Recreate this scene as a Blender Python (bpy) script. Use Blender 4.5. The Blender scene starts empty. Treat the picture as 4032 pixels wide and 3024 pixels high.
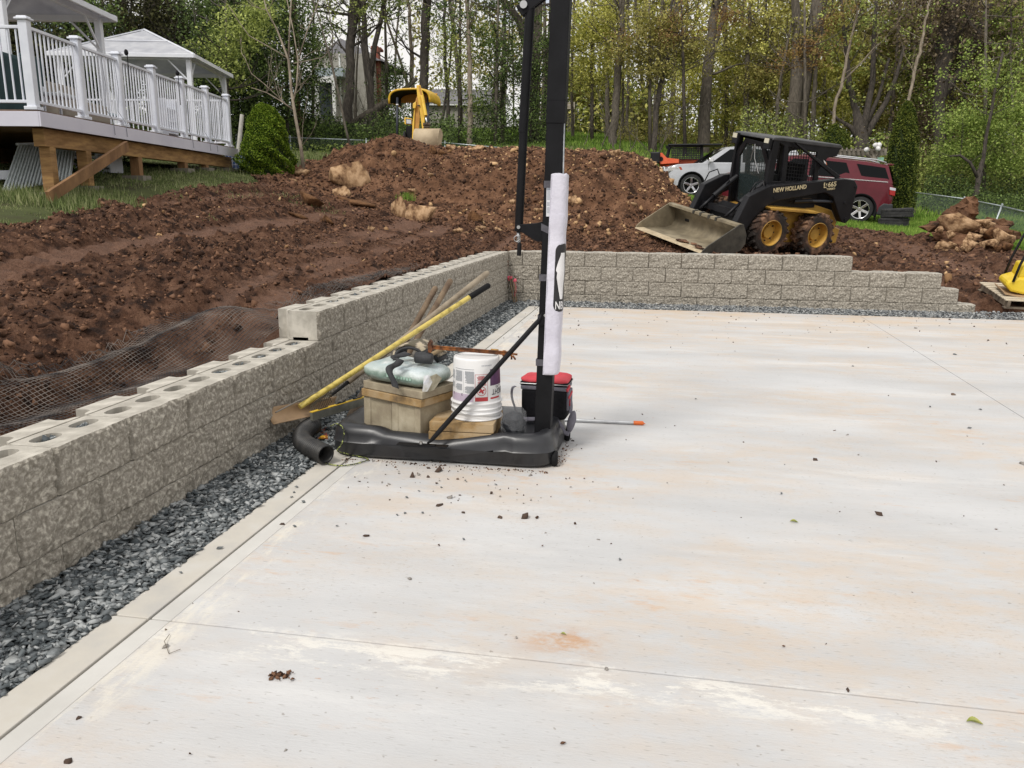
import bpy, math, random
import numpy as np
from mathutils import Vector, Matrix, Quaternion, noise as mnoise

S = bpy.context.scene
COL = S.collection
R = math.radians

# ---------------------------------------------------------------- camera
CAM = np.array([2.338, -11.975, 1.507])
FPX, PITCH, ROLL, YAW = 3242.0, .22192, .00475, -.18735
_f = np.array([math.sin(YAW)*math.cos(PITCH), math.cos(YAW)*math.cos(PITCH), -math.sin(PITCH)])
_s = np.array([math.cos(YAW), -math.sin(YAW), 0.0]); _u = np.cross(_s, _f)
CS = math.cos(ROLL)*_s + math.sin(ROLL)*_u
CU = -math.sin(ROLL)*_s + math.cos(ROLL)*_u
CF = _f
cd = bpy.data.cameras.new('camera'); cam = bpy.data.objects.new('camera', cd); COL.objects.link(cam)
cd.sensor_width = 36.0; cd.lens = 36.0*FPX/4032.0; cd.clip_start = .05; cd.clip_end = 600
cam.matrix_world = Matrix(((CS[0], CU[0], -CF[0], CAM[0]), (CS[1], CU[1], -CF[1], CAM[1]), (CS[2], CU[2], -CF[2], CAM[2]), (0, 0, 0, 1)))
S.camera = cam

# ---------------------------------------------------------------- light
SUN_EL, SUN_AZ = R(52), R(205)      # azimuth clockwise from +Y: behind the camera, a little to its left
w = bpy.data.worlds.new('World'); S.world = w; w.use_nodes = True
nt = w.node_tree; N = nt.nodes; N.clear()
out = N.new('ShaderNodeOutputWorld'); bg = N.new('ShaderNodeBackground'); bg.inputs['Strength'].default_value = .122
sky = N.new('ShaderNodeTexSky'); sky.sky_type = 'NISHITA'; sky.sun_disc = False
sky.sun_elevation = SUN_EL; sky.sun_rotation = SUN_AZ; sky.air_density = 1.0; sky.dust_density = 1.6
tc = N.new('ShaderNodeTexCoord'); mp = N.new('ShaderNodeMapping'); mp.inputs['Scale'].default_value = (2.2, 2.2, 5.0)
mp.inputs['Location'].default_value = (.35, .1, .3)
nz = N.new('ShaderNodeTexNoise'); nz.inputs['Scale'].default_value = 1.6; nz.inputs['Detail'].default_value = 7; nz.inputs['Roughness'].default_value = .58
rp = N.new('ShaderNodeValToRGB'); rp.color_ramp.elements[0].position = .34; rp.color_ramp.elements[1].position = .48
mx = N.new('ShaderNodeMix'); mx.data_type = 'RGBA'
mx.inputs['B'].default_value = (8.1, 7.88, 7.65, 1)
L = nt.links
L.new(tc.outputs['Generated'], mp.inputs['Vector']); L.new(mp.outputs['Vector'], nz.inputs['Vector']); L.new(nz.outputs['Fac'], rp.inputs['Fac'])
L.new(rp.outputs['Color'], mx.inputs['Factor']); L.new(sky.outputs['Color'], mx.inputs['A']); L.new(mx.outputs['Result'], bg.inputs['Color'])
L.new(bg.outputs['Background'], out.inputs['Surface'])
sd = bpy.data.lights.new('sun', 'SUN'); sd.energy = 2.3; sd.angle = R(16); sd.color = (1, .965, .91)
so = bpy.data.objects.new('sun', sd); COL.objects.link(so)
_d = Vector((math.sin(SUN_AZ)*math.cos(SUN_EL), math.cos(SUN_AZ)*math.cos(SUN_EL), math.sin(SUN_EL)))
so.rotation_euler = _d.to_track_quat('Z', 'Y').to_euler(); so.location = (0, -20, 30)
vs = S.view_settings; vs.view_transform = 'Standard'; vs.look = 'None'; vs.exposure = 0.0; vs.gamma = 1; vs.use_curve_mapping = False
S.cycles.max_bounces = 6; S.cycles.transparent_max_bounces = 12; S.cycles.use_denoising = True
S.cycles.diffuse_bounces = 3; S.cycles.glossy_bounces = 3

# ---------------------------------------------------------------- measuring
def ray(px, py): return CF + CS*(px-2016)/FPX - CU*(py-1512)/FPX
def D(px, py, d): return CAM + d*ray(px, py)
def Zp(px, py, z): r = ray(px, py); return CAM + r*(z-CAM[2])/r[2]
def Yp(px, py, y): r = ray(px, py); return CAM + r*(y-CAM[1])/r[1]

# ---------------------------------------------------------------- noise in numpy
def _hash(ix, iy, seed):
    h = (ix.astype(np.int64)*374761393 + iy.astype(np.int64)*668265263 + seed*1442695041) & 0x7fffffff
    h = ((h ^ (h >> 13))*1274126177) & 0x7fffffff
    return ((h ^ (h >> 16)) & 0xffff)/65535.0
def vnoise(x, y, seed=0):
    x = np.asarray(x, float); y = np.asarray(y, float)
    ix = np.floor(x); iy = np.floor(y); fx = x-ix; fy = y-iy
    fx = fx*fx*(3-2*fx); fy = fy*fy*(3-2*fy)
    a = _hash(ix, iy, seed); b = _hash(ix+1, iy, seed); c = _hash(ix, iy+1, seed); d = _hash(ix+1, iy+1, seed)
    return (a*(1-fx)+b*fx)*(1-fy) + (c*(1-fx)+d*fx)*fy - .5
def fbm(x, y, octv=4, seed=0, gain=.5):
    t = 0; a = 1.0; x = np.asarray(x, float); y = np.asarray(y, float)
    for k in range(octv):
        t = t + a*vnoise(x*.8+y*.6+k*17.3, y*.8-x*.6+k*9.1, seed+k); x = x*2.03; y = y*2.03; a *= gain
    return t
rng = np.random.default_rng(7); random.seed(7)

# ---------------------------------------------------------------- materials
def srgb(h):
    c = [int(h[i:i+2], 16)/255 for i in (0, 2, 4)]
    return tuple((x/12.92 if x <= .04045 else ((x+.055)/1.055)**2.4) for x in c)
_mats = {}
def mat(name, c1, c2=None, scale=8.0, rough=.7, metal=0.0, bump=0.0, bscale=None, island=0.0, detail=5, contrast=(.35, .65), stretch=(1, 1, 1), coat=0, spec=None, trans=0, alpha=1, c3=None, c3pos=.5, bdist=.01, sheen=0, twoside=0):
    if name in _mats: return _mats[name]
    m = bpy.data.materials.new(name); m.use_nodes = True; t = m.node_tree; n = t.nodes; l = t.links
    b = n['Principled BSDF']
    b.inputs['Roughness'].default_value = rough; b.inputs['Metallic'].default_value = metal
    b.inputs['Coat Weight'].default_value = coat
    if spec is not None: b.inputs['Specular IOR Level'].default_value = spec
    if trans: b.inputs['Transmission Weight'].default_value = trans
    if alpha < 1: b.inputs['Alpha'].default_value = alpha
    c1 = tuple(c1)+(1,)
    b.inputs['Base Color'].default_value = c1
    col = None
    tcn = n.new('ShaderNodeTexCoord'); mpn = n.new('ShaderNodeMapping'); mpn.inputs['Scale'].default_value = stretch
    l.new(tcn.outputs['Object'], mpn.inputs['Vector'])
    if c2 is not None:
        c2 = tuple(c2)+(1,)
        z = n.new('ShaderNodeTexNoise'); z.inputs['Scale'].default_value = scale; z.inputs['Detail'].default_value = detail; z.inputs['Roughness'].default_value = .6
        l.new(mpn.outputs['Vector'], z.inputs['Vector'])
        r = n.new('ShaderNodeValToRGB'); e = r.color_ramp.elements
        e[0].position = contrast[0]; e[0].color = c1; e[1].position = contrast[1]; e[1].color = c2
        if c3 is not None:
            k = r.color_ramp.elements.new(c3pos); k.color = tuple(c3)+(1,)
        l.new(z.outputs['Fac'], r.inputs['Fac']); col = r.outputs['Color']
        if island:
            g = n.new('ShaderNodeNewGeometry')
            ma = n.new('ShaderNodeMath'); ma.operation = 'MULTIPLY_ADD'; ma.inputs[1].default_value = island; ma.inputs[2].default_value = -island/2
            ad = n.new('ShaderNodeMath'); ad.operation = 'ADD'; ad.use_clamp = True
            l.new(g.outputs['Random Per Island'], ma.inputs[0]); l.new(ma.outputs[0], ad.inputs[0]); l.new(z.outputs['Fac'], ad.inputs[1]); l.new(ad.outputs[0], r.inputs['Fac'])
        l.new(col, b.inputs['Base Color'])
    if bump:
        z2 = n.new('ShaderNodeTexNoise'); z2.inputs['Scale'].default_value = bscale or scale*4; z2.inputs['Detail'].default_value = 6; z2.inputs['Roughness'].default_value = .65
        l.new(mpn.outputs['Vector'], z2.inputs['Vector'])
        bp = n.new('ShaderNodeBump'); bp.inputs['Strength'].default_value = bump; bp.inputs['Distance'].default_value = bdist
        l.new(z2.outputs['Fac'], bp.inputs['Height']); l.new(bp.outputs['Normal'], b.inputs['Normal'])
    if twoside:      # thin leaves let some light through
        tr = n.new('ShaderNodeBsdfTranslucent'); ms = n.new('ShaderNodeMixShader'); ms.inputs[0].default_value = twoside
        if col is not None: l.new(col, tr.inputs['Color'])
        else: tr.inputs['Color'].default_value = c1
        o = n['Material Output']; l.new(b.outputs[0], ms.inputs[1]); l.new(tr.outputs[0], ms.inputs[2]); l.new(ms.outputs[0], o.inputs['Surface'])
    _mats[name] = m
    return m

# ---------------------------------------------------------------- mesh builder
def frame(d, up=(0, 0, 1)):
    d = np.array(d, float); d /= np.linalg.norm(d)
    a = np.array(up, float)
    if abs(d @ a) > .98: a = np.array((1., 0, 0))
    x = np.cross(a, d); x /= np.linalg.norm(x); y = np.cross(d, x)
    return x, y, d
class MB:
    def __init__(s): s.v = []; s.f = []
    def add(s, vs, fs, M=None):
        k = len(s.v)
        if M is not None: vs = [tuple(M @ Vector(p)) for p in vs]
        s.v.extend([tuple(map(float, p)) for p in vs]); s.f.extend([tuple(i+k for i in f) for f in fs]); return s
    def box(s, c, d, rz=0, M=None, rot=None):
        x, y, z = d[0]/2, d[1]/2, d[2]/2
        vs = [Vector((i*x, j*y, k*z)) for i in (-1, 1) for j in (-1, 1) for k in (-1, 1)]
        q = Matrix.Rotation(rz, 3, 'Z')
        if rot is not None: q = rot
        vs = [q @ v + Vector(c) for v in vs]
        return s.add(vs, [(0, 1, 3, 2), (4, 6, 7, 5), (0, 4, 5, 1), (2, 3, 7, 6), (0, 2, 6, 4), (1, 5, 7, 3)], M)
    def bar(s, a, b, w, h=None, up=(0, 0, 1)):
        """rectangular bar from a to b: w across, h along up"""
        h = h or w; a = np.array(a, float); b = np.array(b, float); x, y, d = frame(b-a, up)
        vs = [p + x*i*w/2 + y*j*h/2 for p in (a, b) for i, j in ((-1, -1), (1, -1), (1, 1), (-1, 1))]
        return s.add(vs, [(3, 2, 1, 0), (4, 5, 6, 7), (0, 1, 5, 4), (1, 2, 6, 5), (2, 3, 7, 6), (3, 0, 4, 7)])
    def tube(s, pts, r, n=8, cap=True, close=False):
        pts = [np.array(p, float) for p in pts]; m = len(pts)
        rs = r if hasattr(r, '__len__') else [r]*m
        vs = []; x0 = None
        for i, p in enumerate(pts):
            if close: t = pts[(i+1) % m]-pts[i-1]
            else: t = pts[min(i+1, m-1)]-pts[max(i-1, 0)]
            t = t/(np.linalg.norm(t)+1e-12)
            if x0 is None: x0, y, _ = frame(t)
            else: x0 = x0-(x0@t)*t; x0 /= np.linalg.norm(x0)+1e-12; y = np.cross(t, x0)
            for k in range(n):
                a = 2*math.pi*k/n; vs.append(p+rs[i]*(math.cos(a)*x0+math.sin(a)*y))
        fs = []
        for i in range(m if close else m-1):
            j = (i+1) % m
            for k in range(n): fs.append((i*n+k, i*n+(k+1) % n, j*n+(k+1) % n, j*n+k))
        if cap and not close: fs.append(tuple(range(n))[::-1]); fs.append(tuple(range((m-1)*n, m*n)))
        return s.add(vs, fs)
    def cyl(s, a, b, r, r2=None, n=16): return s.tube([a, b], [r, r if r2 is None else r2], n)
    def lathe(s, prof, n=24, o=(0, 0, 0), ax=(0, 0, 1), close=False):
        """prof: (radius, height) pairs turned about ax at o"""
        x, y, d = frame(ax, (0, 0, 1) if abs(ax[2]) < .9 else (1, 0, 0)); o = np.array(o, float); vs = []; fs = []
        for r, h in prof:
            for k in range(n):
                a = 2*math.pi*k/n; vs.append(o+d*h+r*(math.cos(a)*x+math.sin(a)*y))
        m = len(prof)
        for i in range(m if close else m-1):
            j = (i+1) % m
            for k in range(n): fs.append((i*n+k, i*n+(k+1) % n, j*n+(k+1) % n, j*n+k))
        return s.add(vs, fs)
    def prism(s, poly, a, b, plane='XZ', M=None):
        """polygon drawn in a plane, pushed from a to b along the third axis"""
        n = len(poly)
        def P(p, t): return {'XZ': (p[0], t, p[1]), 'XY': (p[0], p[1], t), 'YZ': (t, p[0], p[1])}[plane]
        vs = [P(p, a) for p in poly]+[P(p, b) for p in poly]
        fs = [tuple(range(n)), tuple(range(2*n-1, n-1, -1))]+[(i, i+n, (i+1) % n+n, (i+1) % n) for i in range(n)]
        return s.add(vs, fs, M)
    def grid(s, P, closeu=False):
        """P[i][j] points"""
        n = len(P); m = len(P[0]); vs = [p for row in P for p in row]; fs = []
        for i in range(n if closeu else n-1):
            for j in range(m-1): fs.append((i*m+j, ((i+1) % n)*m+j, ((i+1) % n)*m+j+1, i*m+j+1))
        return s.add(vs, fs)
    def blob(s, c, r, sub=2, amp=.1, seed=0, freq=1.5, M=None):
        import bmesh
        bm = bmesh.new(); bmesh.ops.create_icosphere(bm, subdivisions=sub, radius=1)
        vs = []
        for v in bm.verts:
            k = 1+amp*mnoise.noise(v.co*freq+Vector((seed*3.7, seed*1.3, 0)))*2
            p = Vector((v.co.x*r[0]*k, v.co.y*r[1]*k, v.co.z*r[2]*k))
            if M is not None: p = M.to_3x3() @ p
            vs.append(p+Vector(c))
        fs = [tuple(v.index for v in f.verts) for f in bm.faces]; bm.free()
        return s.add(vs, fs)
    def mesh(s, name, smooth=False):
        me = bpy.data.meshes.new(name); me.from_pydata(s.v, [], s.f); me.validate(); 
        import bmesh
        bm = bmesh.new(); bm.from_mesh(me); bmesh.ops.recalc_face_normals(bm, faces=bm.faces); bm.to_mesh(me); bm.free()
        if smooth: me.polygons.foreach_set('use_smooth', [True]*len(me.polygons))
        return me
def np_mesh(name, V, F, smooth=False):
    """fast mesh from arrays: V n x 3, F m x k"""
    me = bpy.data.meshes.new(name); V = np.ascontiguousarray(V, np.float32); F = np.ascontiguousarray(F, np.int32)
    me.vertices.add(len(V)); me.vertices.foreach_set('co', V.ravel())
    me.loops.add(F.size); me.loops.foreach_set('vertex_index', F.ravel())
    me.polygons.add(len(F)); me.polygons.foreach_set('loop_start', np.arange(0, F.size, F.shape[1], dtype=np.int32))
    try: me.polygons.foreach_set('loop_total', np.full(len(F), F.shape[1], np.int32))
    except Exception: pass
    me.update(calc_edges=True)
    if smooth: me.polygons.foreach_set('use_smooth', np.ones(len(F), bool))
    return me
def link(name, me, m, parent=None, loc=None, rot=None):
    o = bpy.data.objects.new(name, me); COL.objects.link(o)
    if m is not None and me is not None and not me.materials: me.materials.append(m)
    if parent is not None: o.parent = parent
    if loc is not None: o.location = loc
    if rot is not None: o.rotation_euler = rot
    return o
def obj(name, mb, m, parent=None, smooth=False, bevel=0, seg=2, sub=0, auto=None, label=None, world=True):
    """world=True: the mesh was written in world coordinates and is brought into its parent's space"""
    me = mb.mesh(name, smooth)
    if parent is not None and world: me.transform(world_inv(parent))
    o = link(name, me, m, parent)
    if bevel:
        b = o.modifiers.new('bevel', 'BEVEL'); b.width = bevel; b.segments = seg; b.limit_method = 'ANGLE'; b.angle_limit = R(35)
    if sub:
        u = o.modifiers.new('sub', 'SUBSURF'); u.levels = sub; u.render_levels = sub
    if auto is not None: me.shade_smooth() if hasattr(me, 'shade_smooth') else None
    if auto is not None and hasattr(me, 'set_sharp_from_angle'): me.set_sharp_from_angle(angle=R(auto))
    if label: o['label'] = label
    return o
def wm(o):
    m = Matrix.LocRotScale(o.location, o.rotation_euler if o.rotation_mode != 'QUATERNION' else o.rotation_quaternion, o.scale)
    return wm(o.parent) @ m if o.parent else m
def world_inv(o): return wm(o).inverted()
def thing(name, label, cat, loc=(0, 0, 0), rz=0, group=None, rot=None, sc=1):
    o = bpy.data.objects.new(name, None); COL.objects.link(o); o.empty_display_size = .1
    o.location = Vector(loc); o.rotation_euler = rot if rot is not None else (0, 0, rz); o.scale = (sc,)*3
    o['label'] = label; o['category'] = cat
    if group: o['group'] = group
    return o
def tag(o, label, cat, group=None):
    o['label'] = label; o['category'] = cat
    if group: o['group'] = group
    return o
def kind(o, k): o['kind'] = k; return o
def copy_tree(o, parent=None):
    c = o.copy(); COL.objects.link(c)
    if parent is not None: c.parent = parent
    for ch in [x for x in o.children]: copy_tree(ch, c)
    return c
def text_mesh(txt, h, ext=.002, bold=0.0, sx=1.0, align='CENTER'):
    cu = bpy.data.curves.new('t', 'FONT'); cu.body = txt; cu.size = h*1.4; cu.extrude = ext; cu.offset = bold; cu.align_x = align; cu.align_y = 'CENTER'; cu.resolution_u = 3
    o = bpy.data.objects.new('t', cu); COL.objects.link(o); bpy.context.view_layer.update()
    me = bpy.data.meshes.new_from_object(o.evaluated_get(bpy.context.evaluated_depsgraph_get()))
    bpy.data.objects.remove(o); bpy.data.curves.remove(cu)
    me.transform(Matrix.Diagonal((sx, 1, 1, 1)))
    return me

# ---------------------------------------------------------------- many small pieces in one mesh
def hulls(n, flat=.55, pts=9, seed=1, elong=1.3):
    import bmesh
    out = []; r = random.Random(seed)
    while len(out) < n:
        bm = bmesh.new()
        for k in range(pts):
            v = Vector((r.gauss(0, 1), r.gauss(0, 1), r.gauss(0, 1))).normalized()*r.uniform(.75, 1)
            bm.verts.new((v.x*elong, v.y, v.z*flat))
        res = bmesh.ops.convex_hull(bm, input=bm.verts)
        bmesh.ops.delete(bm, geom=[g for g in res['geom_interior'] if isinstance(g, bmesh.types.BMVert)], context='VERTS')
        bmesh.ops.triangulate(bm, faces=bm.faces); bm.verts.index_update()
        V = np.array([v.co[:] for v in bm.verts]); F = np.array([[v.index for v in f.verts] for f in bm.faces]); bm.free()
        if len(F): out.append((V, F))
    return out
def rotmats(n, tilt=None, r=rng):
    """random rotations; tilt limits how far local z leans from world z"""
    a = r.uniform(0, 2*np.pi, n); th = r.uniform(0, np.pi if tilt is None else tilt, n); b = r.uniform(0, 2*np.pi, n)
    ca, sa = np.cos(a), np.sin(a); Z = np.zeros((n, 3, 3)); Z[:, 0, 0] = ca; Z[:, 0, 1] = -sa; Z[:, 1, 0] = sa; Z[:, 1, 1] = ca; Z[:, 2, 2] = 1
    ux, uy = np.cos(b), np.sin(b); c = np.cos(th); s = np.sin(th); t = 1-c; T = np.zeros((n, 3, 3))
    T[:, 0, 0] = c+ux*ux*t; T[:, 0, 1] = ux*uy*t; T[:, 0, 2] = uy*s; T[:, 1, 0] = ux*uy*t; T[:, 1, 1] = c+uy*uy*t; T[:, 1, 2] = -ux*s
    T[:, 2, 0] = -uy*s; T[:, 2, 1] = ux*s; T[:, 2, 2] = c
    return T @ Z
def scatter(name, temps, pos, size, m, tilt=None, parent=None, k='stuff', smooth=False):
    n = len(pos); pick = rng.integers(0, len(temps), n); Rm = rotmats(n, tilt); size = np.broadcast_to(size, (n,))
    Vs = []; Fs = []; off = 0
    for t, (V, F) in enumerate(temps):
        idx = np.where(pick == t)[0]
        if not len(idx): continue
        W = np.einsum('nij,vj->nvi', Rm[idx], V)*size[idx][:, None, None]+pos[idx][:, None, :]
        Vs.append(W.reshape(-1, 3)); Fs.append((F[None]+(np.arange(len(idx))*len(V))[:, None, None]).reshape(-1, F.shape[1])+off); off += len(idx)*len(V)
    o = link(name, np_mesh(name, np.concatenate(Vs), np.concatenate(Fs), smooth), m, parent)
    if k: o['kind'] = k
    return o
LEAF = [(np.array([(0, -.5, 0), (.32, .05, .06), (0, .55, 0), (-.32, .05, .06)]), np.array([[0, 1, 2, 3]]))]
def leaf_mesh(name, pos, size):
    n = len(pos); Rm = rotmats(n); V = LEAF[0][0]
    W = np.einsum('nij,vj->nvi', Rm, V)*np.broadcast_to(size, (n,))[:, None, None]+pos[:, None, :]
    return np_mesh(name, W.reshape(-1, 3), np.arange(n*4).reshape(n, 4))
# ================================================================ the lie of the land
_cp = [(-.45, -13, .36), (-.45, -9.5, .38), (-.45, -7.2, .42), (-.45, -6.2, .66), (-.45, -3, .69), (-.45, .5, .70), (-1.1, -13, .55), (-1.1, -9.5, .56), (-1.1, -7, .60), (-1.1, -3, .80),
       (-3, -13, .80), (-3, -8, .93), (-3, -4, 1.08), (-5.2, -9, 1.32), (-5.1, -3.0, 1.45), (-5.3, -2.2, 1.53), (-5.6, -.6, 1.70), (-6.0, 1.4, 1.90), (-6.3, 2.8, 1.98), (-6.5, 3.8, 2.0),
       (-9, -4, 1.6), (-10, 2, 2.1), (-12, -12, 1.5), (-2.2, 2.7, 1.05), (-4, 3.2, 1.42), (1, .6, .66), (1, 3, .78), (3, .5, .60), (4.6, .45, .56), (5.4, .45, .42), (6.1, .4, .24), (6.6, .5, .09), (8, -.5, .0), (7.5, 1.5, .16),
       (3, 7.5, 1.12), (7.0, 6, .42), (9.5, 6, .38), (7.7, 13.6, .86), (2.9, 18.6, 1.6), (11, 3, .1), (14, 0, -.05), (12, -10, -.1), (0, 12, 2.05), (-4, 10, 2.3), (12.5, 14, .62), (15, 9, .2)]
for px, py, d in ((1050, 690, 17), (1190, 671, 18), (1300, 620, 25), (1100, 640, 29), (2300, 600, 34), (2300, 530, 50), (2700, 600, 38), (2800, 590, 44), (3600, 735, 38), (3950, 700, 40), (1363, 590, 38), (700, 560, 40)):
    _p = D(px, py, d); _cp.append(tuple(_p))
_cp += [(1.73, 3.33, .80), (2.78, 1.82, .54), (2.0, 1.6, .58)]
_p = CAM+1.12*(np.array([4.0, 2.0, .62])-CAM); _cp.append((_p[0], _p[1], .53))
_p = CAM+1.12*(np.array([4.85, 2.75, .62])-CAM); _cp.append((_p[0], _p[1], .53))
_cp += [(-40, 20, 5), (-45, 60, 9), (0, 62, 7), (40, 60, 5), (35, 20, 1.2), (24, 0, .1), (-20, 0, 2.6), (0, 100, 8), (60, 100, 6), (-60, 100, 10), (-40, -20, 1.5), (30, -20, -.1)]
_C = np.array(_cp, float)
def _tps(r2): return np.where(r2 > 1e-9, r2*np.log(r2+1e-9), 0)*.5
_n = len(_C); _K = _tps(((_C[:, None, :2]-_C[None, :, :2])**2).sum(-1))+np.eye(_n)*.02
_P = np.c_[np.ones(_n), _C[:, :2]]; _A = np.block([[_K, _P], [_P.T, np.zeros((3, 3))]]); _W = np.linalg.solve(_A, np.r_[_C[:, 2], 0, 0, 0])
def H(x, y):
    x = np.asarray(x, float); y = np.asarray(y, float); sh = x.shape; q = np.c_[x.ravel(), y.ravel()]; o = np.empty(len(q))
    for i in range(0, len(q), 20000):
        b = q[i:i+20000]; r2 = ((b[:, None]-_C[None, :, :2])**2).sum(-1); o[i:i+20000] = _tps(r2) @ _W[:_n]+_W[_n]+b @ _W[_n+1:]
    o = np.clip(o, -.3, 12)
    return o.reshape(sh)
# crest of the heap, read off its outline along the plane y = 7.5
_cr = [(1090, 700), (1180, 665), (1260, 645), (1330, 632), (1400, 600), (1480, 562), (1545, 533), (1600, 545), (1640, 565), (1700, 585), (1800, 583), (1900, 590), (2000, 585), (2100, 583), (2250, 600), (2400, 600), (2500, 612), (2580, 650), (2630, 700), (2670, 755), (2720, 800), (2790, 850)]
_cx = np.array([Yp(a, b, 7.5)[0] for a, b in _cr]); _cz = np.array([Yp(a, b, 7.5)[2] for a, b in _cr])
def lane_n(x, y): return .50*vnoise(x*1.9+y*.16, y*.05, 11)+.72*vnoise(x*5.2+y*.42, y*.14, 10)+.32*vnoise(x*12+y*.9, y*.7, 9)
def lane_of(x, y): return sstep((lane_n(x, y)+.06)*6)
def sstep(t): t = np.clip(t, 0, 1); return t*t*(3-2*t)
def heap(x, y):
    """height of the heap above the ground, and how much it is there"""
    foot = 3.9+.5*np.sin(x*1.1)+.5*vnoise(x*.9, y*0+3, 5)-.5*np.exp(-((x+1.6)/1.6)**2)
    up = np.clip((y-foot)/(7.5-foot), 0, 1); s = np.where(y < 7.5, .75*up+.25*sstep(up), 1-sstep((y-7.5)/3.6))
    zc = np.interp(x, _cx, _cz); ends = sstep((x-_cx[0])/.8)*sstep((_cx[-1]-x)/.5)
    return zc, s*ends
def G(x, y, rough=True):
    """finished dirt surface"""
    x = np.asarray(x, float); y = np.asarray(y, float)
    h = H(x, y); zc, s = heap(x, y); hp = np.maximum(zc-H(x, np.full_like(x, 7.5)), 0)
    z = h+hp*s*1.0
    if rough:
        mound = np.clip(s*3, 0, 1)
        z = z+mound*(.24*fbm(x*1.1, y*1.1, 4, 31)+.19*np.abs(fbm(x*4, y*4, 6, 32, .70)))*np.clip(1.15-up01(y), .25, 1)
        z = z-mound*.55*np.maximum(0, vnoise(x*1.15+4, y*1.0, 77)-.14)*(y < 6.6)
        # bulldozed furrows run along the wall, with grouser marks across them
        fl = (1-mound)
        lane = lane_n(x, y)
        bed = sstep((lane+.06)*6)                                  # 1 = pressed track, 0 = loose clods
        clod = .07*fbm(x*3.5, y*3.5, 3, 12)+.095*np.abs(fbm(x*7, y*7, 5, 13, .72))+.040*np.abs(fbm(x*17, y*17, 3, 18, .7))
        loose = 1-bed*.58
        ridge = .085*sstep((-lane-.04)*6)*(.6+vnoise(x*2, y*2, 19))
        rib = .024*np.sin(y*2*np.pi/.17+x*3+2*vnoise(x*2, y*.6, 14))*bed*sstep((vnoise(x*.9, y*.5, 15)+.30)*5)
        z = z+fl*(clod*loose+ridge+rib+.05*vnoise(x*.8, y*.8, 16))
    return z
def up01(y): return np.clip((y-6.6)/1.0, 0, 1)*(y < 8.5)
# wheels and edges must rest on it: a smooth copy for placing things
def hit(px, py, rough=False, t0=2.0, t1=70):
    r = ray(px, py); t = np.linspace(t0, t1, 1800); P = CAM[None]+r[None]*t[:, None]
    g = G(P[:, 0], P[:, 1], rough); k = np.argmax(P[:, 2] < g)
    a = t[max(k-1, 0)]; b = t[k]
    for _ in range(14):
        m = (a+b)/2; q = CAM+r*m
        if q[2] < float(G(q[0:1], q[1:2], rough)[0]): b = m
        else: a = m
    return CAM+r*b

M_dirt = mat('dirt', (.024, .0125, .0085), (.185, .100, .062), 7, rough=.95, bump=1, bscale=16, contrast=(.36, .68), c3=(.104, .051, .030), c3pos=.5, bdist=.08, spec=.2)
def pack_tint(m, col, f):
    t = m.node_tree; n = t.nodes; l = t.links; b = n['Principled BSDF']; base = b.inputs['Base Color'].links[0].from_socket
    a = n.new('ShaderNodeAttribute'); a.attribute_name = 'packed'; q = n.new('ShaderNodeMath'); q.operation = 'MULTIPLY'; q.inputs[1].default_value = f; l.new(a.outputs['Fac'], q.inputs[0])
    r = n.new('ShaderNodeMix'); r.data_type = 'RGBA'; l.new(q.outputs[0], r.inputs['Factor']); l.new(base, r.inputs['A']); r.inputs['B'].default_value = tuple(col)+(1,); l.new(r.outputs['Result'], b.inputs['Base Color'])
pack_tint(M_dirt, (.215, .125, .088), .62)
M_dirtpile = mat('heap_dirt', (.030, .0155, .009), (.255, .138, .078), 3.0, rough=.95, bump=1, bscale=14, contrast=(.34, .70), c3=(.145, .073, .040), c3pos=.5, bdist=.07, spec=.2)
M_clod = mat('clods', (.036, .0185, .012), (.205, .110, .066), 9, rough=.95, bump=.5, bscale=60, island=.5, spec=.2)
M_soil_grass = mat('lawn_soil', (.045, .040, .020), (.080, .095, .030), 1.2, rough=.95, bump=.8, bscale=30, c3=(.060, .070, .025), spec=.2)
M_wood_floor = mat('forest_floor', (.045, .040, .020), (.075, .090, .030), .8, rough=.95, bump=.8, bscale=20, spec=.2)

def terrain(name, xs, ys, m, fn, keep=None, smooth=True):
    X, Y = np.meshgrid(xs, ys, indexing='ij'); Zz = fn(X, Y); V = np.stack([X, Y, Zz], -1).reshape(-1, 3)
    a = np.arange(len(xs)-1)[:, None]*len(ys)+np.arange(len(ys)-1)[None]
    F = np.stack([a, a+len(ys), a+len(ys)+1, a+1], -1).reshape(-1, 4)
    if keep is not None:
        cx = (X[:-1, :-1]+X[1:, 1:])/2; cy = (Y[:-1, :-1]+Y[1:, 1:])/2; F = F[keep(cx, cy).ravel()]
    return kind(link(name, np_mesh(name, V, F, smooth), m), 'structure')
# where dirt gives way to grass
def dirt_mask(x, y):
    n = .5*fbm(x*.7, y*.7, 3, 41)+.25*fbm(x*3, y*3, 2, 42)
    left = x+n > -4.35-.18*(y+3)-.05*np.maximum(0, -y-6)**2
    right = y+n*1.2 < np.interp(x, [-9, 2.2, 3.2, 5, 6.0, 7.2, 9.0, 10, 14], [11.6, 11.6, 9.5, 9.0, 10.0, 10.3, 8.2, 6.5, 5.0])
    return left & right
def Hcut(x, y):
    z = H(x, y)+.05*fbm(x*.5, y*.5, 3, 21)
    z = np.where((x > -.28) & (y < .3), -.22, z)
    return z
def far_floor(x, y):
    z = Hcut(x, y); dm = (x > -8.4) & (x < 14.4) & (y < 12.6) & (y > -13.4)
    return np.where(dm & dirt_mask(x, y), z-.45, z)
xs = np.r_[np.linspace(-140, -26, 30), np.arange(-25, 25, .35), np.linspace(26, 140, 30)]; ys = np.r_[np.linspace(-60, -14, 10), np.arange(-13.4, 24, .25), np.linspace(24.5, 70, 70), np.linspace(75, 220, 15)]
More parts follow.
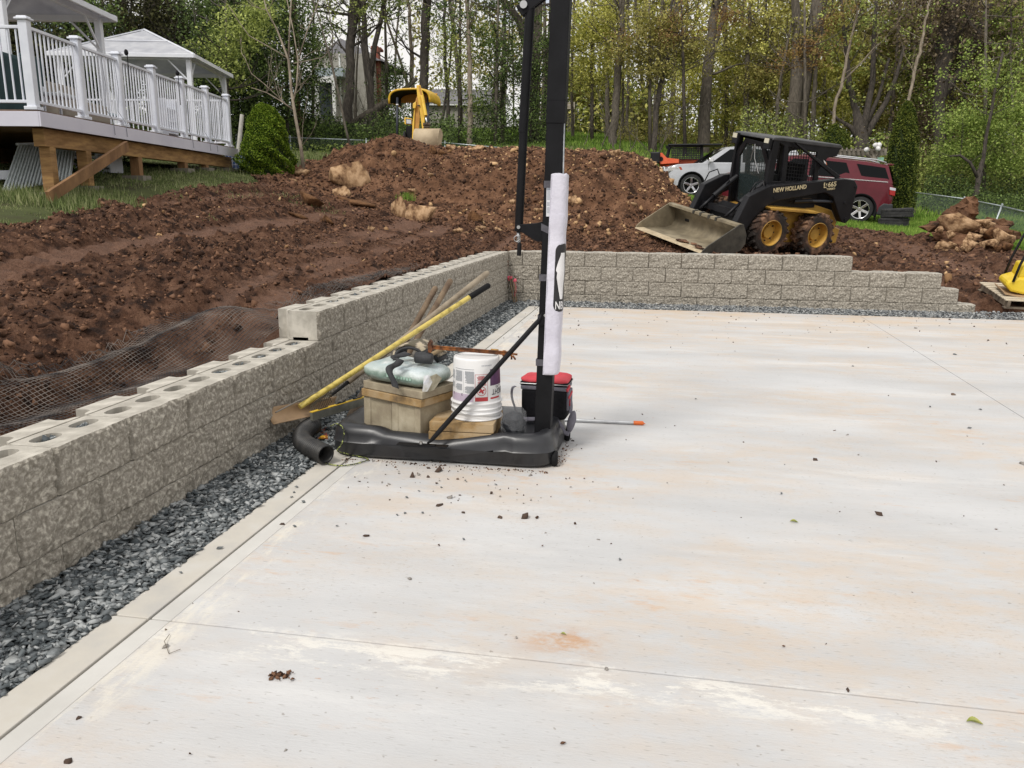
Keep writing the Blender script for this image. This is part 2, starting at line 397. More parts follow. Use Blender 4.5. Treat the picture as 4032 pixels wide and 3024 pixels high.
ground = terrain('ground', xs, ys, M_soil_grass, far_floor)
def Gd(x, y):
    z = G(x, y)
    z = np.where((x > -.30) & (y < .34), np.minimum(z, -.1), z)
    trench = np.exp(-((x+.68)/.32)**2)*sstep((-y-6.0)/1.2)      # hollow under the geogrid behind the low wall
    return z-.17*trench*(x < -.3)
def kd(x, y): return dirt_mask(x, y) & ~((x > -.30) & (y < .30)) & ~((x > 6.45) & (y < .1))
# finest next to the wall and over the field, coarser far off
def bed_attr(o):
    me = o.data; n = len(me.vertices); co = np.empty(n*3, np.float32); me.vertices.foreach_get('co', co); co = co.reshape(-1, 3)
    a = me.attributes.new('packed', 'FLOAT', 'POINT'); v = lane_of(co[:, 0], co[:, 1])*(1-np.clip(heap(co[:, 0], co[:, 1])[1]*3, 0, 1))*sstep((vnoise(co[:, 0]*1.5, co[:, 1]*1.1, 97)+.38)*3); a.data.foreach_set('value', v.astype(np.float32))
dirt = terrain('dirt_field', np.arange(-8.4, 3.2, .035), np.arange(-12.6, 3.0, .04), M_dirt, Gd, lambda x, y: kd(x, y) & ((x < -.30) | (y > .30)))
dirt2 = terrain('dirt_field', np.arange(3.165, 14.4, .06), np.arange(-1.5, 12, .06), M_dirt, Gd, lambda x, y: kd(x, y) & (x > 3.165))
bed_attr(dirt); bed_attr(dirt2)
def Gheap(x, y): return Gd(x, y)
heapo = terrain('dirt_pile', np.arange(-8.4, 3.2, .045), np.arange(2.94, 12.4, .05), M_dirtpile, Gheap, lambda x, y: kd(x, y))
del heapo['kind']; tag(heapo, 'long heap of dug reddish brown dirt full of stones behind the retaining wall', 'dirt pile')

# loose clods and small stones over dirt
H_ST = hulls(10, .7, 9, 3); H_CL = hulls(8, .8, 10, 5, 1.2)
def spread(n, x0, x1, y0, y1, test=kd):
    x = rng.uniform(x0, x1, n); y = rng.uniform(y0, y1, n); k = test(x, y); x = x[k]; y = y[k]; return np.c_[x, y, Gd(x, y)]
p = spread(60000, -6.5, -.36, -12, 3, kd); keep = lane_n(p[:, 0], p[:, 1]) < .0+.18*rng.random(len(p))**2; p = p[keep]
scatter('dirt_clods', H_CL, p, rng.gamma(1.3, .0065, len(p))+.005, M_clod)
p = spread(6000, -.3, 3.1, .34, 3.4, kd); scatter('dirt_clods', H_CL, p, rng.gamma(1.4, .009, len(p))+.006, M_clod)
p = spread(20000, -7.5, 3.2, 2.6, 8.3, kd); scatter('dirt_clods', H_CL, p, rng.gamma(1.5, .010, len(p))+.007, M_clod)
p = spread(9000, 3.0, 13, .3, 10, kd); scatter('dirt_clods', H_CL, p, rng.gamma(1.5, .012, len(p))+.008, M_clod)
M_stone = mat('field_stone', srgb('8a6a4a'), srgb('c9a67c'), 4, rough=.9, bump=.5, bscale=30, island=.5, spec=.25)
p = spread(2100, -5.5, 3.1, 3.2, 8.2, kd); pr = vnoise(p[:, 0]*.8, p[:, 1]*.8, 51)+.12*(p[:, 0]+1) > rng.random(len(p))*.9-.45
p = p[pr]; p[:, 2] += .004; scatter('small_stones', H_ST, p, rng.gamma(2.0, .012, len(p))+.012, M_stone)
p = spread(160, -6, -.6, -12, 3, kd); scatter('small_stones', H_ST, p, rng.gamma(2.2, .010, len(p))+.01, M_stone)
p = spread(160, 3.0, 10, .5, 7, kd); scatter('small_stones', H_ST, p, rng.gamma(2.2, .012, len(p))+.01, M_stone)

# ================================================================ slab
M_conc = mat('slab_concrete', srgb('b6b6b6'), srgb('c8c8c8'), 1.3, rough=.85, bump=.3, bscale=70, contrast=(.3, .7), stretch=(.55, 1.6, 1), bdist=.004, spec=.3)
def dress_slab(m):
    """orange clay stains, brushed streaks and fine specks, all wear of the concrete itself"""
    t = m.node_tree; n = t.nodes; l = t.links; b = n['Principled BSDF']; base = b.inputs['Base Color'].links[0].from_socket; tcn = [x for x in n if x.type == 'TEX_COORD'][0]
    def noise(scale, st, det=5, ro=.6, loc=(0, 0, 0)):
        a = n.new('ShaderNodeMapping'); a.inputs['Scale'].default_value = st; a.inputs['Location'].default_value = loc; l.new(tcn.outputs['Object'], a.inputs['Vector'])
        z = n.new('ShaderNodeTexNoise'); z.inputs['Scale'].default_value = scale; z.inputs['Detail'].default_value = det; z.inputs['Roughness'].default_value = ro; l.new(a.outputs[0], z.inputs['Vector']); return z.outputs['Fac']
    def ramp(f, a, c):
        r = n.new('ShaderNodeMapRange'); r.inputs['From Min'].default_value = a; r.inputs['From Max'].default_value = c; r.interpolation_type = 'SMOOTHSTEP'; l.new(f, r.inputs['Value']); return r.outputs[0]
    def mul(a, c):
        r = n.new('ShaderNodeMath'); r.operation = 'MULTIPLY'; l.new(a, r.inputs[0])
        if isinstance(c, float): r.inputs[1].default_value = c
        else: l.new(c, r.inputs[1])
        return r.outputs[0]
    def mixc(a, col, f, mode='MIX'):
        r = n.new('ShaderNodeMix'); r.data_type = 'RGBA'; r.blend_type = mode; l.new(f, r.inputs['Factor']); l.new(a, r.inputs['A']); r.inputs['B'].default_value = tuple(col)+(1,); return r.outputs['Result']
    c = base
    c = mixc(c, srgb('c9b194'), mul(mul(ramp(noise(.75, (.8, 1.3, 1), 6), .38, .62), ramp(noise(5, (.7, 1.5, 1), 6, .7, (3, 1, 0)), .34, .62)), .42))
    sp = n.new('ShaderNodeSeparateXYZ'); l.new(tcn.outputs['Object'], sp.inputs[0]); far = n.new('ShaderNodeMapRange'); far.inputs['From Min'].default_value = -3.2; far.inputs['From Max'].default_value = -.5; l.new(sp.outputs['Y'], far.inputs[0])
    c = mixc(c, srgb('cbb08c'), mul(mul(far.outputs[0], ramp(noise(1.7, (.6, 1.3, 1), 7, .7, (9, 1, 0)), .36, .66)), .55))
    c = mixc(c, srgb('c99c6c'), mul(mul(ramp(noise(1.1, (.8, 1.5, 1), 4, .5, (7, 2, 0)), .52, .66), ramp(noise(9, (.6, 1.8, 1), 5, .7, (1, 5, 0)), .52, .68)), .38))
    c = mixc(c, srgb('b3927a'), mul(mul(ramp(noise(2.2, (.8, 1.5, 1), 4, .5, (2, 9, 0)), .52, .62), ramp(noise(24, (.6, 1.8, 1), 4, .7, (6, 5, 0)), .62, .72)), .7))
    c = mixc(c, srgb('d9d8d6'), mul(ramp(noise(1.6, (.35, 1.6, 1), 8, .7, (4, 4, 0)), .50, .72), .45))
    c = mixc(c, srgb('9fa1a2'), mul(ramp(noise(.8, (.5, 1.2, 1), 8, .7, (11, 4, 0)), .52, .75), .20))
    c = mixc(c, srgb('8e8a84'), mul(ramp(noise(70, (.35, 1.6, 1), 2, .5, (1, 4, 0)), .62, .74), .45))
    c = mixc(c, srgb('7d7468'), mul(ramp(noise(33, (1, 1, 1), 2, .5, (8, 4, 0)), .70, .77), .55))
    # lime bloom along the sawn cross joint, a rust spot, and speckled foot-worn marks
    def near(out_, at_, half):
        a_ = n.new('ShaderNodeMath'); a_.operation = 'SUBTRACT'; l.new(out_, a_.inputs[0]); a_.inputs[1].default_value = at_; b_ = n.new('ShaderNodeMath'); b_.operation = 'ABSOLUTE'; l.new(a_.outputs[0], b_.inputs[0]); q = n.new('ShaderNodeMapRange'); q.inputs['From Min'].default_value = half; q.inputs['From Max'].default_value = half*.25; l.new(b_.outputs[0], q.inputs[0]); return q.outputs[0]
    c = mixc(c, srgb('dedbd3'), mul(mul(near(sp.outputs['Y'], -9.60, .15), ramp(noise(3.6, (.8, 2.2, 1), 10, .82, (5, 5, 0)), .50, .58)), .75))
    c = mixc(c, srgb('dfd9cb'), mul(mul(near(sp.outputs['X'], .66, .14), ramp(noise(3.2, (2, .6, 1), 8, .75, (5, 2, 0)), .46, .60)), .6))
    c = mixc(c, srgb('b98f68'), mul(mul(mul(near(sp.outputs['X'], 2.03, .20), near(sp.outputs['Y'], -9.38, .12)), ramp(noise(7, (1, 1.6, 1), 8, .75, (2, 5, 0)), .40, .62)), .8))
    c = mixc(c, srgb('a59786'), mul(mul(ramp(noise(1.3, (.9, 1.2, 1), 3, .5, (12, 5, 0)), .50, .70), ramp(noise(48, (.8, 1.3, 1), 5, .8, (1, 2, 0)), .54, .66)), .5))
    l.new(c, b.inputs['Base Color'])
    z = noise(120, (.12, 1.0, 1), 3, .6, (3, 3, 0)); bp = n.new('ShaderNodeBump'); bp.inputs['Strength'].default_value = .35; bp.inputs['Distance'].default_value = .003
    old = b.inputs['Normal'].links[0].from_socket; l.new(z, bp.inputs['Height']); l.new(old, bp.inputs['Normal']); l.new(bp.outputs[0], b.inputs['Normal'])
dress_slab(M_conc)
M_edge = mat('troweled_edge', srgb('b8b5af'), srgb('cac8c3'), 2.5, rough=.75, bump=.12, bscale=60, contrast=(.35, .7), c3=srgb('c3beb4'), bdist=.003)
M_band = mat('light_band', srgb('bebcb7'), srgb('cccac5'), 3, rough=.8, bump=.1, bscale=60, bdist=.003)
slab = MB().box((5.2, -7.2, -.13), (10.0, 13.9, .10))
slab_o = kind(obj('concrete_slab', slab, mat('slab_bed', srgb('8d8a84'), srgb('77716a'), 8, rough=.9)), 'structure'); slab_o.location = (0, 0, 0)
X0, XG, XL = .375, .525, 4.86
YB, YJ = -.375, -9.52
def panel(x0, x1, y0, y1, m):
    b = MB().box(((x0+x1)/2, (y0+y1)/2, -.04), (x1-x0, y1-y0, .08)); return obj('concrete_panel', b, m, slab_o, bevel=.004, seg=2, world=False)
g = .006
for (y0, y1) in ((-14.2, YJ-g/2), (YJ+g/2, YB)):
    panel(X0, XG-g, y0, y1, M_edge)
    panel(XG+g, XG+.085, y0, y1, M_band)
    panel(XG+.0852, XL-g/2, y0, y1, M_conc)
    panel(XL+g/2, 10.2, y0, y1, M_conc)
# white lime bloom beside the joints: thin crusts with ragged outlines
M_lime = mat('lime_bloom', srgb('f1eee6'), srgb('e6ddcd'), 12, rough=.9, bump=.3)
def ragged(cx, cy, lx, ly, seed, z=.0022, n=46):
    P = []
    for k in range(n):
        a = 2*math.pi*k/n; r = 1+.55*mnoise.noise(Vector((math.cos(a)*2.2, math.sin(a)*2.2, seed)))+.25*mnoise.noise(Vector((math.cos(a)*7, math.sin(a)*7, seed)))
        P.append((cx+lx*r*math.cos(a), cy+ly*r*math.sin(a), z))
    return P

# ================================================================ retaining wall
BL, BH, BD = .457, .203, .305
M_split = mat('split_face', srgb('7c766b'), srgb('c4beb1'), 48, rough=.95, bump=.9, bscale=85, contrast=(.32, .68), c3=srgb('928c82'), c3pos=.5, bdist=.006, spec=.2)
M_block = mat('block_concrete', srgb('a39e94'), srgb('c6c1b6'), 9, rough=.92, bump=.35, bscale=120, contrast=(.35, .65), bdist=.003, spec=.25)
def block_mesh(seed, top=False):
    """local: face on y = 0 looking to -y, x from 0 to BL, z from 0 to BH"""
    nx, nz = 44, 20; gx = .0016; xs_ = np.linspace(gx, BL-gx, nx); zs_ = np.linspace(0.002, BH-.002, nz)
    X, Z_ = np.meshgrid(xs_, zs_, indexing='ij'); e = np.minimum(np.minimum(X-gx, BL-gx-X)/.022, np.minimum(Z_, BH-Z_)/.016); e = np.clip(e*3.2, 0, 1)**.6
    q = seed*31.7
    dpt = .014+.016*fbm(X*9+q, Z_*9, 2, 3)+.013*fbm(X*30+q, Z_*34, 2, 8)+.008*fbm(X*75+q, Z_*80, 2, 9)
    Yf = .012-np.clip(dpt, -.004, .034)*e
    V = [tuple(p) for p in np.stack([X, Yf, Z_], -1).reshape(-1, 3)]; F = []; mi = []
    for i in range(nx-1):
        for j in range(nz-1): F.append((i*nz+j, (i+1)*nz+j, (i+1)*nz+j+1, i*nz+j+1)); mi.append(0)
    # body behind the face, drawn in plan: side walls with a dark joint, tail notched
    def ring(idx, y): 
        k = len(V); 
        for (x, z) in idx: V.append((x, y, z))
        return k
    # border of the face back to y = .012 then body
    border = [(i, 0) for i in range(nx)]+[(nx-1, j) for j in range(1, nz)]+[(i, nz-1) for i in range(nx-2, -1, -1)]+[(0, j) for j in range(nz-2, 0, -1)]
    bi = [i*nz+j for i, j in border]; k = len(V)
    for a in bi: V.append((V[a][0], .03, V[a][2]))
    for a in range(len(bi)):
        b2 = (a+1) % len(bi); F.append((bi[b2], bi[a], k+a, k+b2)); mi.append(1)
    a0, a1 = gx, BL-gx
    # plan cells: body (x0,x1,y0,y1,ztop)
    t = BH-.0015
    def cell(x0, x1, y0, y1, zt, z0=.0015):
        k = len(V); V.extend([(x0, y0, z0), (x1, y0, z0), (x1, y1, z0), (x0, y1, z0), (x0, y0, zt), (x1, y0, zt), (x1, y1, zt), (x0, y1, zt)])
        for f in ((4, 5, 6, 7), (0, 1, 5, 4), (1, 2, 6, 5), (2, 3, 7, 6), (3, 0, 4, 7), (3, 2, 1, 0)): F.append(tuple(i+k for i in f)); mi.append(1)
    def quad(*ps):
        k = len(V); V.extend(ps); F.append(tuple(range(k, k+len(ps)))); mi.append(1)
    if not top:
        cell(a0+.0006, a1-.0006, .03, BD, t)
        return V, F, mi
    # top face with two open cores, a channel behind them and a flared tail
    cell(a0+.0006, a1-.0006, .03, .078, t)
    y0, y1 = .078, .190
    for (x0, x1) in ((a0+.0006, BL/2), (BL/2, a1-.0006)):
        cx = (x0+x1)/2; cy = (y0+y1)/2; rx = .072; ry = .042; n = 16; oc = []
        for kk in range(n):
            a = 2*math.pi*kk/n+math.pi/n; ca, sa = math.cos(a), math.sin(a); oc.append((cx+rx*abs(ca)**.7*(1 if ca > 0 else -1), cy+ry*abs(sa)**.8*(1 if sa > 0 else -1)))
        sq = []
        for kk in range(n):
            a = 2*math.pi*kk/n+math.pi/n; dx, dy = math.cos(a), math.sin(a); sc = 1/max(abs(dx)/((x1-x0)/2), abs(dy)/((y1-y0)/2)); sq.append((cx+dx*sc, cy+dy*sc))
        # exact corners
        for cxx, cyy in ((x0, y0), (x1, y0), (x1, y1), (x0, y1)):
            bi_ = min(range(n), key=lambda i_: (sq[i_][0]-cxx)**2+(sq[i_][1]-cyy)**2); sq[bi_] = (cxx, cyy)
        for kk in range(n):
            m2 = (kk+1) % n; quad((sq[kk][0], sq[kk][1], t), (sq[m2][0], sq[m2][1], t), (oc[m2][0], oc[m2][1], t), (oc[kk][0], oc[kk][1], t))
            quad((oc[kk][0], oc[kk][1], t), (oc[m2][0], oc[m2][1], t), (oc[m2][0], oc[m2][1], .01), (oc[kk][0], oc[kk][1], .01))
    cell(a0+.0006, a1-.0006, .0785, .1895, .02)
    cell(a0+.0006, a0+.0009, .078, .190, t-.0002); cell(a1-.0009, a1-.0006, .078, .190, t-.0002)
    cell(a0+.004, a1-.004, .190, .212, t)
    cell(a0+.012, a1-.012, .212, .224, t-.022)
    k = len(V); w_ = .085                                            # tail narrows to a tab
    plan = [(a0+.020, .224), (a1-.020, .224), (a1-.030, .244), (a1-w_, .256), (a1-w_-.012, .280), (a1-w_, BD+.028), (a0+w_, BD+.028), (a0+w_+.012, .280), (a0+w_, .256), (a0+.030, .244)]
    m_ = len(plan)
    for z in (.0015, t):
        for x, y in plan: V.append((x, y, z))
    F.append(tuple(k+m_+i for i in range(m_))); mi.append(1); F.append(tuple(k+i for i in range(m_))[::-1]); mi.append(1)
    for i in range(m_): F.append((k+i, k+(i+1) % m_, k+m_+(i+1) % m_, k+m_+i)); mi.append(1)
    return V, F, mi
def mk_block(seed, top):
    V, F, mi = block_mesh(seed, top); me = bpy.data.meshes.new('concrete_block'); me.from_pydata(V, [], F); me.materials.append(M_split); me.materials.append(M_block)
    me.polygons.foreach_set('material_index', mi); return me
BLK = [mk_block(i, False) for i in range(6)]; BLT = [mk_block(10+i, True) for i in range(4)]
wall = thing('retaining_wall', 'low corner retaining wall of grey split-face blocks, stepping down at both ends', 'wall', (0, 0, 0))
r_ = random.Random(4); top_cells = []
def place_block(x, y, z, rz, top, sx=1.0):
    o = link('concrete_block', r_.choice(BLT if top else BLK), None, wall, (x+r_.uniform(-.0015, .0015), y+r_.uniform(-.0015, .0015), z), (0, 0, rz)); o.scale = (sx, 1, 1)
    if top: top_cells.append((x, y, z, rz, sx))
ZT = .140
rows = {1: ZT+2*BH, 2: ZT+BH, 3: ZT, 4: ZT-BH}
# left wall: faces +x; local x runs along +y, so turn by 90 degrees
offL = {1: 6.749-14*BL, 2: .132, 3: .3607, 4: .1395}
for row in (1, 2, 3, 4):
    y = -offL[row]
    if offL[row] > .02: place_block(0, -offL[row], rows[row], R(90), row == 1, (offL[row]-.004)/BL)
    lim = -6.80 if row == 1 else -13.2
    while y-BL > lim-.05:
        y -= BL
        if y < -13.4: break
        place_block(0, y, rows[row], R(90), row == 1 or (row == 2 and y < -6.3))
# back wall: faces -y
for row, (off, n_, ) in {1: (.213, 10), 2: (.4549, 12), 3: (.227, 13), 4: (.4549, 13)}.items():
    place_block(0, 0, rows[row], 0, row == 1, (off-.004)/BL)
    for k in range(n_):
        place_block(off+k*BL, 0, rows[row], 0, row == 1 or (row == 2 and k >= 9) or (row == 3 and k >= 11) or (row == 4 and k >= 12))
# stone fill showing in the cores
M_gravel = mat('crushed_stone', srgb('51575a'), srgb('aaadad'), 12, rough=.9, bump=.35, bscale=60, island=.9, contrast=(.2, .85), c3=srgb('757a7c'), c3pos=.52, spec=.3)
H_GR = hulls(14, .45, 8, 2, 1.35)
pts = []
for (x, y, z, rz, sx) in top_cells:
    if math.hypot(x-CAM[0], y-CAM[1]) > 16: continue
    full = r_.random() > .15
    for cx in (BL*.27, BL*.73):
        for k in range(26 if y < -4 else 9):
            lx = cx*sx+r_.uniform(-.058, .058); ly = .134+r_.uniform(-.034, .034); c, s_ = math.cos(rz), math.sin(rz)
            pts.append((x+c*lx-s_*ly, y+s_*lx+c*ly, z+BH-(.022 if full else .07)+r_.uniform(-.012, .012)))
o = scatter('core_gravel', H_GR, np.array(pts), rng.uniform(.011, .021, len(pts)), M_gravel, k='stuff')

# ================================================================ gravel strips
def strip_pts(n, x0, x1, y0, y1, zf, lay=.03):
    x = rng.uniform(x0, x1, n); y = rng.uniform(y0, y1, n); return np.c_[x, y, zf(x, y)-rng.random(n)*lay+.004]
M_under = mat('gravel_bed', srgb('3d4143'), srgb('5d6265'), 20, rough=.95)
bed = MB()
bed.box((.18, -6.5, -.09), (.39, 13.6, .12)); bed.box((5.3, -.19, -.09), (10.3, .37, .12)); kind(obj('gravel_bed', bed, M_under), 'structure')
zl = lambda x, y: .012+.028*np.clip(1-x/.3, 0, 1)+.012*vnoise(x*6, y*6, 61)
dens = []
for (a, b, n) in ((-12.2, -9.0, 12500), (-9.0, -6.0, 9500), (-6.0, -.0, 10500)): dens.append(strip_pts(n, .0, .372, a, b, zl))
zb = lambda x, y: .012+.028*np.clip(1+y/.3, 0, 1)+.012*vnoise(x*6, y*6, 62)
back = np.r_[strip_pts(8500, .3, 6.45, -.372, -.0, zb), strip_pts(3400, 6.45, 10.2, -.372, .12, zb)]
M_dusty = mat('dusty_crushed_stone', srgb('62666a'), srgb('b9bab8'), 12, rough=.95, bump=.3, bscale=60, island=.8, contrast=(.2, .8), c3=srgb('8f9293'))
scatter('gravel', H_GR, back, rng.gamma(8, .0017, len(back))+.004, M_dusty, tilt=.6)
p = np.concatenate(dens); scatter('gravel', H_GR, p, rng.gamma(8, .0017, len(p))+.004, M_gravel, tilt=.75)
# ================================================================ geogrid
M_grid = mat('geogrid_plastic', srgb('232022'), srgb('7a7068'), 5, rough=.55, contrast=(.4, .62))
def gz(u, v):
    """u along the wall (y), v 0..1 from the block tails to the dirt"""
    x = -.33-v*(.86+.22*vnoise(u*.9, 0*u, 71)); z = (.40+.20*sstep((u+7.5)/.9))+.13*v+.065*np.sin(v*3.1)*(1+.7*np.sin(u*2.3))+.06*fbm(u*1.7, v*1.6, 3, 72)
    z = z+.05*np.sin(v*9+u*2.2)*np.sin(v*3.1)
    z = np.maximum(z, np.maximum(Gd(x, u), np.maximum(Gd(x+.05, u+.04), Gd(x-.05, u-.04)))+.016)
    return np.stack([x, u+.06*vnoise(v*3, u, 73), z], -1)
gm_v = []; gm_f = []
def strand(P, w_):
    P = np.asarray(P); t = np.gradient(P, axis=0); t /= np.linalg.norm(t, axis=1)[:, None]+1e-9; sd_ = np.cross(t, [0, 0, 1.]); sd_ /= np.linalg.norm(sd_, axis=1)[:, None]+1e-9
    k = len(gm_v); n = len(P)
    for a, b in zip(P, sd_): gm_v.append(a-b*w_/2); gm_v.append(a+b*w_/2); gm_v.append(a+np.array([0, 0, w_*.6]))
    for i in range(n-1):
        q = k+3*i
        for a, b in ((0, 1), (1, 2), (2, 0)): gm_f.append((q+a, q+b, q+3+b, q+3+a))
uu = np.arange(-12.0, -2.6, .05)
for k in range(37):
    v = k/36; ue = uu[uu < -3.5] if k < 8 else uu[(uu > -11.6+.4*math.sin(k)) & (uu < -6.25-.021*k)]
    strand(gz(ue, np.full_like(ue, v)), .0055)
vv = np.linspace(0, 1, 22)
for u in np.arange(-12.0, -3.3, .027):
    vm = 1.0 if u < -7.0 else max(.22, 1-(u+7.0)*.9)
    strand(gz(u+.10*vv, vv*vm), .0034)
geo = link('geogrid', np_mesh('geogrid', np.array(gm_v), np.array(gm_f)), M_grid); tag(geo, 'wavy dark plastic geogrid netting lying on the dirt behind the low wall', 'netting')
dp = MB(); dp.tube([(-1.9, -9.1, .70), (-1.3, -9.35, .56), (-.95, -9.55, .49), (-.75, -9.9, .44)], .028, 12); tag(obj('drain_pipe', dp, mat('black_pipe', srgb('2b2b2d'), rough=.5)), 'thin dark pipe poking out of the dirt under the netting', 'pipe')
# ================================================================ portable basketball hoop
M_blkplastic = mat('black_plastic', (.012, .0125, .015), (.030, .031, .035), 5, spec=.6, rough=.36, bump=.15, bscale=140, bdist=.002, contrast=(.3, .75))
M_blksteel = mat('black_steel', (.006, .006, .007), (.010, .010, .012), 6, spec=.18, rough=.5, bump=.05, bscale=200)
M_zinc = mat('zinc', (.5, .5, .5), rough=.35, metal=.9)
M_vinyl = mat('white_vinyl', srgb('cac7d4'), srgb('dad8e2'), 2, rough=.42, bump=.8, bscale=6, bdist=.02)
M_strap = mat('grey_webbing', (.075, .072, .085), (.11, .105, .12), 40, rough=.9, bump=.2)
M_black = mat('matt_black', (.008, .008, .009), rough=.7, spec=.2)
M_white = mat('white_print', srgb('e6e4e4'), rough=.6)
hoop = thing('basketball_hoop', 'portable basketball hoop with black pole, white padded front and black molded base on the slab', 'basketball hoop', (1.2, -7.2, 0))
def base_mesh():
    b = MB(); nth = 96
    prof = [(-.035, .012), (-.012, .012), (0, .03), (.004, .090), (.010, .097), (.004, .104), (-.002, .145), (-.012, .172), (-.030, .190), (-.055, .196), (-.085, .188), (-.12, .158), (-.16, .143), (-.25, .142)]
    x0, x1, y0, y1 = .395, 1.735, -7.575, -6.86; cx, cy = (x0+x1)/2, (y0+y1)/2; hx, hy = (x1-x0)/2, (y1-y0)/2
    rows_ = []
    for k, (off, z) in enumerate(prof):
        row = []
        for i in range(nth+1):
            a = 2*math.pi*i/nth; ca, sa = math.cos(a), math.sin(a); p_ = .26
            ux = abs(ca)**p_*(1 if ca > 0 else -1); uy = abs(sa)**p_*(1 if sa > 0 else -1)
            X = cx+(hx+off)*ux; Y = cy+(hy+off)*uy; zz = z
            front = max(0, -uy); fx = X
            val = math.exp(-((fx-.98)/.22)**4)                        # saddle at the middle of the front
            if z > .1: zz = z-(.066*val)*front*(1 if k < 9 else .55)
            if z > .1: zz -= .038*math.exp(-((fx-1.30)/.07)**2)*front*(k > 5)+.030*math.exp(-((fx-.80)/.05)**2)*front*(k > 6)
            for gx, wd, am in ((.775, .018, .030), (1.46, .014, .022), (.90, .03, .014), (1.16, .05, .016)):
                if z > .085: Y += am*math.exp(-((fx-gx)/wd)**2)*front
            if z < .1 and front > .5: Y += (.16*math.exp(-((fx-.975)/.055)**6))*(1 if z < .093 else .15)
            if z < .09: Y += .010*front*math.exp(-((fx-1.25)/.3)**4)
            if ux > .9 and -.55 < uy < .3 and z > .02: X -= .018*math.exp(-((uy+.15)/.3)**4)
            row.append((X, Y, zz))
        rows_.append(row)
    b.grid(rows_); k = len(b.v); b.f.append(tuple(len(b.v)-nth-1+i for i in range(nth)))
    return b
obj('base', base_mesh(), M_blkplastic, hoop, smooth=True, auto=60)
for (x, y) in ((1.735, -7.47), (1.745, -6.95)):
    wb = MB(); wb.lathe([(0, -.02), (.035, -.02), (.045, -.012), (.045, .012), (.035, .02), (0, .02)], 20, (x, y, .046), (1, .1, 0)); obj('wheel', wb, M_black, hoop, smooth=True)
PB = np.array([1.646, -7.33, .12]); PT = np.array([1.738, -7.33, 3.4])
def pole_at(z): t = (z-PB[2])/(PT[2]-PB[2]); return PB+(PT-PB)*t
pw = .095
b = MB(); b.bar(PB, pole_at(1.92), pw, pw, up=(0, 1, 0)); obj('pole', b, M_blksteel, hoop, bevel=.006, seg=3)
b = MB(); b.bar(pole_at(1.90), pole_at(3.4), pw+.007, pw+.007, up=(0, 1, 0)); obj('upper_pole', b, M_blksteel, hoop, bevel=.006, seg=3)
b = MB(); b.bar(pole_at(2.02), pole_at(2.024), pw+.0095, pw+.0095, up=(0, 1, 0)); obj('weld_line', b, M_blksteel, hoop)
b = MB(); q = pole_at(1.8); b.box((q[0]+pw/2+.003, q[1]-.03, 1.78), (.005, .022, .31)); obj('height_scale', b, mat('scale_strip', srgb('b9bcc0'), srgb('8f949a'), 30, rough=.5), hoop)
# extension arm, screw tube and crank handle on its left
b = MB(); b.bar((1.49, -7.35, 2.475), (2.05, -7.35, 2.86), .012, .060, up=(0, 0, 1)); b.bar((1.49, -7.31, 2.475), (2.05, -7.31, 2.86), .012, .060, up=(0, 0, 1)); obj('extension_arm', b, M_blksteel, hoop, bevel=.003)
b = MB(); b.cyl((1.517, -7.365, 2.505), (1.517, -7.295, 2.505), .013, n=12); b.cyl((1.517, -7.372, 2.505), (1.517, -7.365, 2.505), .02, n=16); obj('pivot_bolt', b, M_zinc, hoop, smooth=True, auto=40)
b = MB(); b.tube([(1.4915, -7.33, 1.325), (1.517, -7.33, 1.90), (1.545, -7.33, 2.49)], [.0235, .0235, .0235], 20); obj('screw_tube', b, M_blksteel, hoop, smooth=True, auto=40)
b = MB(); b.tube([(1.513, -7.33, 1.86), (1.546, -7.33, 2.5)], .0262, 20); obj('outer_tube', b, M_blksteel, hoop, smooth=True, auto=40)
b = MB(); b.cyl((1.4905, -7.33, 1.262), (1.4915, -7.33, 1.33), .011, n=14); b.tube([(1.484+.016*math.cos(a), -7.347, 1.285+.016*math.sin(a)) for a in np.linspace(0, 6.0, 14)], .0025, 6); obj('screw_pin', b, M_zinc, hoop, smooth=True)
b = MB(); b.tube([(1.4905, -7.33, 1.27), (1.500, -7.345, 1.262)], .006, 8); obj('crank_rod', b, M_zinc, hoop)
b = MB(); b.tube([(1.500, -7.347, 1.262), (1.500, -7.347, 1.252), (1.497, -7.347, 1.190)], [.008, .0125, .0120], 14); obj('crank_handle', b, M_black, hoop, smooth=True, auto=50)
b = MB()
for y in (-7.352, -7.308): b.prism([(1.480, 1.362), (1.480, 1.340), (1.600, 1.270), (1.640, 1.270), (1.640, 1.385), (1.595, 1.372)], y-.003, y+.003)
obj('bracket', b, M_blksteel, hoop, bevel=.002)
b = MB(); b.cyl((1.496, -7.362, 1.349), (1.496, -7.298, 1.349), .010, n=12); obj('bracket_bolt', b, M_zinc, hoop, smooth=True, auto=40)
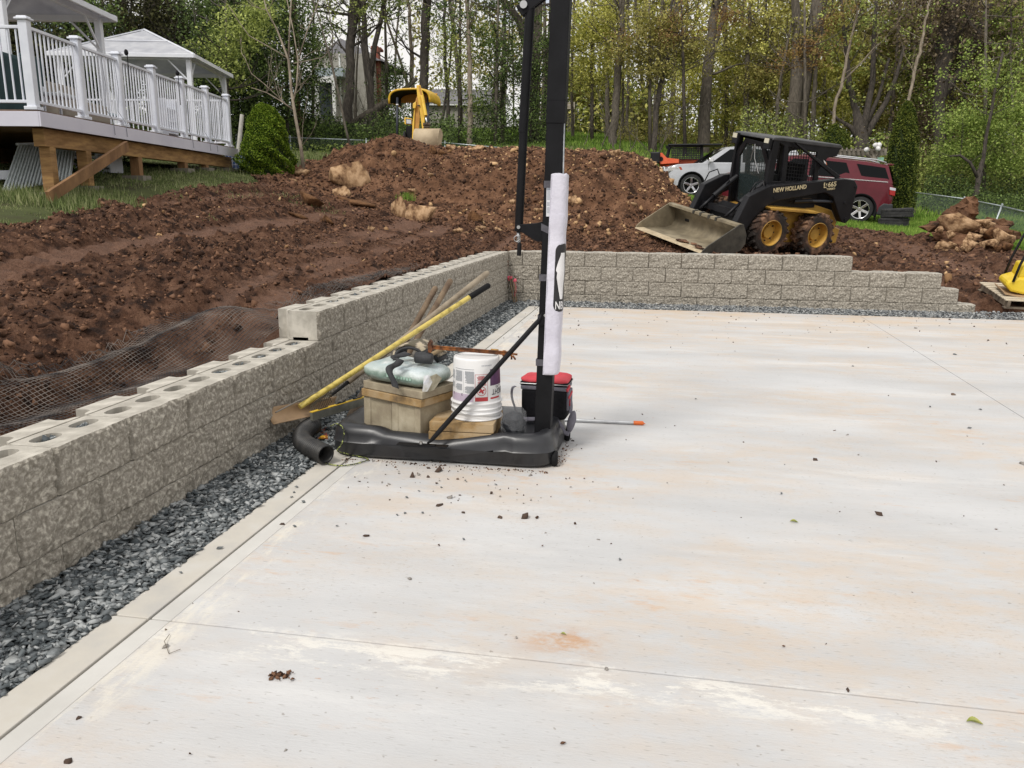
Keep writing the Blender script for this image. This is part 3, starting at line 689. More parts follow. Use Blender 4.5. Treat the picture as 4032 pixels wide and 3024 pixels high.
# two struts from the base to the pole
for y0_, y1_, xx in ((-7.628, -7.386, 1.036),):
    b = MB(); b.tube([(xx-.012, y0_, .138), (xx+.004, y0_, .150), (xx+.02, y0_+.006, .168), (xx+.06, y0_+.02, .215), (1.60, y1_-.006, .805), (1.625, y1_, .835), (1.642, y1_+.005, .875)], [.006, .008, .0125, .0145, .0145, .012, .008], 14); obj('strut', b, M_blksteel, hoop, smooth=True)
b = MB(); b.prism([(1.600, .815), (1.640, .800), (1.672, .835), (1.676, .872), (1.640, .880)], -7.389, -7.384); obj('strut_bracket', b, M_blksteel, hoop, bevel=.002)
b = MB(); b.cyl((1.660, -7.40, .862), (1.660, -7.386, .862), .009, n=10); b.cyl((.985, -7.628, .128), (.985, -7.628, .145), .010, n=10); obj('bolt', b, M_zinc, hoop, smooth=True, auto=40)
b = MB(); b.box((.99, -7.615, .122), (.30, .05, .006)); b.box((1.02, -7.625, .129), (.10, .03, .006)); obj('foot_plate', b, M_blksteel, hoop, bevel=.002)
# pad with its emblem wrapped round the near right edge
def pad_x(z): return pole_at(z)[0]
def pad_section(z, grow=0):
    c = pad_x(z); P = []; r = .036
    xl = c-.004; xr = c+.080; yn = -7.33-pw/2-.022; yf = -7.33+pw/2+.022; fold = .004*math.sin(z*23)+.003*math.sin(z*41+1)
    yn -= fold*.5+grow; xr += grow+fold*.4; yf += grow
    P.append((xl, yn)); P.append((xl+.02, yn-.003))
    for a in np.linspace(-90, 0, 9): P.append((xr-r+r*math.cos(R(a)), yn+r+r*math.sin(R(a))))
    for a in np.linspace(0, 90, 9): P.append((xr-r+r*math.cos(R(a)), yf-r+r*math.sin(R(a))))
    P.append((xl+.02, yf)); P.append((xl, yf)); P.append((xl, yf-.018)); P.append((c+pw/2+.004, yf-.020)); P.append((c+pw/2+.004, yn+.020)); P.append((xl, yn+.018))
    return P
zs_ = np.r_[.517, .520, .53, np.linspace(.55, 1.61, 60), 1.628, 1.636, 1.638]
rows_ = []
for z in zs_:
    g2 = -.006 if (z < .519 or z > 1.637) else (-.002 if z < .525 or z > 1.63 else 0)
    P = pad_section(z, g2); rows_.append([(x, y, z+(.004*math.sin(i*.9) if z > 1.62 else 0)) for i, (x, y) in enumerate(P)]+[(P[0][0], P[0][1], z)])
b = MB(); b.grid(rows_); m_ = len(rows_[0]); b.f.append(tuple(range(m_-1))[::-1]); b.f.append(tuple((len(rows_)-1)*m_+i for i in range(m_-1)))
pad = obj('pad', b, M_vinyl, hoop, smooth=True, auto=50)
b = MB(); b.tube([(pad_x(z)-.005, -7.33-pw/2-.0235, z) for z in np.linspace(.52, 1.635, 12)], .0022, 6); obj('pad_piping', b, M_vinyl, pad)
def pad_skin(s, z, off):
    """point on the pad surface: s = metres from the near seam, going right and round the edge"""
    P = pad_section(z)[:22]; acc = 0
    for a, c in zip(P[:-1], P[1:]):
        l_ = math.hypot(c[0]-a[0], c[1]-a[1])
        if acc+l_ >= s or c is P[-1]:
            t = (s-acc)/l_; nx_, ny_ = (c[1]-a[1])/l_, -(c[0]-a[0])/l_
            return (a[0]+(c[0]-a[0])*t+nx_*off, a[1]+(c[1]-a[1])*t+ny_*off, z)
        acc += l_
def pad_patch(name, m, outline, off, n=1):
    """outline(z) -> (s0, s1) spans along z"""
    b = MB()
    for z0, z1, f in outline:
        rows2 = []
        for z in np.linspace(z0, z1, max(2, int((z1-z0)/.006))):
            s0, s1 = f(z)
            rows2.append([pad_skin(s0+(s1-s0)*t, z, off) for t in np.linspace(0, 1, 9)])
        b.grid(rows2)
    return obj(name, b, m, pad, smooth=True)
z0_, z1_ = .884, 1.262
def emblem(z):
    e = .042; d = 0
    if z > z1_-e: d = e-math.sqrt(max(0, e*e-(z-(z1_-e))**2))
    if z < z0_+e: d = e-math.sqrt(max(0, e*e-((z0_+e)-z)**2))
    return (.040+d*.8, .165-d*.8)
pad_patch('emblem', mat('emblem_black', (.016, .015, .017), rough=.5), [(z0_, z1_, emblem)], .0012)
def figure(z):
    c = np.interp(z, [.953, 1.007, 1.076, 1.106, 1.112, 1.126, 1.165, 1.2025], [.078, .065, .053, .0555, .0475, .0485, .058, .071]); return (c, np.interp(z, [.953, 1.0, 1.12, 1.2025], [.095, .12, .13, .105]))
pad_patch('emblem_figure', M_white, [(.955, 1.213, figure)], .0020)
me = text_mesh('NBA', .036, .0003, .0006, .78, 'LEFT')
for v in me.vertices:
    p_ = pad_skin(.050+v.co.x*1.0, .918+v.co.y*1.25, .0018+v.co.z); v.co = p_
me.transform(world_inv(pad)); link('emblem_letters', me, M_white, pad)
for z, tilt in ((1.582, 0), (1.352, -.028), (1.072, 0), (.842, -.026), (.585, 0)):
    c = pole_at(z); b = MB(); o_ = pw/2+.0030
    pts_ = [(-o_, -o_, 0), (o_*.2, -o_, tilt), (o_*.2, o_, tilt), (-o_, o_, 0)]
    for (a, bb) in ((0, 1), (2, 3), (3, 0)):
        pa = np.array(pts_[a])+c; pc = np.array(pts_[bb])+c; pa[2] = z+pts_[a][2]; pc[2] = z+pts_[bb][2]
        b.add([pa-(0, 0, .019), pc-(0, 0, .019), pc+(0, 0, .019), pa+(0, 0, .019)], [(0, 1, 2, 3)])
    o = obj('strap', b, M_strap, hoop); sm = o.modifiers.new('s', 'SOLIDIFY'); sm.thickness = .003; sm.offset = 1
# label with print
c = pole_at(1.49); b = MB(); b.box((c[0]-.012, -7.33-pw/2-.0012, 1.487), (.036, .0016, .155)); lab = obj('warning_label', b, mat('label_white', srgb('dcdde0'), rough=.5), hoop)
b = MB(); rr = random.Random(3)
b.box((c[0]-.012, -7.33-pw/2-.0024, 1.556), (.033, .0006, .012))
for k in range(22):
    z = 1.545-k*.0055
    if k in (9, 10, 15): continue
    L_ = .026*rr.uniform(.7, 1); b.box((c[0]-.027+L_/2, -7.33-pw/2-.0022, z), (L_, .0006, .0022))
obj('fine_print', b, mat('print_grey', srgb('8b9099'), rough=.6), lab)

# ================================================================ stacked blocks and slabs on the base
M_buff = mat('buff_concrete', srgb('857968'), srgb('b8ae98'), 6, rough=.95, bump=.7, bscale=110, bdist=.004, contrast=(.3, .68), c3=srgb('a0957f'), spec=.2)
M_buff2 = mat('buff_concrete_damp', srgb('6a5a46'), srgb('ac9778'), 5, rough=.95, bump=.7, bscale=110, bdist=.004, contrast=(.38, .60), c3=srgb('a0845c'), spec=.2)
BX = Vector((.530, -7.330, .132)); RZ = math.atan2(-.196, .45)
MS = Matrix.Translation(BX) @ Matrix.Rotation(RZ, 4, 'Z') @ Matrix.Rotation(R(1.2), 4, 'Y')
def stacked(name, label, cat, mb, m, M=MS, group='concrete pieces stacked on the hoop base', bevel=.004):
    me = mb.mesh(name); o = link(name, me, m); o.matrix_world = M; loc_, rot_, sc_ = M.decompose(); o.location = loc_; o.rotation_euler = rot_.to_euler()
    bv = o.modifiers.new('b', 'BEVEL'); bv.width = bevel; bv.segments = 2; bv.angle_limit = R(35); bv.limit_method = 'ANGLE'
    return tag(o, label, cat, group)
def endblock(x, wdt, rid):
    b = MB(); f = .0
    poly = [(x, 0), (x+.045, 0), (x+.052, .010), (x+wdt-.05, .010), (x+wdt-.044, .002), (x+wdt, .002), (x+wdt, .30), (x, .30)] if rid else [(x, 0), (x+.05, 0), (x+.058, .012), (x+wdt-.03, .012), (x+wdt, .006), (x+wdt, .30), (x, .30)]
    b.prism(poly, 0, .193, 'XY'); return b
stacked('concrete_block', 'left upright grey block under the two buff slabs, with a raised strip down its edge', 'concrete block', endblock(0, .222, 0), M_buff)
stacked('concrete_block', 'right upright grey block under the two buff slabs, nearest the capstones', 'concrete block', endblock(.229, .222, 1), M_buff)
stacked('cap_slab', 'lower, orange-tinted slab lying across the two upright blocks', 'concrete slab', MB().box((.232, .150, .219), (.475, .325, .046)), M_buff2)
stacked('cap_slab', 'upper buff slab with a stained edge, right under the cement bag', 'concrete slab', MB().box((.240, .152, .268), (.468, .318, .046)), M_buff)
MC = Matrix.Translation((1.005, -7.545, .128)) @ Matrix.Rotation(R(2), 4, 'Z')
stacked('cap_slab', 'bottom slab of the pair under the white bucket', 'concrete slab', MB().box((.185, .17, .029), (.372, .33, .055)), M_buff2, MC)
stacked('cap_slab', 'wet-topped slab that the white bucket stands on', 'concrete slab', MB().box((.195, .17, .088), (.378, .335, .056)), M_buff2, MC)

# ================================================================ cement bag, knee pads, mallet
def bag_mat():
    m = mat('bag_plastic', srgb('b9c2be'), srgb('dfe3e2'), 9, rough=.32, bump=.9, bscale=9, bdist=.02, contrast=(.35, .6), c3=srgb('cbd3cf')); t = m.node_tree; n = t.nodes; l = t.links; b = n['Principled BSDF']
    base = b.inputs['Base Color'].links[0].from_socket; tcn = [x for x in n if x.type == 'TEX_COORD'][0]
    sp = n.new('ShaderNodeSeparateXYZ'); l.new(tcn.outputs['Object'], sp.inputs[0])
    z = n.new('ShaderNodeTexNoise'); z.inputs['Scale'].default_value = 14; z.inputs['Detail'].default_value = 6; l.new(tcn.outputs['Object'], z.inputs['Vector'])
    ma = n.new('ShaderNodeMath'); ma.operation = 'MULTIPLY_ADD'; ma.inputs[1].default_value = .06; l.new(z.outputs['Fac'], ma.inputs[0]); l.new(sp.outputs['Z'], ma.inputs[2])
    r = n.new('ShaderNodeValToRGB'); e = r.color_ramp.elements; e[0].position = .0; e[0].color = (.10, .13, .09, 1); e[1].position = 1; e[1].color = (1, 1, 1, 1)
    for p_, c_ in ((.34, srgb('6f7f6d')), (.42, srgb('2f6b52')), (.52, srgb('8aa594')), (.60, srgb('d9dedb')), (.78, srgb('cfd8dc')), (.86, srgb('c2d2d8')), (.92, srgb('dfe2e2'))):
        k = r.color_ramp.elements.new(p_); k.color = tuple(c_)+(1,)
    e[0].color = srgb('6b6a52')+(1,)
    mr = n.new('ShaderNodeMapRange'); mr.inputs['From Min'].default_value = -.05; mr.inputs['From Max'].default_value = .11; l.new(ma.outputs[0], mr.inputs[0]); l.new(mr.outputs[0], r.inputs['Fac'])
    mx_ = n.new('ShaderNodeMix'); mx_.data_type = 'RGBA'; mx_.blend_type = 'MULTIPLY'; mx_.inputs['Factor'].default_value = .72; l.new(base, mx_.inputs['A']); l.new(r.outputs['Color'], mx_.inputs['B']); l.new(mx_.outputs['Result'], b.inputs['Base Color'])
    return m
M_bag = bag_mat()
def pillow(lx, ly, lz, seed, nu=44, nv=22, ex=.42):
    b = MB(); rows3 = []
    for i in range(nu):
        a = 2*math.pi*i/nu; row = []
        for j in range(nv+1):
            t = math.pi*(j/nv-.5); cz = math.cos(t); sz = math.sin(t)
            px_ = lx*(abs(math.cos(a))**ex)*(1 if math.cos(a) > 0 else -1)*max(cz, 0)**.45; py_ = ly*(abs(math.sin(a))**ex)*(1 if math.sin(a) > 0 else -1)*max(cz, 0)**.45
            pz_ = lz*(abs(sz)**.75)*(1 if sz > 0 else -1)*(1-.18*(px_/lx)**4-.15*(py_/ly)**4)
            nn = mnoise.noise(Vector((px_*9+seed, py_*9, pz_*12)))*.010+mnoise.noise(Vector((px_*26+seed, py_*20, pz_*40)))*.004
            row.append((px_*(1+nn), py_*(1+nn), pz_+nn*.9))
        rows3.append(row)
    b.grid(rows3, closeu=True); return b
bagM = MS @ Matrix.Translation((.225, .150, .353)) @ Matrix.Rotation(R(7), 4, 'Z') @ Matrix.Rotation(R(2), 4, 'Y')
bag = thing('cement_bag', 'full white and green plastic bag lying on the buff slabs, torn at its right corner', 'bag', bagM.translation, rot=bagM.to_euler())
obj('bag_body', pillow(.248, .165, .064, 3), M_bag, bag, smooth=True, world=False)
b = MB(); b.add([(.226, -.168, .038), (.252, -.150, .046), (.262, -.13, .0), (.250, -.160, -.052), (.222, -.174, -.060), (.232, -.178, -.010)], [(0, 1, 5), (1, 2, 5), (2, 3, 5), (3, 4, 5)]); o = obj('torn_corner', b, mat('torn_paper', srgb('dcdfe6'), srgb('b9b7ae'), 20, rough=.8), bag, world=False); o.modifiers.new('s', 'SOLIDIFY').thickness = .002
b = MB(); b.add([(.246, -.145, .03), (.268, -.10, .045), (.276, -.05, .01), (.262, -.11, -.05), (.25, -.15, -.058)], [(0, 1, 2, 3, 4)]); o = obj('bag_flap', b, mat('kraft', srgb('8f8873'), srgb('b6b09a'), 15, rough=.9), bag, world=False); o.modifiers.new('s', 'SOLIDIFY').thickness = .002
rr = random.Random(8); b = MB()
for k in range(9):
    hx = -.03+k*.020; b.box((hx, -.166, -.001+rr.uniform(-.002, .002)), (.013, .002, .014))
    b.box((hx-.004, -.1665, .002), (.003, .003, .020))
obj('bag_print', b, mat('bag_print_pale', srgb('a9c7b8'), rough=.5), bag, world=False)
def ribbon(pts, wdt, nrm=(0, 1, 0), thick=.004):
    """flat band along pts; nrm = direction of its width"""
    b = MB(); nv_ = np.array(nrm, float); nv_ /= np.linalg.norm(nv_); P = [np.array(p_, float) for p_ in pts]
    # smooth
    Q = []
    for i in range(len(P)-1):
        for t in np.linspace(0, 1, 6, endpoint=False):
            p0 = P[max(i-1, 0)]; p1 = P[i]; p2 = P[i+1]; p3 = P[min(i+2, len(P)-1)]
            Q.append(.5*((2*p1)+(-p0+p2)*t+(2*p0-5*p1+4*p2-p3)*t*t+(-p0+3*p1-3*p2+p3)*t**3))
    Q.append(P[-1]); b.grid([[q_-nv_*wdt/2, q_, q_+nv_*wdt/2] for q_ in Q]); return b
def solid(o, t, off=0): s_ = o.modifiers.new('s', 'SOLIDIFY'); s_.thickness = t; s_.offset = off; return o
M_camo = mat('camo_cloth', srgb('5d5748'), srgb('b3a78f'), 14, rough=.9, bump=.3, contrast=(.44, .52), c3=srgb('8a7f74'), c3pos=.48)
M_rubber = mat('dark_rubber', (.022, .023, .025), (.045, .046, .05), 20, rough=.75, bump=.3, bscale=90)
kp = thing('knee_pads', 'camouflage and black knee pads with a dangling strap, dropped on the cement bag', 'knee pads', (.85, -7.3, .56))
c1 = lambda x, y, yy: Yp(1400+x/3.403, 1330+y/3.403, yy)
arch = [c1(585, 225, -7.33), c1(610, 130, -7.31), c1(690, 75, -7.29), c1(800, 62, -7.28), c1(900, 92, -7.28), c1(965, 150, -7.28)]
solid(obj('pad_shell', ribbon(arch, .12, (.35, .9, .15)), M_camo, kp, smooth=True), .012)
arch2 = [p_-np.array((0, 0, .016))+np.array((.006, -.012, 0)) for p_ in arch]
solid(obj('pad_lining', ribbon(arch2, .115, (.35, .9, .15)), M_rubber, kp, smooth=True), .014)
arch3 = [c1(900, 90, -7.22), c1(980, 105, -7.20), c1(1080, 150, -7.18), c1(1170, 230, -7.17)]
solid(obj('pad_shell', ribbon(arch3, .10, (.3, .95, .1)), M_camo, kp, smooth=True), .012)
solid(obj('pad_lining', ribbon([p_-np.array((0, 0, .03)) for p_ in arch3], .09, (.3, .95, .1)), M_rubber, kp, smooth=True), .03)
st = [c1(700, 205, -7.40), c1(620, 235, -7.45), c1(545, 250, -7.47), c1(515, 270, -7.48), c1(545, 300, -7.49), c1(600, 290, -7.49), c1(560, 350, -7.50), c1(470, 395, -7.51), c1(450, 450, -7.52), c1(490, 540, -7.53), c1(520, 600, -7.535), c1(535, 668, -7.54)]
solid(obj('strap', ribbon(st, .044, (.85, .25, -.35)), M_rubber, kp, smooth=True), .006)
ml = MB(); a = c1(800, 262, -7.37); e_ = c1(1030, 282, -7.37); ml.tube([a, a+(e_-a)*.06, a+(e_-a)*.94, e_], [.028, .034, .034, .028], 20); mal = thing('rubber_mallet', 'worn black rubber mallet head lying on the cement bag under the knee pads', 'mallet', tuple((a+e_)/2))
obj('head', ml, M_rubber, mal, smooth=True, auto=50); ml = MB(); m0 = (a+e_)/2; ml.tube([m0+np.array((0, .02, .0)), m0+np.array((.06, .22, .02))], .013, 10); obj('handle', ml, mat('ash_handle', srgb('7d6a4e'), srgb('a08a68'), 12, rough=.7, stretch=(1, 1, 8)), mal, smooth=True)

# ================================================================ bucket, upside down
bc = Vector((1.250, -7.355, .246)); bucket = thing('bucket', 'white plastic bucket standing upside down with red, purple and grey printing', 'bucket', bc)
M_buck = mat('bucket_plastic', srgb('d9d9da'), srgb('e6e6e6'), 5, rough=.38, bump=.05, contrast=(.3, .6), c3=srgb('dedddc'))
def brad(z): return .1345+(.146-.1345)*(1-z/.362)
prof = [(.150, 0), (.153, .002), (.153, .006), (brad(.01), .010), (brad(.035), .036), (.152, .038), (.152, .043), (brad(.045), .047), (brad(.060), .062), (.151, .064), (.151, .068), (brad(.07), .073), (brad(.092), .094), (.1535, .098), (.1535, .103), (brad(.11), .108), (brad(.35), .350), (.1325, .358), (.128, .362), (.122, .362), (.120, .356), (.0, .356)]
b = MB(); b.lathe(prof, 64, bc); obj('pail', b, M_buck, bucket, smooth=True, auto=35)
b = MB(); b.tube([tuple(bc+Vector((.157*math.cos(a), .157*math.sin(a), .082-.060*(math.sin((a-R(180))/2*1.0))**1))) for a in np.linspace(R(180), R(352), 26)], .0018, 6); obj('bail', b, M_zinc, bucket, smooth=True)
TH0 = math.atan2(CAM[1]-bc.y, CAM[0]-bc.x)       # the printed side faces the camera's side of the slab
def wrap(a, z, off=.0008): r2 = brad(z)+off; return (bc.x+r2*math.cos(TH0+a), bc.y+r2*math.sin(TH0+a), bc.z+z)
def bpatch(name, a0, a1, z0, z1, col, off=.0008, parent=None):
    b = MB(); n = max(2, int(abs(a1-a0)/.05)+1); b.grid([[wrap(R(a), z, off) for z in (z0, z1)] for a in np.linspace(a0, a1, n+1)]); return b
def bobj(name, patches, m):
    b = MB()
    for (a0, a1, z0, z1, off) in patches:
        n = max(1, int(abs(a1-a0)/4)+1); b.grid([[wrap(R(a), z, off) for z in (z0, z1)] for a in np.linspace(a0, a1, n+1)])
    return obj(name, b, m, bucket, smooth=True)
P_grey = mat('ink_grey', srgb('8d9196'), rough=.5); P_red = mat('ink_red', srgb('b5383c'), rough=.5); P_pur = mat('ink_purple', srgb('4b2c4f'), srgb('5c3a5e'), 9, rough=.5); P_lav = mat('ink_lavender', srgb('b9a3bd'), rough=.5); P_dark = mat('ink_dark', srgb('3c3540'), rough=.5)
rr = random.Random(5); gl = []
for (a0, a1, z0, z1) in ((-29, -6, .222, .292), (-29, -6, .165, .205), (-60, -37, .232, .292), (-60, -37, .178, .215), (-82, -67, .238, .288), (-82, -67, .19, .220)):
    z = z1
    while z > z0: gl.append((a0+(rr.uniform(0, .25)*(a1-a0) if rr.random() < .3 else 0), a1, z-.0026, z, .0008)); z -= .0042
gl.append((-62, -6, .302, .3045, .0008)); gl.append((-33.4, -33, .165, .29, .0008)); gl.append((-64, -63.6, .175, .288, .0008))
bobj('small_print', gl, P_grey)
bobj('lavender_print', [(-78+rr.uniform(0, 3), -5-rr.uniform(0, 4), z-.0028, z, .0008) for z in np.arange(.118, .160, .0045)], P_lav)
f = .0022; bobj('red_print', [(-4, 27, .274, .276, .0009), (-4, 27, .118, .120, .0009), (-4, -3.2, .118, .276, .0009), (26.2, 27, .118, .276, .0009), (-4, 27, .118, .142, .0009), (34, 66, .126, .136, .0009)]+[(0+rr.uniform(0, 4), 24-rr.uniform(0, 5), z-.0028, z, .0009) for z in np.arange(.214, .268, .0052) if abs(z-.240) > .004], P_red)
b = MB(); cz_, ca_ = .178, 11.5
for k in range(28):
    a_, c_ = 2*math.pi*k/28, 2*math.pi*(k+1)/28
    b.add([wrap(R(ca_)+.1*0+r2*math.cos(t)/.14, cz_+r2*math.sin(t), .0010) for r2, t in ((.024, a_), (.0275, a_), (.0275, c_), (.024, c_))], [(0, 1, 2, 3)])
hand = [(-.016, .014), (-.004, .019), (.004, .006), (.016, .012), (.018, .004), (.009, -.002), (.015, -.012), (.004, -.016), (-.002, -.006), (-.014, -.012), (-.018, -.004), (-.008, .004)]
b.add([wrap(R(ca_)+x/.14, cz_+y, .0011) for x, y in hand], [tuple(range(12))]); obj('warning_icon', b, P_red, bucket)
bobj('purple_print', [(34, 84, .205, .302, .0009)], P_pur)
bobj('dark_print', [(52, 62, .188, .192, .0009), (50, 70, .196, .199, .0009), (16, 44, .325, .333, .0008)][:2], P_dark)
bobj('batch_code', [(12+k*4, 14.6+k*4, .322, .329, .0008) for k in range(7)], mat('ink_faint', srgb('b4b6ba'), rough=.5))
me = text_mesh('WEIGHT', .033, .0003, .0006, .82, 'RIGHT')
for v in me.vertices:            # turned over with the bucket; the word ends at its left and runs on round the right side
    x, y = -v.co.x, -v.co.y; v.co = wrap(R(38)+x/.14, .168+y, .0010)
me.transform(world_inv(bucket)); link('lettering', me, P_dark, bucket)
me = text_mesh('1          2          3', .013, .0003, .0003, 1, 'CENTER')
for v in me.vertices: x, y = -v.co.x, -v.co.y; v.co = wrap(R(-37)+x/.14*1.18, .155+y, .0010)
me.transform(world_inv(bucket)); link('numerals', me, P_dark, bucket)
# rusty bar clamp lying on the bucket
M_rust = mat('rust', srgb('3a2418'), srgb('a0622c'), 18, rough=.85, bump=.5, bscale=80, contrast=(.35, .66), c3=srgb('6d4225'))
cl = thing('bar_clamp', 'rusty bar clamp lying across the upturned bucket', 'clamp', (1.22, -7.36, .62)); b = MB()
cA, cB = np.array((.975, -7.37, .650)), np.array((1.455, -7.31, .618)); ax_ = (cB-cA)/np.linalg.norm(cB-cA)
b.bar(cA, cB, .006, .020); b.bar(cA+(0, 0, .009), cB+(0, 0, .009), .014, .004); b.bar(cA-(0, 0, .009), cB-(0, 0, .009), .014, .004); obj('bar', b, M_rust, cl)
b = MB(); b.prism([(-.012, -.030), (.004, -.034), (.016, -.012), (.010, .010), (.014, .030), (.0, .045), (-.014, .020)], -.014, .014, 'XZ', Matrix.Translation(Vector(cA))); obj('fixed_jaw', b, M_rust, cl, bevel=.002)
b = MB(); b.box(tuple(cB-(.05, 0, 0)), (.016, .02, .034)); b.tube([cB-(.05, 0, -.004), cB+(.03, 0, -.004)], .006, 10); b.tube([cB+(-.004, -.004, -.034), cB+(-.006, 0, .032)], .0055, 10); b.tube([cB+(.02, -.004, -.034), cB+(.002, 0, -.012)], .006, 8); obj('screw', b, M_rust, cl, smooth=True)
b = MB(); b.cyl(cB+(-.13, .004, .016), cB+(-.085, .008, .013), .0085, n=12); obj('slide_knob', b, mat('ochre_paint', srgb('b78a3c'), srgb('8d6428'), 20, rough=.6), cl, smooth=True)

# ================================================================ clear bag of black pellets
M_clear = mat('clear_film', (.85, .87, .90), rough=.16, alpha=.07, spec=.3, bump=1, bscale=18, bdist=.02)
pb = thing('plastic_bag', 'clear plastic bag of black pieces slumped between the slabs and the hoop pole', 'bag', (1.49, -7.42, .15))
b = MB(); b.blob((1.485, -7.425, .218), (.074, .062, .078), 3, .14, 4, 2.2); obj('contents', b, mat('black_pieces', (.006, .007, .010), (.020, .022, .027), 25, rough=.5, spec=.25, bump=.8, bscale=60, bdist=.01), pb, smooth=True)
rowsb = []
for j, (z, rx, ry) in enumerate(((.140, .03, .03), (.150, .062, .052), (.20, .077, .064), (.26, .077, .062), (.30, .066, .048), (.335, .050, .036), (.37, .046, .022), (.395, .052, .016))):
    row = []
    for i in range(41):
        a = 2*math.pi*i/40; n_ = 1+.16*mnoise.noise(Vector((math.cos(a)*2.5, math.sin(a)*2.5, j*.6)))+(.22*mnoise.noise(Vector((math.cos(a)*6, math.sin(a)*6, j))) if j > 4 else 0)
        row.append((1.487-max(0, z-.3)*.35+rx*n_*math.cos(a), -7.425+ry*n_*math.sin(a), z+(.03*mnoise.noise(Vector((math.cos(a)*3, math.sin(a)*3, 9))) if j > 5 else 0)))
    row[-1] = row[0]; rowsb.append(row)
b = MB(); b.grid(rowsb); obj('film', b, M_clear, pb)

# ================================================================ cooler bag
M_cblack = mat('cooler_black', (.007, .007, .009), (.012, .012, .014), 60, spec=.2, rough=.9, bump=.2, bscale=200)
M_cgrey = mat('cooler_grey', srgb('615f69'), srgb('74727c'), 30, rough=.85, bump=.2); M_cred = mat('cooler_red', srgb('b9353f'), srgb('c84650'), 8, rough=.75, bump=.2, bscale=90)
ck = Vector((1.615, -7.00, .170)); cool = thing('cooler_bag', 'soft black cooler bag with red lid and grey shoulder strap behind the hoop pole', 'cooler bag', ck, rz=R(-3))
def rbox(cx, cy, cz, lx, ly, lz, M=None):
    return MB().box((cx, cy, cz), (lx, ly, lz))
obj('body', rbox(0, 0, .095, .285, .185, .19), M_cblack, cool, bevel=.022, seg=4, world=False)
obj('grey_band', rbox(0, 0, .198, .292, .192, .030), M_cgrey, cool, bevel=.010, seg=3, world=False)
obj('black_band', rbox(0, 0, .223, .298, .197, .024), M_cblack, cool, bevel=.008, seg=3, world=False)
b = MB(); b.tube([(.152*sx_, -.1*sy_, .224) for sx_, sy_ in ((-1, 1), (1, 1), (1, -1), (-1, -1))], .003, 6, close=True); obj('zip', b, M_zinc, cool, world=False)
lid = pillow(.150, .100, .026, 5, 40, 12, .3); o = obj('lid', lid, M_cred, cool, smooth=True, world=False); o.location = (0, 0, .242)
obj('side_pocket', rbox(.148, -.01, .12, .016, .14, .12), M_cgrey, cool, bevel=.006, seg=2, world=False)
b = MB(); b.cyl((.157, -.045, .105), (.163, -.045, .105), .026, n=24); obj('badge', b, mat('badge_red', srgb('a0242c'), rough=.4), cool, smooth=True, auto=40, world=False)
b = MB(); b.bar((.158, -.09, .145), (.160, .02, .162), .006, .014); obj('pocket_trim', b, M_cred, cool, world=False)
b = MB(); b.bar((.146, -.095, .19), (.156, -.06, .215), .01, .02); obj('zip_pull', b, M_cred, cool, world=False)
c3p = lambda x, y, yy: Yp(1650+x/3.16, 1400+y/3.16, yy)
sp_ = [c3p(1200, 380, -7.06), c3p(1165, 400, -7.07), c3p(1152, 470, -7.07), c3p(1162, 550, -7.06), c3p(1185, 620, -7.05), c3p(1205, 690, -7.04)]
solid(obj('strap', ribbon(sp_, .020, (.75, -.6, 0)), M_cgrey, cool, smooth=True), .003)
sp_ = [c3p(1860, 480, -7.06), c3p(1885, 560, -7.06), c3p(1890, 660, -7.07), c3p(1880, 720, -7.09)]
solid(obj('strap', ribbon(sp_, .026, (.7, .7, 0)), M_cgrey, cool, smooth=True), .003)
sp_ = [c3p(1660, 800, -7.13), c3p(1730, 830, -7.13), c3p(1790, 900, -7.14), c3p(1820, 960, -7.15), c3p(1870, 975, -7.16)]
solid(obj('strap', ribbon(sp_, .028, (.2, .6, .8)), M_cgrey, cool, smooth=True), .003)
sp_ = [c3p(1440, 790, -7.13), c3p(1340, 790, -7.14), c3p(1280, 785, -7.13)]
solid(obj('strap', ribbon(sp_, .026, (0, .5, .8)), M_cgrey, cool, smooth=True), .003)
sc_ = c3p(1895, 825, -7.13); SM = Matrix.Rotation(R(14), 4, 'Y') @ Matrix.Rotation(R(-25), 4, 'Z')
b = MB(); b.blob(tuple(sc_), (.028, .014, .074), 3, .05, 6, 2.0, M=SM); obj('shoulder_pad', b, M_cgrey, cool, smooth=True)

# ================================================================ tools leaning behind the stack
M_ash = mat('weathered_handle', srgb('6f6354'), srgb('a39682'), 9, rough=.8, bump=.25, bscale=60, stretch=(1, 1, 1), contrast=(.3, .7)); M_ash2 = mat('brown_handle', srgb('5a4838'), srgb('86735c'), 9, rough=.8, bump=.25)
M_brass = mat('yellow_handle', srgb('80702c'), srgb('c9b45c'), 22, rough=.35, contrast=(.25, .5), coat=.3); M_oldsteel = mat('muddy_steel', srgb('2f2820'), srgb('5a4a38'), 9, rough=.8, bump=.4)
M_tan = mat('dusty_tan_steel', srgb('8f7558'), srgb('b89a78'), 3, rough=.6, bump=.15, contrast=(.35, .65))
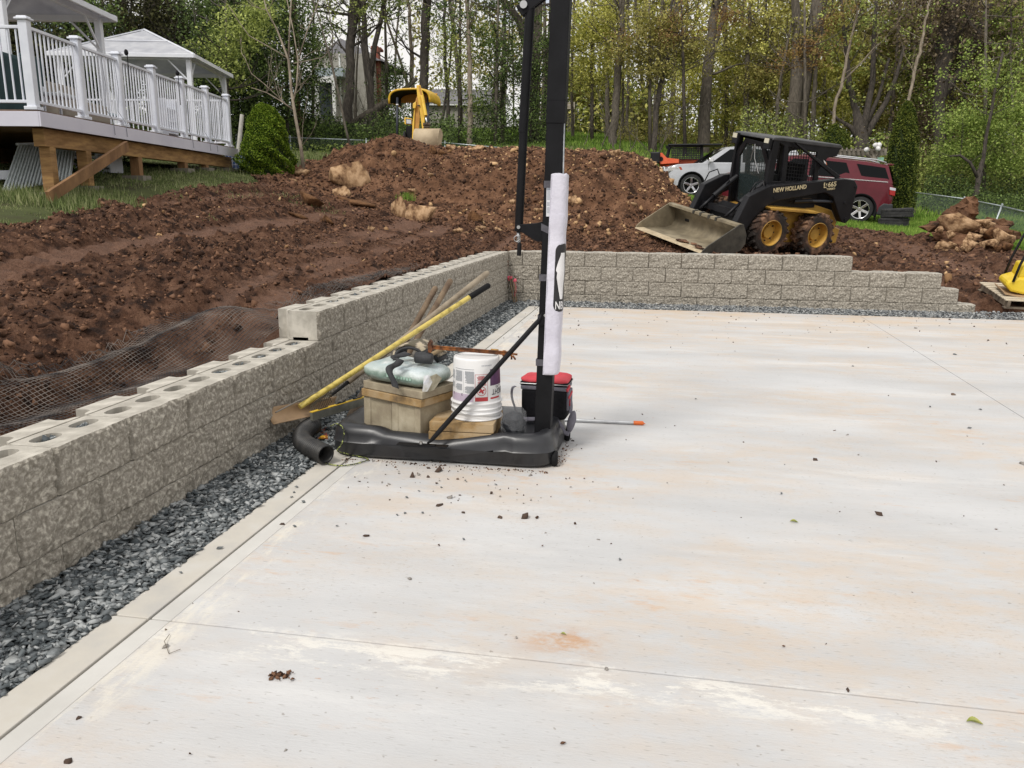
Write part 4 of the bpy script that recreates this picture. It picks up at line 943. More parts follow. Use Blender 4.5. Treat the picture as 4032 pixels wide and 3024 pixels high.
# wide-bladed concrete rake with yellow handle
yk = thing('concrete_placer', 'wide curved tan blade on a yellow tubular handle with black grip, leaning on the stack', 'concrete rake', tuple(D(1190, 1600, 5.15)))
a = D(1180, 1602, 5.13); gr = D(1848, 1171, 5.95); e_ = D(1927, 1122, 6.03)
b = MB(); b.tube([a, a+(gr-a)*.35, gr], [.0185, .0185, .0185], 18); obj('handle', b, M_brass, yk, smooth=True, auto=50)
b = MB(); b.tube([gr, gr+(e_-gr)*.03, gr+(e_-gr)*.95, e_], [.0185, .0215, .0215, .015], 18); obj('grip', b, M_black, yk, smooth=True)
bl, br_ = D(1072, 1640, 4.98), D(1322, 1592, 5.42); ax_ = (br_-bl); hgt = D(1100, 1598, 4.98)-D(1100, 1668, 4.92)
rows4 = []
nrm_ = np.cross(ax_, hgt); nrm_ /= np.linalg.norm(nrm_)
for t in np.linspace(0, 1, 12):
    rows4.append([bl+ax_*t+hgt*(s-.5)*(1-.12*t)+nrm_*(.035*(4*(s-.5)**2)-.02)*(1 if nrm_[1] < 0 else -1) for s in np.linspace(0, 1, 9)])
b = MB(); b.grid(rows4); solid(obj('blade', b, M_tan, yk, smooth=True), .004)
b = MB(); b.tube([D(1085, 1624, 4.93), D(1165, 1583, 5.08), D(1232, 1552, 5.2)], .0045, 8); obj('brace_rod', b, mat('brace_steel', srgb('8d8880'), rough=.5, metal=.5), yk, smooth=True)
# small rake with long wooden handle
rk = thing('garden_rake', 'small bow rake with curved tines and long pale wooden handle', 'rake', tuple(D(1265, 1592, 5.3)))
a = D(1300, 1560, 5.33); e_ = D(1922, 1072, 6.2); b = MB(); b.tube([a+(e_-a)*.10, e_-(e_-a)*.015, e_], [.0195, .0225, .014], 14); obj('handle', b, M_ash, rk, smooth=True)
b = MB(); b.tube([a, a+(e_-a)*.10], [.008, .013], 10); obj('ferrule', b, M_black, rk, smooth=True)
h0, h1_ = D(1222, 1600, 5.18), D(1293, 1545, 5.30); b = MB(); b.bar(h0, h1_, .008, .012)
b.tube([h0+(h1_-h0)*.3, D(1290, 1572, 5.3), a], .004, 6); b.tube([h0+(h1_-h0)*.9, D(1305, 1556, 5.3), a], .004, 6); obj('head', b, mat('rake_steel', srgb('6d6658'), rough=.6, metal=.4), rk)
for k in range(13):
    p_ = h0+(h1_-h0)*(k/12); d_ = (D(1236, 1640, 5.2)-D(1222, 1600, 5.18)); q_ = np.array((.004, -.012, 0)); b = MB(); b.tube([p_, p_+d_*.35+q_, p_+d_*.75+q_*.9, p_+d_*1.0], .0028, 6); obj('tine', b, mat('rake_steel', (0, 0, 0)), rk)
for i, (lb, nm, bot, dbot, top, dtop, m_) in enumerate((('square-bladed shovel with worn brown handle, its flat muddy blade stuck in the gravel', 'shovel', (1485, 1545), 5.85, (1717, 1130), 6.45, M_ash2), ('round-pointed shovel whose weathered handle crosses behind the square shovel', 'shovel', (1552, 1490), 5.9, (1776, 1101), 6.5, M_ash2))):
    a = D(*bot, dbot); e_ = D(*top, dtop); sh = thing('shovel', lb, 'shovel', tuple(a), group='tools leaning behind the block stack'); b = MB(); b.tube([a, a+(e_-a)*.96, e_-(e_-a)*.012, e_], [.0200, .0235, .0225, .012], 16); obj('handle', b, m_, sh, smooth=True)
    b = MB(); b.tube([a-(e_-a)*.02, a+(e_-a)*.18], [.021, .0195], 14); obj('socket', b, M_oldsteel if i == 0 else mat('rusty_socket', srgb('4a3020'), srgb('7a5236'), 15, rough=.8), sh, smooth=True)
    d_ = (e_-a)/np.linalg.norm(e_-a); side = np.cross(d_, (.3, -.9, .3)); side /= np.linalg.norm(side); nr = np.cross(side, d_); wd_ = .105 if i == 0 else .10
    rows5 = []
    for t in np.linspace(0, 1, 8):
        wv = wd_*(1 if t > .12 else .7) if i == 0 else wd_*(1-.75*max(0, t-.55)**1.3*1.6)
        rows5.append([a-d_*(.01+.27*t)+side*wv*s+nr*(.022*s*s-.01*t) for s in np.linspace(-1, 1, 9)])
    b = MB(); b.grid(rows5); solid(obj('blade', b, M_oldsteel if i == 0 else mat('ochre_blade', srgb('6f5028'), srgb('94703c'), 12, rough=.7), sh, smooth=True), .004)
# spirit level
lv = thing('spirit_level', 'yellow-topped aluminium spirit level lying between the blade and the blocks', 'level', tuple(D(1350, 1620, 5.3)))
a, e_ = D(1225, 1640, 5.12), D(1452, 1573, 5.55); b = MB(); b.bar(a, e_, .022, .052); obj('body', b, mat('aluminium', srgb('6a6a62'), srgb('8b8b80'), 12, rough=.5, metal=.4), lv, bevel=.002)
b = MB(); b.bar(a+(0, 0, .0275), e_+(0, 0, .0275), .024, .006); obj('top_edge', b, mat('level_yellow', srgb('c9a32e'), srgb('dab83e'), 20, rough=.5), lv, bevel=.001)
for t in (.12, .42, .72): b = MB(); b.bar(a+(e_-a)*t+(0, 0, .0312), a+(e_-a)*(t+.16)+(0, 0, .0312), .012, .0022); obj('slot', b, M_black, lv)
# broom handle lying on the slab
po = thing('pole', 'silver pole with an orange tip lying on the slab behind the hoop base', 'pole', (1.9, -6.49, .014)); b = MB(); b.cyl((1.0, -6.53, .014), (2.145, -6.484, .014), .0125, n=16); obj('tube', b, mat('aluminium_tube', srgb('a9abad'), srgb('c2c4c6'), 9, rough=.35, metal=.5), po, smooth=True, auto=50)
b = MB(); b.tube([(2.143, -6.484, .014), (2.15, -6.4837, .014), (2.205, -6.4815, .014), (2.213, -6.481, .014)], [.0125, .0142, .0142, .008], 14); obj('orange_tip', b, mat('orange_plastic', srgb('d86a2a'), rough=.45), po, smooth=True); b = MB(); b.tube([(2.21+.012*math.cos(a), -6.481+.010*math.sin(a), .012) for a in np.linspace(-2.4, 2.4, 10)], .002, 5); obj('hang_loop', b, mat('orange_plastic', (1, 0, 0)), po)
# corrugated drain hose
hs = []
C_ = [D(1235, 1652, 5.22), D(1206, 1672, 5.14), D(1190, 1702, 5.06), D(1192, 1738, 4.97), D(1218, 1768, 4.88), D(1252, 1784, 4.80), D(1284, 1792, 4.73)]
Cq = []
for i in range(len(C_)-1):
    for t in np.linspace(0, 1, 40, endpoint=False):
        p0 = C_[max(i-1, 0)]; p1 = C_[i]; p2 = C_[i+1]; p3 = C_[min(i+2, len(C_)-1)]; Cq.append(.5*((2*p1)+(-p0+p2)*t+(2*p0-5*p1+4*p2-p3)*t*t+(-p0+3*p1-3*p2+p3)*t**3))
Cq = np.array(Cq); Cq[:, 2] = np.maximum(.066+.03*np.clip((Cq[:, 1]+7.5)*2, 0, 1), .5*Cq[:, 2]+.03); ln = np.r_[0, np.cumsum(np.linalg.norm(np.diff(Cq, axis=0), axis=1))]; n_ = int(ln[-1]/.0032); tt = np.linspace(0, ln[-1], n_); Cq = np.stack([np.interp(tt, ln, Cq[:, i]) for i in range(3)], 1)
rad = .054+.0048*np.sin(np.arange(n_)*2*math.pi/6)
b = MB(); b.tube(list(Cq), list(rad), 26, cap=False); k0 = list(Cq)[::-1][:30]
b.tube(k0, [.0455+.003*math.sin(i*2*math.pi/5) for i in range(30)], 26, cap=False)
hose = tag(obj('drain_hose', b, mat('black_corrugated', (.018, .019, .021), (.045, .042, .038), 14, rough=.5), smooth=True, auto=60), 'short bent piece of black corrugated drain hose at the gravel edge', 'drain hose')
# cord
def rope(name, pts, label):
    Q = []
    P = [np.array(p_, float) for p_ in pts]
    for i in range(len(P)-1):
        for t in np.linspace(0, 1, 16, endpoint=False):
            p0 = P[max(i-1, 0)]; p1 = P[i]; p2 = P[i+1]; p3 = P[min(i+2, len(P)-1)]; Q.append(.5*((2*p1)+(-p0+p2)*t+(2*p0-5*p1+4*p2-p3)*t*t+(-p0+3*p1-3*p2+p3)*t**3))
    b = MB(); b.tube(Q, .0035, 6); return b
M_cord = mat('green_black_cord', srgb('1c221a'), srgb('b4bd6a'), 90, rough=.8, contrast=(.50, .56))
c2p = lambda x, y, z: Zp(1050+x/3.16, 1500+y/3.16, z); c2y = lambda x, y, yy: Yp(1050+x/3.16, 1500+y/3.16, yy)
cp_ = [c2p(580, 960, .02), c2p(700, 1010, .012), c2p(800, 1040, .008), c2p(930, 1052, .008), c2p(1060, 1040, .008), c2p(1180, 1010, .008), c2p(1265, 975, .01), c2p(1150, 940, .01), c2p(1000, 905, .02), c2y(880, 870, -7.60), c2y(930, 790, -7.60), c2y(958, 700, -7.59), c2y(960, 620, -7.585), c2y(930, 560, -7.56), c2y(870, 532, -7.50), c2y(800, 560, -7.44)]
tag(obj('cord', rope('cord', cp_, ''), M_cord, smooth=True), 'thin green and black braided cord looping over the hoop base onto the slab', 'cord')
b = MB(); b.blob(c2p(705, 700, .03), (.028, .020, .010), 2, .3, 2); tag(obj('plastic_scrap', b, mat('yellow_scrap', srgb('d8ac1e'), rough=.5)), 'crumpled yellow scrap beside the hose', 'scrap')
rr = random.Random(2); b = MB()
for k in range(16):
    p_ = np.array(c2p(rr.uniform(690, 755), rr.uniform(600, 730), .035)); q_ = p_+np.array((rr.uniform(-.05, .05), rr.uniform(-.05, .05), rr.uniform(-.01, .02))); b.tube([p_, (p_+q_)/2+(0, 0, .01), q_], .0012, 4)
tag(obj('twine', b, mat('red_twine', srgb('a5523a'), rough=.8)), 'tangle of frayed orange twine beside the hose', 'twine')
# flagged survey stakes in the wall corner
M_stk = mat('stake_wood', srgb('6d5a46'), srgb('8d7860'), 10, rough=.85, bump=.3); M_pink = mat('pink_tape', srgb('e0506a'), srgb('f06a80'), 10, rough=.6)
stp = lambda x, y, yy: Yp(1900+x/3.6867, 950+y/3.6867, yy)
for i, (x0, y0_, x1, y1_, lb) in enumerate(((455, 885, 385, 505, 'leftmost wooden stake with pink ribbon on its top, in the wall corner'), (500, 885, 415, 510, 'middle wooden stake leaning behind the two others in the wall corner'), (480, 905, 472, 540, 'right wooden stake with a long pink ribbon hanging down it'))):
    a = stp(x0, y0_, -.24+.05*(i == 1)); e_ = stp(x1, y1_, -.06+.03*(i == 1)-.10*(i == 2)); t = thing('survey_stake', lb, 'stake', tuple(a), group='stakes in the wall corner'); b = MB(); b.bar(a, e_, .012, .022); obj('stake', b, M_stk, t)
    b = MB(); b.blob(e_-np.array((0, .008, .025)), (.022, .016, .028), 2, .35, i); obj('ribbon_knot', b, M_pink, t)
    if i != 1:
        L_ = .24 if i == 2 else .05; o = obj('ribbon', ribbon([e_-(0, .018, .02), e_+np.array((.012, -.024, -.02-L_*.5)), e_+np.array((.006, -.03, -.02-L_))], .022, (1, .2, 0)), M_pink, t, smooth=True); solid(o, .001)
# dirt washed against the foot of the hoop base
_a = np.r_[np.c_[rng.uniform(.5, 1.72, 240), -7.585-rng.gamma(1.0, .022, 240)], np.c_[1.74+rng.gamma(1.0, .02, 90), rng.uniform(-7.5, -6.9, 90)]]
scatter('swept_dirt', H_CL, np.c_[_a, np.full(len(_a), .002)], rng.gamma(2, .0015, len(_a))+.0008, M_clod)
# stones, crumbs and leaves lying about on the slab
H_one = [np_mesh('loose_stone', V, F) for V, F in hulls(8, .6, 9, 21)]
M_ls = mat('loose_stone_grey', srgb('4b5052'), srgb('85898a'), 30, rough=.85, bump=.3)
for me in H_one: me.materials.append(M_ls)
ls = [((475, 1183), 26, 'grey stone on the edging strip, nearest of the loose stones to the gravel'), ((391, 1236), 18, 'small dark stone on the edging strip near the cross joint'), ((1340, 1207), 22, 'lone grey stone in the middle of the slab'), ((880, 1073), 24, 'flat grey stone in front of the hose base, left of the others'), ((875, 1108), 18, ''), ((858, 1111), 16, ''), ((912, 1107), 18, ''), ((656, 1083), 24, ''), ((641, 1051), 18, ''), ((636, 1062), 18, ''), ((630, 1073), 14, ''), ((636, 1136), 16, ''), ((728, 1135), 14, ''), ((1002, 1164), 16, ''), ((952, 1052), 14, ''), ((1071, 1046), 12, ''), ((1005, 1038), 12, ''), ((1687, 1065), 18, ''), ((1504, 861), 14, ''), ((2008, 878), 16, ''), ((2117, 884), 20, ''), ((2094, 924), 16, ''), ((2062, 765), 18, ''), ((1842, 790), 14, ''), ((1160, 1117), 20, 'x'), ((1243, 1130), 18, 'x'), ((948, 1178), 16, 'x'), ((1693, 1395), 14, 'x'), ((1216, 1604), 24, 'x'), ((410, 1628), 16, 'x'), ((1262, 1033), 10, 'x'), ((1230, 1032), 10, 'x'), ((1695, 1003), 8, ''), ((1172, 1178), 10, 'x'), ((1055, 1048), 9, ''), ((905, 1060), 13, '')]
for (px, py), sz, lb in ls:
    p_ = Zp(px*1.8228, py*1.8228, .006); d_ = float((p_-CAM) @ CF); r2 = sz*1.8228*d_/FPX*.29
    crumb = lb == 'x'; o = link('dirt_crumb' if crumb else 'loose_stone', random.choice(H_one), None); o.location = p_; o.scale = (r2, r2*.8, r2*.75); o.rotation_euler = (random.uniform(-.3, .3), random.uniform(-.3, .3), random.uniform(0, 6))
    if crumb: o.data = o.data.copy(); o.data.materials.clear(); o.data.materials.append(M_clod); tag(o, 'small brown crumb of dirt lying on the concrete slab', 'dirt crumb', 'dirt crumbs on the slab')
    else: tag(o, lb or 'small grey crushed stone strayed onto the concrete slab', 'stone', 'stray stones on the slab')
b = MB(); rr = random.Random(12)
n_ = 260; xy = np.c_[rng.uniform(.45, 8, n_), -.5-rng.gamma(1.3, 1.1, n_)]; xy = xy[xy[:, 1] > -6]; pts_ = np.c_[xy, np.full(len(xy), .004)]
n_ = 90; a2 = np.c_[rng.normal(1.1, .45, n_), rng.normal(-7.95, .25, n_)]; a2 = a2[(a2[:, 0] > .55)]; pts_ = np.r_[pts_, np.c_[a2, np.full(len(a2), .003)]]
n_ = 120; a2 = np.c_[rng.uniform(.55, 7, n_), rng.uniform(-11.3, -6, n_)]; pts_ = np.r_[pts_, np.c_[a2, np.full(len(a2), .002)]]
scatter('grit', H_ST, pts_, np.where(rng.random(len(pts_)) < .12, 2.2, 1)*rng.gamma(2.2, .0022, len(pts_))+.002, mat('grit', srgb('4a3a30'), srgb('8f8a84'), 8, rough=.9, island=1.2, c3=srgb('6d5a4c')))
def clump(px, py, r0, n, label):
    c = Zp(px*1.8228, py*1.8228, .005); t = thing('mud_clump', label, 'mud', tuple(c)); rr = random.Random(px)
    pts2 = np.array([(c[0]+rr.gauss(0, r0), c[1]+rr.gauss(0, r0*.6), .006) for _ in range(n)]); o = scatter('crumbs', H_CL, pts2, np.array([rr.uniform(.3, 1)*r0*.5 for _ in range(n)]), M_clod, k='stuff'); o.data.transform(world_inv(t)); o.parent = t
clump(608, 1459, .022, 26, 'dark crumbled clump of mud on the slab at its near left'); clump(868, 775, .03, 12, 'broken strip of mud on the slab right of the hoop')
M_leaf = mat('fallen_leaf', srgb('7d8a3c'), srgb('a8a45a'), 30, rough=.6)
for (px, py), s_, lb in (((2105, 1562), 34, 'curled yellow-green leaf on the slab at the far right'), ((1217, 1371), 14, 'small green leaf on the slab near the clay stain'), ((1715, 1128), 18, 'pale green leaf on the right half of the slab')):
    p_ = Zp(px*1.8228, py*1.8228, .004); d_ = float((p_-CAM) @ CF); L_ = s_*1.8228*d_/FPX; b = MB(); b.grid([[(p_[0]+L_*(t-.5), p_[1]+L_*.22*math.sin(math.pi*t)*s2+L_*.1*math.sin(t*5), .006+.25*L_*abs(s2)*math.sin(math.pi*t)) for s2 in (-1, 0, 1)] for t in np.linspace(0, 1, 8)]); tag(obj('leaf', b, M_leaf), lb, 'leaf', 'leaves on the slab')
b = MB(); tw = [Zp(365*1.8228, 1412*1.8228, .004), Zp(355*1.8228, 1385*1.8228, .012), Zp(366*1.8228, 1370*1.8228, .006)]; b.tube(tw, .0012, 5); b.tube([tw[0], Zp(390*1.8228, 1402*1.8228, .006)], .001, 5); tag(obj('twig', b, mat('twig', srgb('6f665a'), rough=.9)), 'tiny forked grey twig on the slab near the gravel', 'twig')
# ================================================================ machines and cars
def basis(f, left, o):
    f = Vector(f).normalized(); l = Vector(left); l = (l-f*l.dot(f)).normalized(); u = f.cross(l)
    return Matrix(((f.x, l.x, u.x, o[0]), (f.y, l.y, u.y, o[1]), (f.z, l.z, u.z, o[2]), (0, 0, 0, 1)))
def thing_m(name, label, cat, M, group=None, sc=1.0):
    t = thing(name, label, cat, M.translation, rot=M.to_3x3().to_euler(), group=group); t.scale = (sc,)*3; return t
def sy(mb): return mb
M_tyre_mud = mat('muddy_tyre', srgb('2c2521'), srgb('8d6c54'), 3.0, rough=.95, bump=.8, bscale=30, contrast=(.44, .60), c3=srgb('4a372c'), c3pos=.52, bdist=.02)
M_yel_old = mat('old_yellow_paint', srgb('b48a38'), srgb('c79c46'), 4, rough=.5, bump=.1, contrast=(.3, .6), c3=srgb('a37c38'), c3pos=.35)
M_blk_paint = mat('black_paint', (.009, .009, .011), (.020, .020, .023), 3, spec=.3, rough=.45, bump=.05, contrast=(.4, .75)); M_chrome = mat('chrome', (.75, .75, .76), rough=.18, metal=1)
M_glass_dk = mat('tinted_glass', (.004, .005, .006), rough=.05, spec=.14); M_glass = mat('cab_glass', (.05, .07, .07), rough=.05, alpha=.55, spec=.9)
M_buck_in = mat('bucket_steel', srgb('6f6553'), srgb('9c9078'), 5, rough=.7, bump=.3, contrast=(.3, .7), c3=srgb('857a64'), metal=.15); M_buck_out = mat('bucket_steel_dark', srgb('35332f'), srgb('5b574e'), 5, rough=.6, bump=.2, metal=.2)
M_letter = mat('cream_lettering', srgb('cfc09a'), rough=.6)
LO = CAM+1.12*(np.array((3.881, 2.373, .773))-CAM)
ML = basis((-.813, -.579, .063), (.563, -.809, -.167), LO)
ld = thing_m('skid_steer', 'black and yellow skid steer loader with muddy tyres and lowered bucket behind the wall', 'skid steer loader', ML, sc=1.12)
def lp(name, mb, m, parent=None, **k): k.setdefault('world', False); return obj(name, mb, m, parent or ld, **k)
# wheels
def lug_tyre(cx, cy, cz, r, w_, outy, parent, seed):
    t = MB(); s_ = 1 if outy > cy else -1
    t.lathe([(r*.56, -w_/2), (r*.70, -w_/2-.004), (r*.88, -w_/2), (r*.95, -w_/2+.02), (r*.95, w_/2-.02), (r*.88, w_/2), (r*.70, w_/2+.004), (r*.56, w_/2)], 40, (cx, cy, cz), (0, s_, 0))
    n = 18; rr = random.Random(seed)
    for k in range(n):
        for side in (-1, 1):
            a = 2*math.pi*(k+(.5 if side > 0 else 0))/n; hh = rr.uniform(.0, .014)
            M_ = Matrix.Translation((cx, cy, cz)) @ Matrix.Rotation(a, 4, 'Y') @ Matrix.Translation((r*.965+hh/2, side*w_*.25, 0)) @ Matrix.Rotation(side*R(28), 4, 'X')
            t.box((0, 0, 0), (r*.10+hh, w_*.56, r*.13), M=M_)
    ty = lp('tyre', t, M_tyre_mud, parent, bevel=.006)
    return ty
def yellow_rim(cx, cy, cz, r, w_, s_, parent):
    t = MB(); t.lathe([(r*.60, w_*.5), (r*.575, w_*.52), (r*.55, w_*.44), (r*.52, w_*.10), (r*.50, w_*.02), (r*.30, w_*.0), (r*.28, w_*.10), (r*.26, w_*.22), (0, w_*.22)], 36, (cx, cy, cz), (0, s_, 0))
    rim = lp('rim', t, M_yel_old, parent, smooth=True, auto=35)
    for k in range(8):
        a = 2*math.pi*k/8; t = MB(); t.cyl((cx+r*.40*math.cos(a), cy+s_*w_*.0, cz+r*.40*math.sin(a)), (cx+r*.40*math.cos(a), cy+s_*(w_*.08), cz+r*.40*math.sin(a)), .014, n=6); lp('wheel_nut', t, M_oldsteel, rim)
    return rim
for (cx, cz) in ((.60, .315), (-.345, .33)):
    for s_ in (1, -1):
        wh = bpy.data.objects.new('wheel', None); COL.objects.link(wh); wh.parent = ld
        lug_tyre(cx, s_*.605, cz, .335, .25, s_*2, wh, int(cx*10)+s_)
        if s_ > 0: yellow_rim(cx, s_*.605, cz, .335, .25, s_, wh)
b = MB(); b.prism([(.80, .20), (.86, .45), (.60, .60), (.15, .68), (-.45, .76), (-.80, .70), (-.97, .52), (-.95, .20), (-.7, .14), (.6, .14)], -.44, .44); lp('chassis', b, M_yel_old, bevel=.015)
b = MB(); b.prism([(.74, .70), (.70, .66), (-.20, .66), (-.30, .685), (-.20, .70)], .44, .72); lp('fender', b, M_yel_old, bevel=.006)
b = MB(); b.prism([(-.86, .16), (-1.04, .18), (-1.05, .42), (-.86, .46)], -.40, .47); lp('rear_bumper', b, M_yel_old, bevel=.02)
b = MB(); b.prism([(.90, .30), (.98, .34), (.95, .52), (.74, .62), (.62, .56), (.70, .30)], -.40, .40); lp('front_plate', b, M_blk_paint, bevel=.01)
b = MB(); b.prism([(-.30, .72), (-.30, 1.02), (-.70, 1.05), (-.98, 1.00), (-1.02, .5), (-.7, .6)], -.40, .40); lp('engine_cover', b, M_blk_paint, bevel=.02)
b = MB(); b.box((-.42, .3, .80), (.5, .16, .12)); b.cyl((-.1, .42, .84), (-.3, .42, .86), .03); lp('engine_parts', b, M_oldsteel, bevel=.01)
# lift arms
arm = [(.74, 1.01), (.30, 1.075), (-.72, 1.225), (-.93, 1.22), (-1.03, 1.13), (-1.05, .60), (-.98, .535), (-.89, .545), (-.82, .62), (-.57, .93), (-.38, .985), (.52, .80), (.70, .72), (.90, .52), (1.02, .30), (1.10, .16), (1.21, .14), (1.26, .22), (1.22, .44), (1.09, .83)]
for s_ in (1, -1):
    a0, a1 = (.50, .62) if s_ > 0 else (-.62, -.50)
    b = MB(); b.prism(arm, a0, a1); A = lp('lift_arm', b, M_blk_paint, bevel=.012)
    if s_ > 0:
        arm_n = A
        for (x, z, r2) in ((-.955, .60, .032), (-.84, .86, .022), (.60, .84, .020), (-.98, 1.12, .018)): t = MB(); t.cyl((x, .615, z), (x, .635, z), r2, n=16); lp('pin', t, M_blk_paint, A, smooth=True, auto=40)
b = MB(); b.tube([(.78, .56, 1.0), (.83, .57, 1.08), (.99, .57, 1.02), (1.05, .56, .88)], .010, 8); lp('grab_handle', b, M_blk_paint, arm_n, smooth=True)
b = MB(); b.tube([(.80, -.56, 1.0), (.85, -.57, 1.08), (1.0, -.57, 1.02), (1.06, -.56, .88)], .010, 8); lp('grab_handle', b, M_blk_paint, arm_n, smooth=True)
b = MB(); b.bar((1.02, -.56, .52), (1.02, .56, .52), .10, .10); lp('cross_tube', b, M_blk_paint)
for s_ in (1, -1):
    b = MB(); b.tube([(.62, s_*.33, 1.02), (1.0, s_*.33, .68)], .042, 14); lp('tilt_cylinder', b, M_blk_paint, smooth=True, auto=40)
    b = MB(); b.tube([(1.0, s_*.33, .68), (1.22, s_*.33, .46)], .022, 12); lp('piston_rod', b, M_blk_paint, smooth=True)
for k, s_ in enumerate((1, 1, -1)):
    b = MB(); b.tube([(.78, s_*(.40-.05*k), .95), (.86, s_*(.42-.05*k), .80), (.98, s_*(.40-.03*k), .66), (1.12, s_*.38, .48)], .011, 8); lp('hydraulic_hose', b, M_black, smooth=True)
b = MB(); b.tube([(.15, .56, .80), (-.20, .56, .835)], .030, 14); lp('lift_cylinder', b, M_blk_paint, smooth=True, auto=40); b = MB(); b.tube([(-.20, .56, .835), (-.84, .56, .86)], .024, 12); lp('lift_rod', b, mat('cyl_grey', srgb('3f4248'), rough=.4, metal=.3), smooth=True)
ang = math.atan2(.145, .86)
def arm_text(txt, x, z, h, sx, bold=.0):
    me = text_mesh(txt, h, .002, bold, sx, 'LEFT'); c_, s2 = math.cos(ang), math.sin(ang)
    me.transform(Matrix(((-c_, s2, 0, x), (0, 0, 1, .6235), (s2, c_, 0, z), (0, 0, 0, 1)))); return link('lettering', me, M_letter, arm_n)
arm_text('NEW HOLLAND', .665, .940, .064, .98, .0022); arm_text('L', -.305, 1.088, .084, 1.05, .002); arm_text('x', -.348, 1.112, .042, .95, .0014); arm_text('665', -.392, 1.104, .074, 1.12, .0018); arm_text('TURBO', -.385, 1.035, .030, 1.25, .0008)
# cab
cabL = [(.70, .98), (.62, .60)]
def plate(name, poly, y0, y1, m=M_blk_paint, bev=.006, parent=None): b = MB(); b.prism(poly, y0, y1); return lp(name, b, m, parent, bevel=bev)
cab = bpy.data.objects.new('cab', None); COL.objects.link(cab); cab.parent = ld
roof = MB(); roof.prism([(.76, 1.655), (.74, 1.70), (.60, 1.715), (-.60, 1.72), (-.66, 1.70), (-.64, 1.66), (-.3, 1.655)], -.46, .46); lp('roof', roof, mat('roof_panel', (.03, .032, .035), (.075, .075, .078), 3, rough=.5), cab, bevel=.015)
for s_ in (1, -1):
    y0, y1 = (.40, .45) if s_ > 0 else (-.45, -.40)
    plate('front_pillar', [(.72, 1.66), (.60, 1.66), (.56, 1.05), (.46, .62), (.60, .58), (.68, 1.0)], y0, y1, parent=cab)
    plate('middle_pillar', [(.50, 1.66), (.42, 1.66), (.30, 1.0), (.38, 1.0)], y0, y1, parent=cab)
    plate('rear_panel', [(-.18, 1.66), (-.64, 1.68), (-.60, 1.54), (-.42, 1.50), (-.30, 1.30), (-.38, 1.02), (-.28, 1.02), (-.22, 1.30)], y0, y1, parent=cab)
    plate('sill_panel', [(.60, 1.06), (-.40, 1.12), (-.40, .72), (.55, .62)], y0+.002, y1-.002, parent=cab)
    plate('top_rail', [(.70, 1.66), (-.30, 1.66), (-.28, 1.56), (.50, 1.60)], y0+.002, y1-.002, parent=cab)
    # mesh in the side window
    b = MB(); yy = s_*.415
    for x in np.arange(-.24, .44, .052): b.bar((x+.04, yy, 1.60), (x-.05, yy, 1.06), .008)
    for z in np.arange(1.10, 1.60, .052): b.bar((.46-(1.6-z)*.2, yy, z), (-.26, yy, z), .008)
    lp('window_mesh', b, M_blk_paint, cab)
plate('strut', [(.36, 1.675), (.30, 1.63), (-.66, 1.20), (-.72, 1.25)], .47, .52, parent=cab)
b = MB(); b.prism([(-.27, 1.466), (-.345, 1.432), (-.372, 1.392), (-.302, 1.424)], .521, .523); dec = lp('decal', b, M_white, cab)
b = MB(); b.prism([(-.325, 1.440), (-.345, 1.432), (-.372, 1.392), (-.350, 1.402)], .5232, .5242); lp('decal_orange', b, mat('orange_print', srgb('c96a2b')), cab)
# front door: frame, glass and wiper
fr = lambda y, t: (.60+.06*(1-t)+.0*y, y, 1.62-.96*(1-t))
def fpt(y, z): return (.50+.215*((z-.60)/1.05), y, z)
dpoly = [(-.36, .66), (-.30, .62), (.26, .60), (.34, .68), (.34, 1.30), (.20, 1.56), (-.18, 1.58), (-.36, 1.36)]
b = MB(); n_ = len(dpoly)
outer = [fpt(y*1.12, .62+(z-.62)*1.045) for y, z in dpoly]; inner = [fpt(y*.90, .68+(z-.66)*.95) for y, z in dpoly]
vs_ = [(x+.02, y, z) for x, y, z in outer]+[(x+.02, y, z) for x, y, z in inner]+[(x-.02, y, z) for x, y, z in outer]+[(x-.02, y, z) for x, y, z in inner]
fs_ = []
for i in range(n_):
    j = (i+1) % n_; fs_ += [(i, j, n_+j, n_+i), (2*n_+j, 2*n_+i, 3*n_+i, 3*n_+j), (i, 2*n_+i, 2*n_+j, j), (n_+i, n_+j, 3*n_+j, 3*n_+i)]
b.add(vs_, fs_); dr = lp('door', b, M_blk_paint, cab, bevel=.004)
b = MB(); b.add([(p_[0]+.005, p_[1], p_[2]) for p_ in inner], [tuple(range(n_))]); lp('glass', b, M_glass, dr)
b = MB(); b.tube([(.735, .06, 1.56), (.715, .10, 1.35), (.66, .20, 1.14)], .007, 6); b.tube([(.735, .06, 1.56), (.70, .0, 1.30)], .006, 6); lp('wiper', b, M_zinc, dr)
b = MB(); b.tube([(.66, .37, 1.02), (.63, .375, .90)], .012, 8); lp('door_handle', b, M_zinc, dr)
for y in (-.38, .38):
    b = MB(); b.box((.765, y, 1.60), (.06, .13, .17)); hl = lp('work_light', b, M_blk_paint, cab, bevel=.008); b = MB(); b.box((.799, y, 1.640), (.006, .10, .07)); lp('lens', b, mat('lens_cream', srgb('cfc9b4'), rough=.3), hl)
b = MB(); b.box((.02, 0, .84), (.5, .5, .12)); b.box((-.18, 0, 1.10), (.12, .46, .5)); lp('seat', b, M_black, cab, bevel=.03)
b = MB(); b.cyl((-.63, .30, 1.60), (-.66, .30, 1.60), .03, n=12); b.cyl((-.63, .30, 1.60), (-.63, .30, 1.68), .012, n=8); lp('rear_lamp', b, M_zinc, cab)
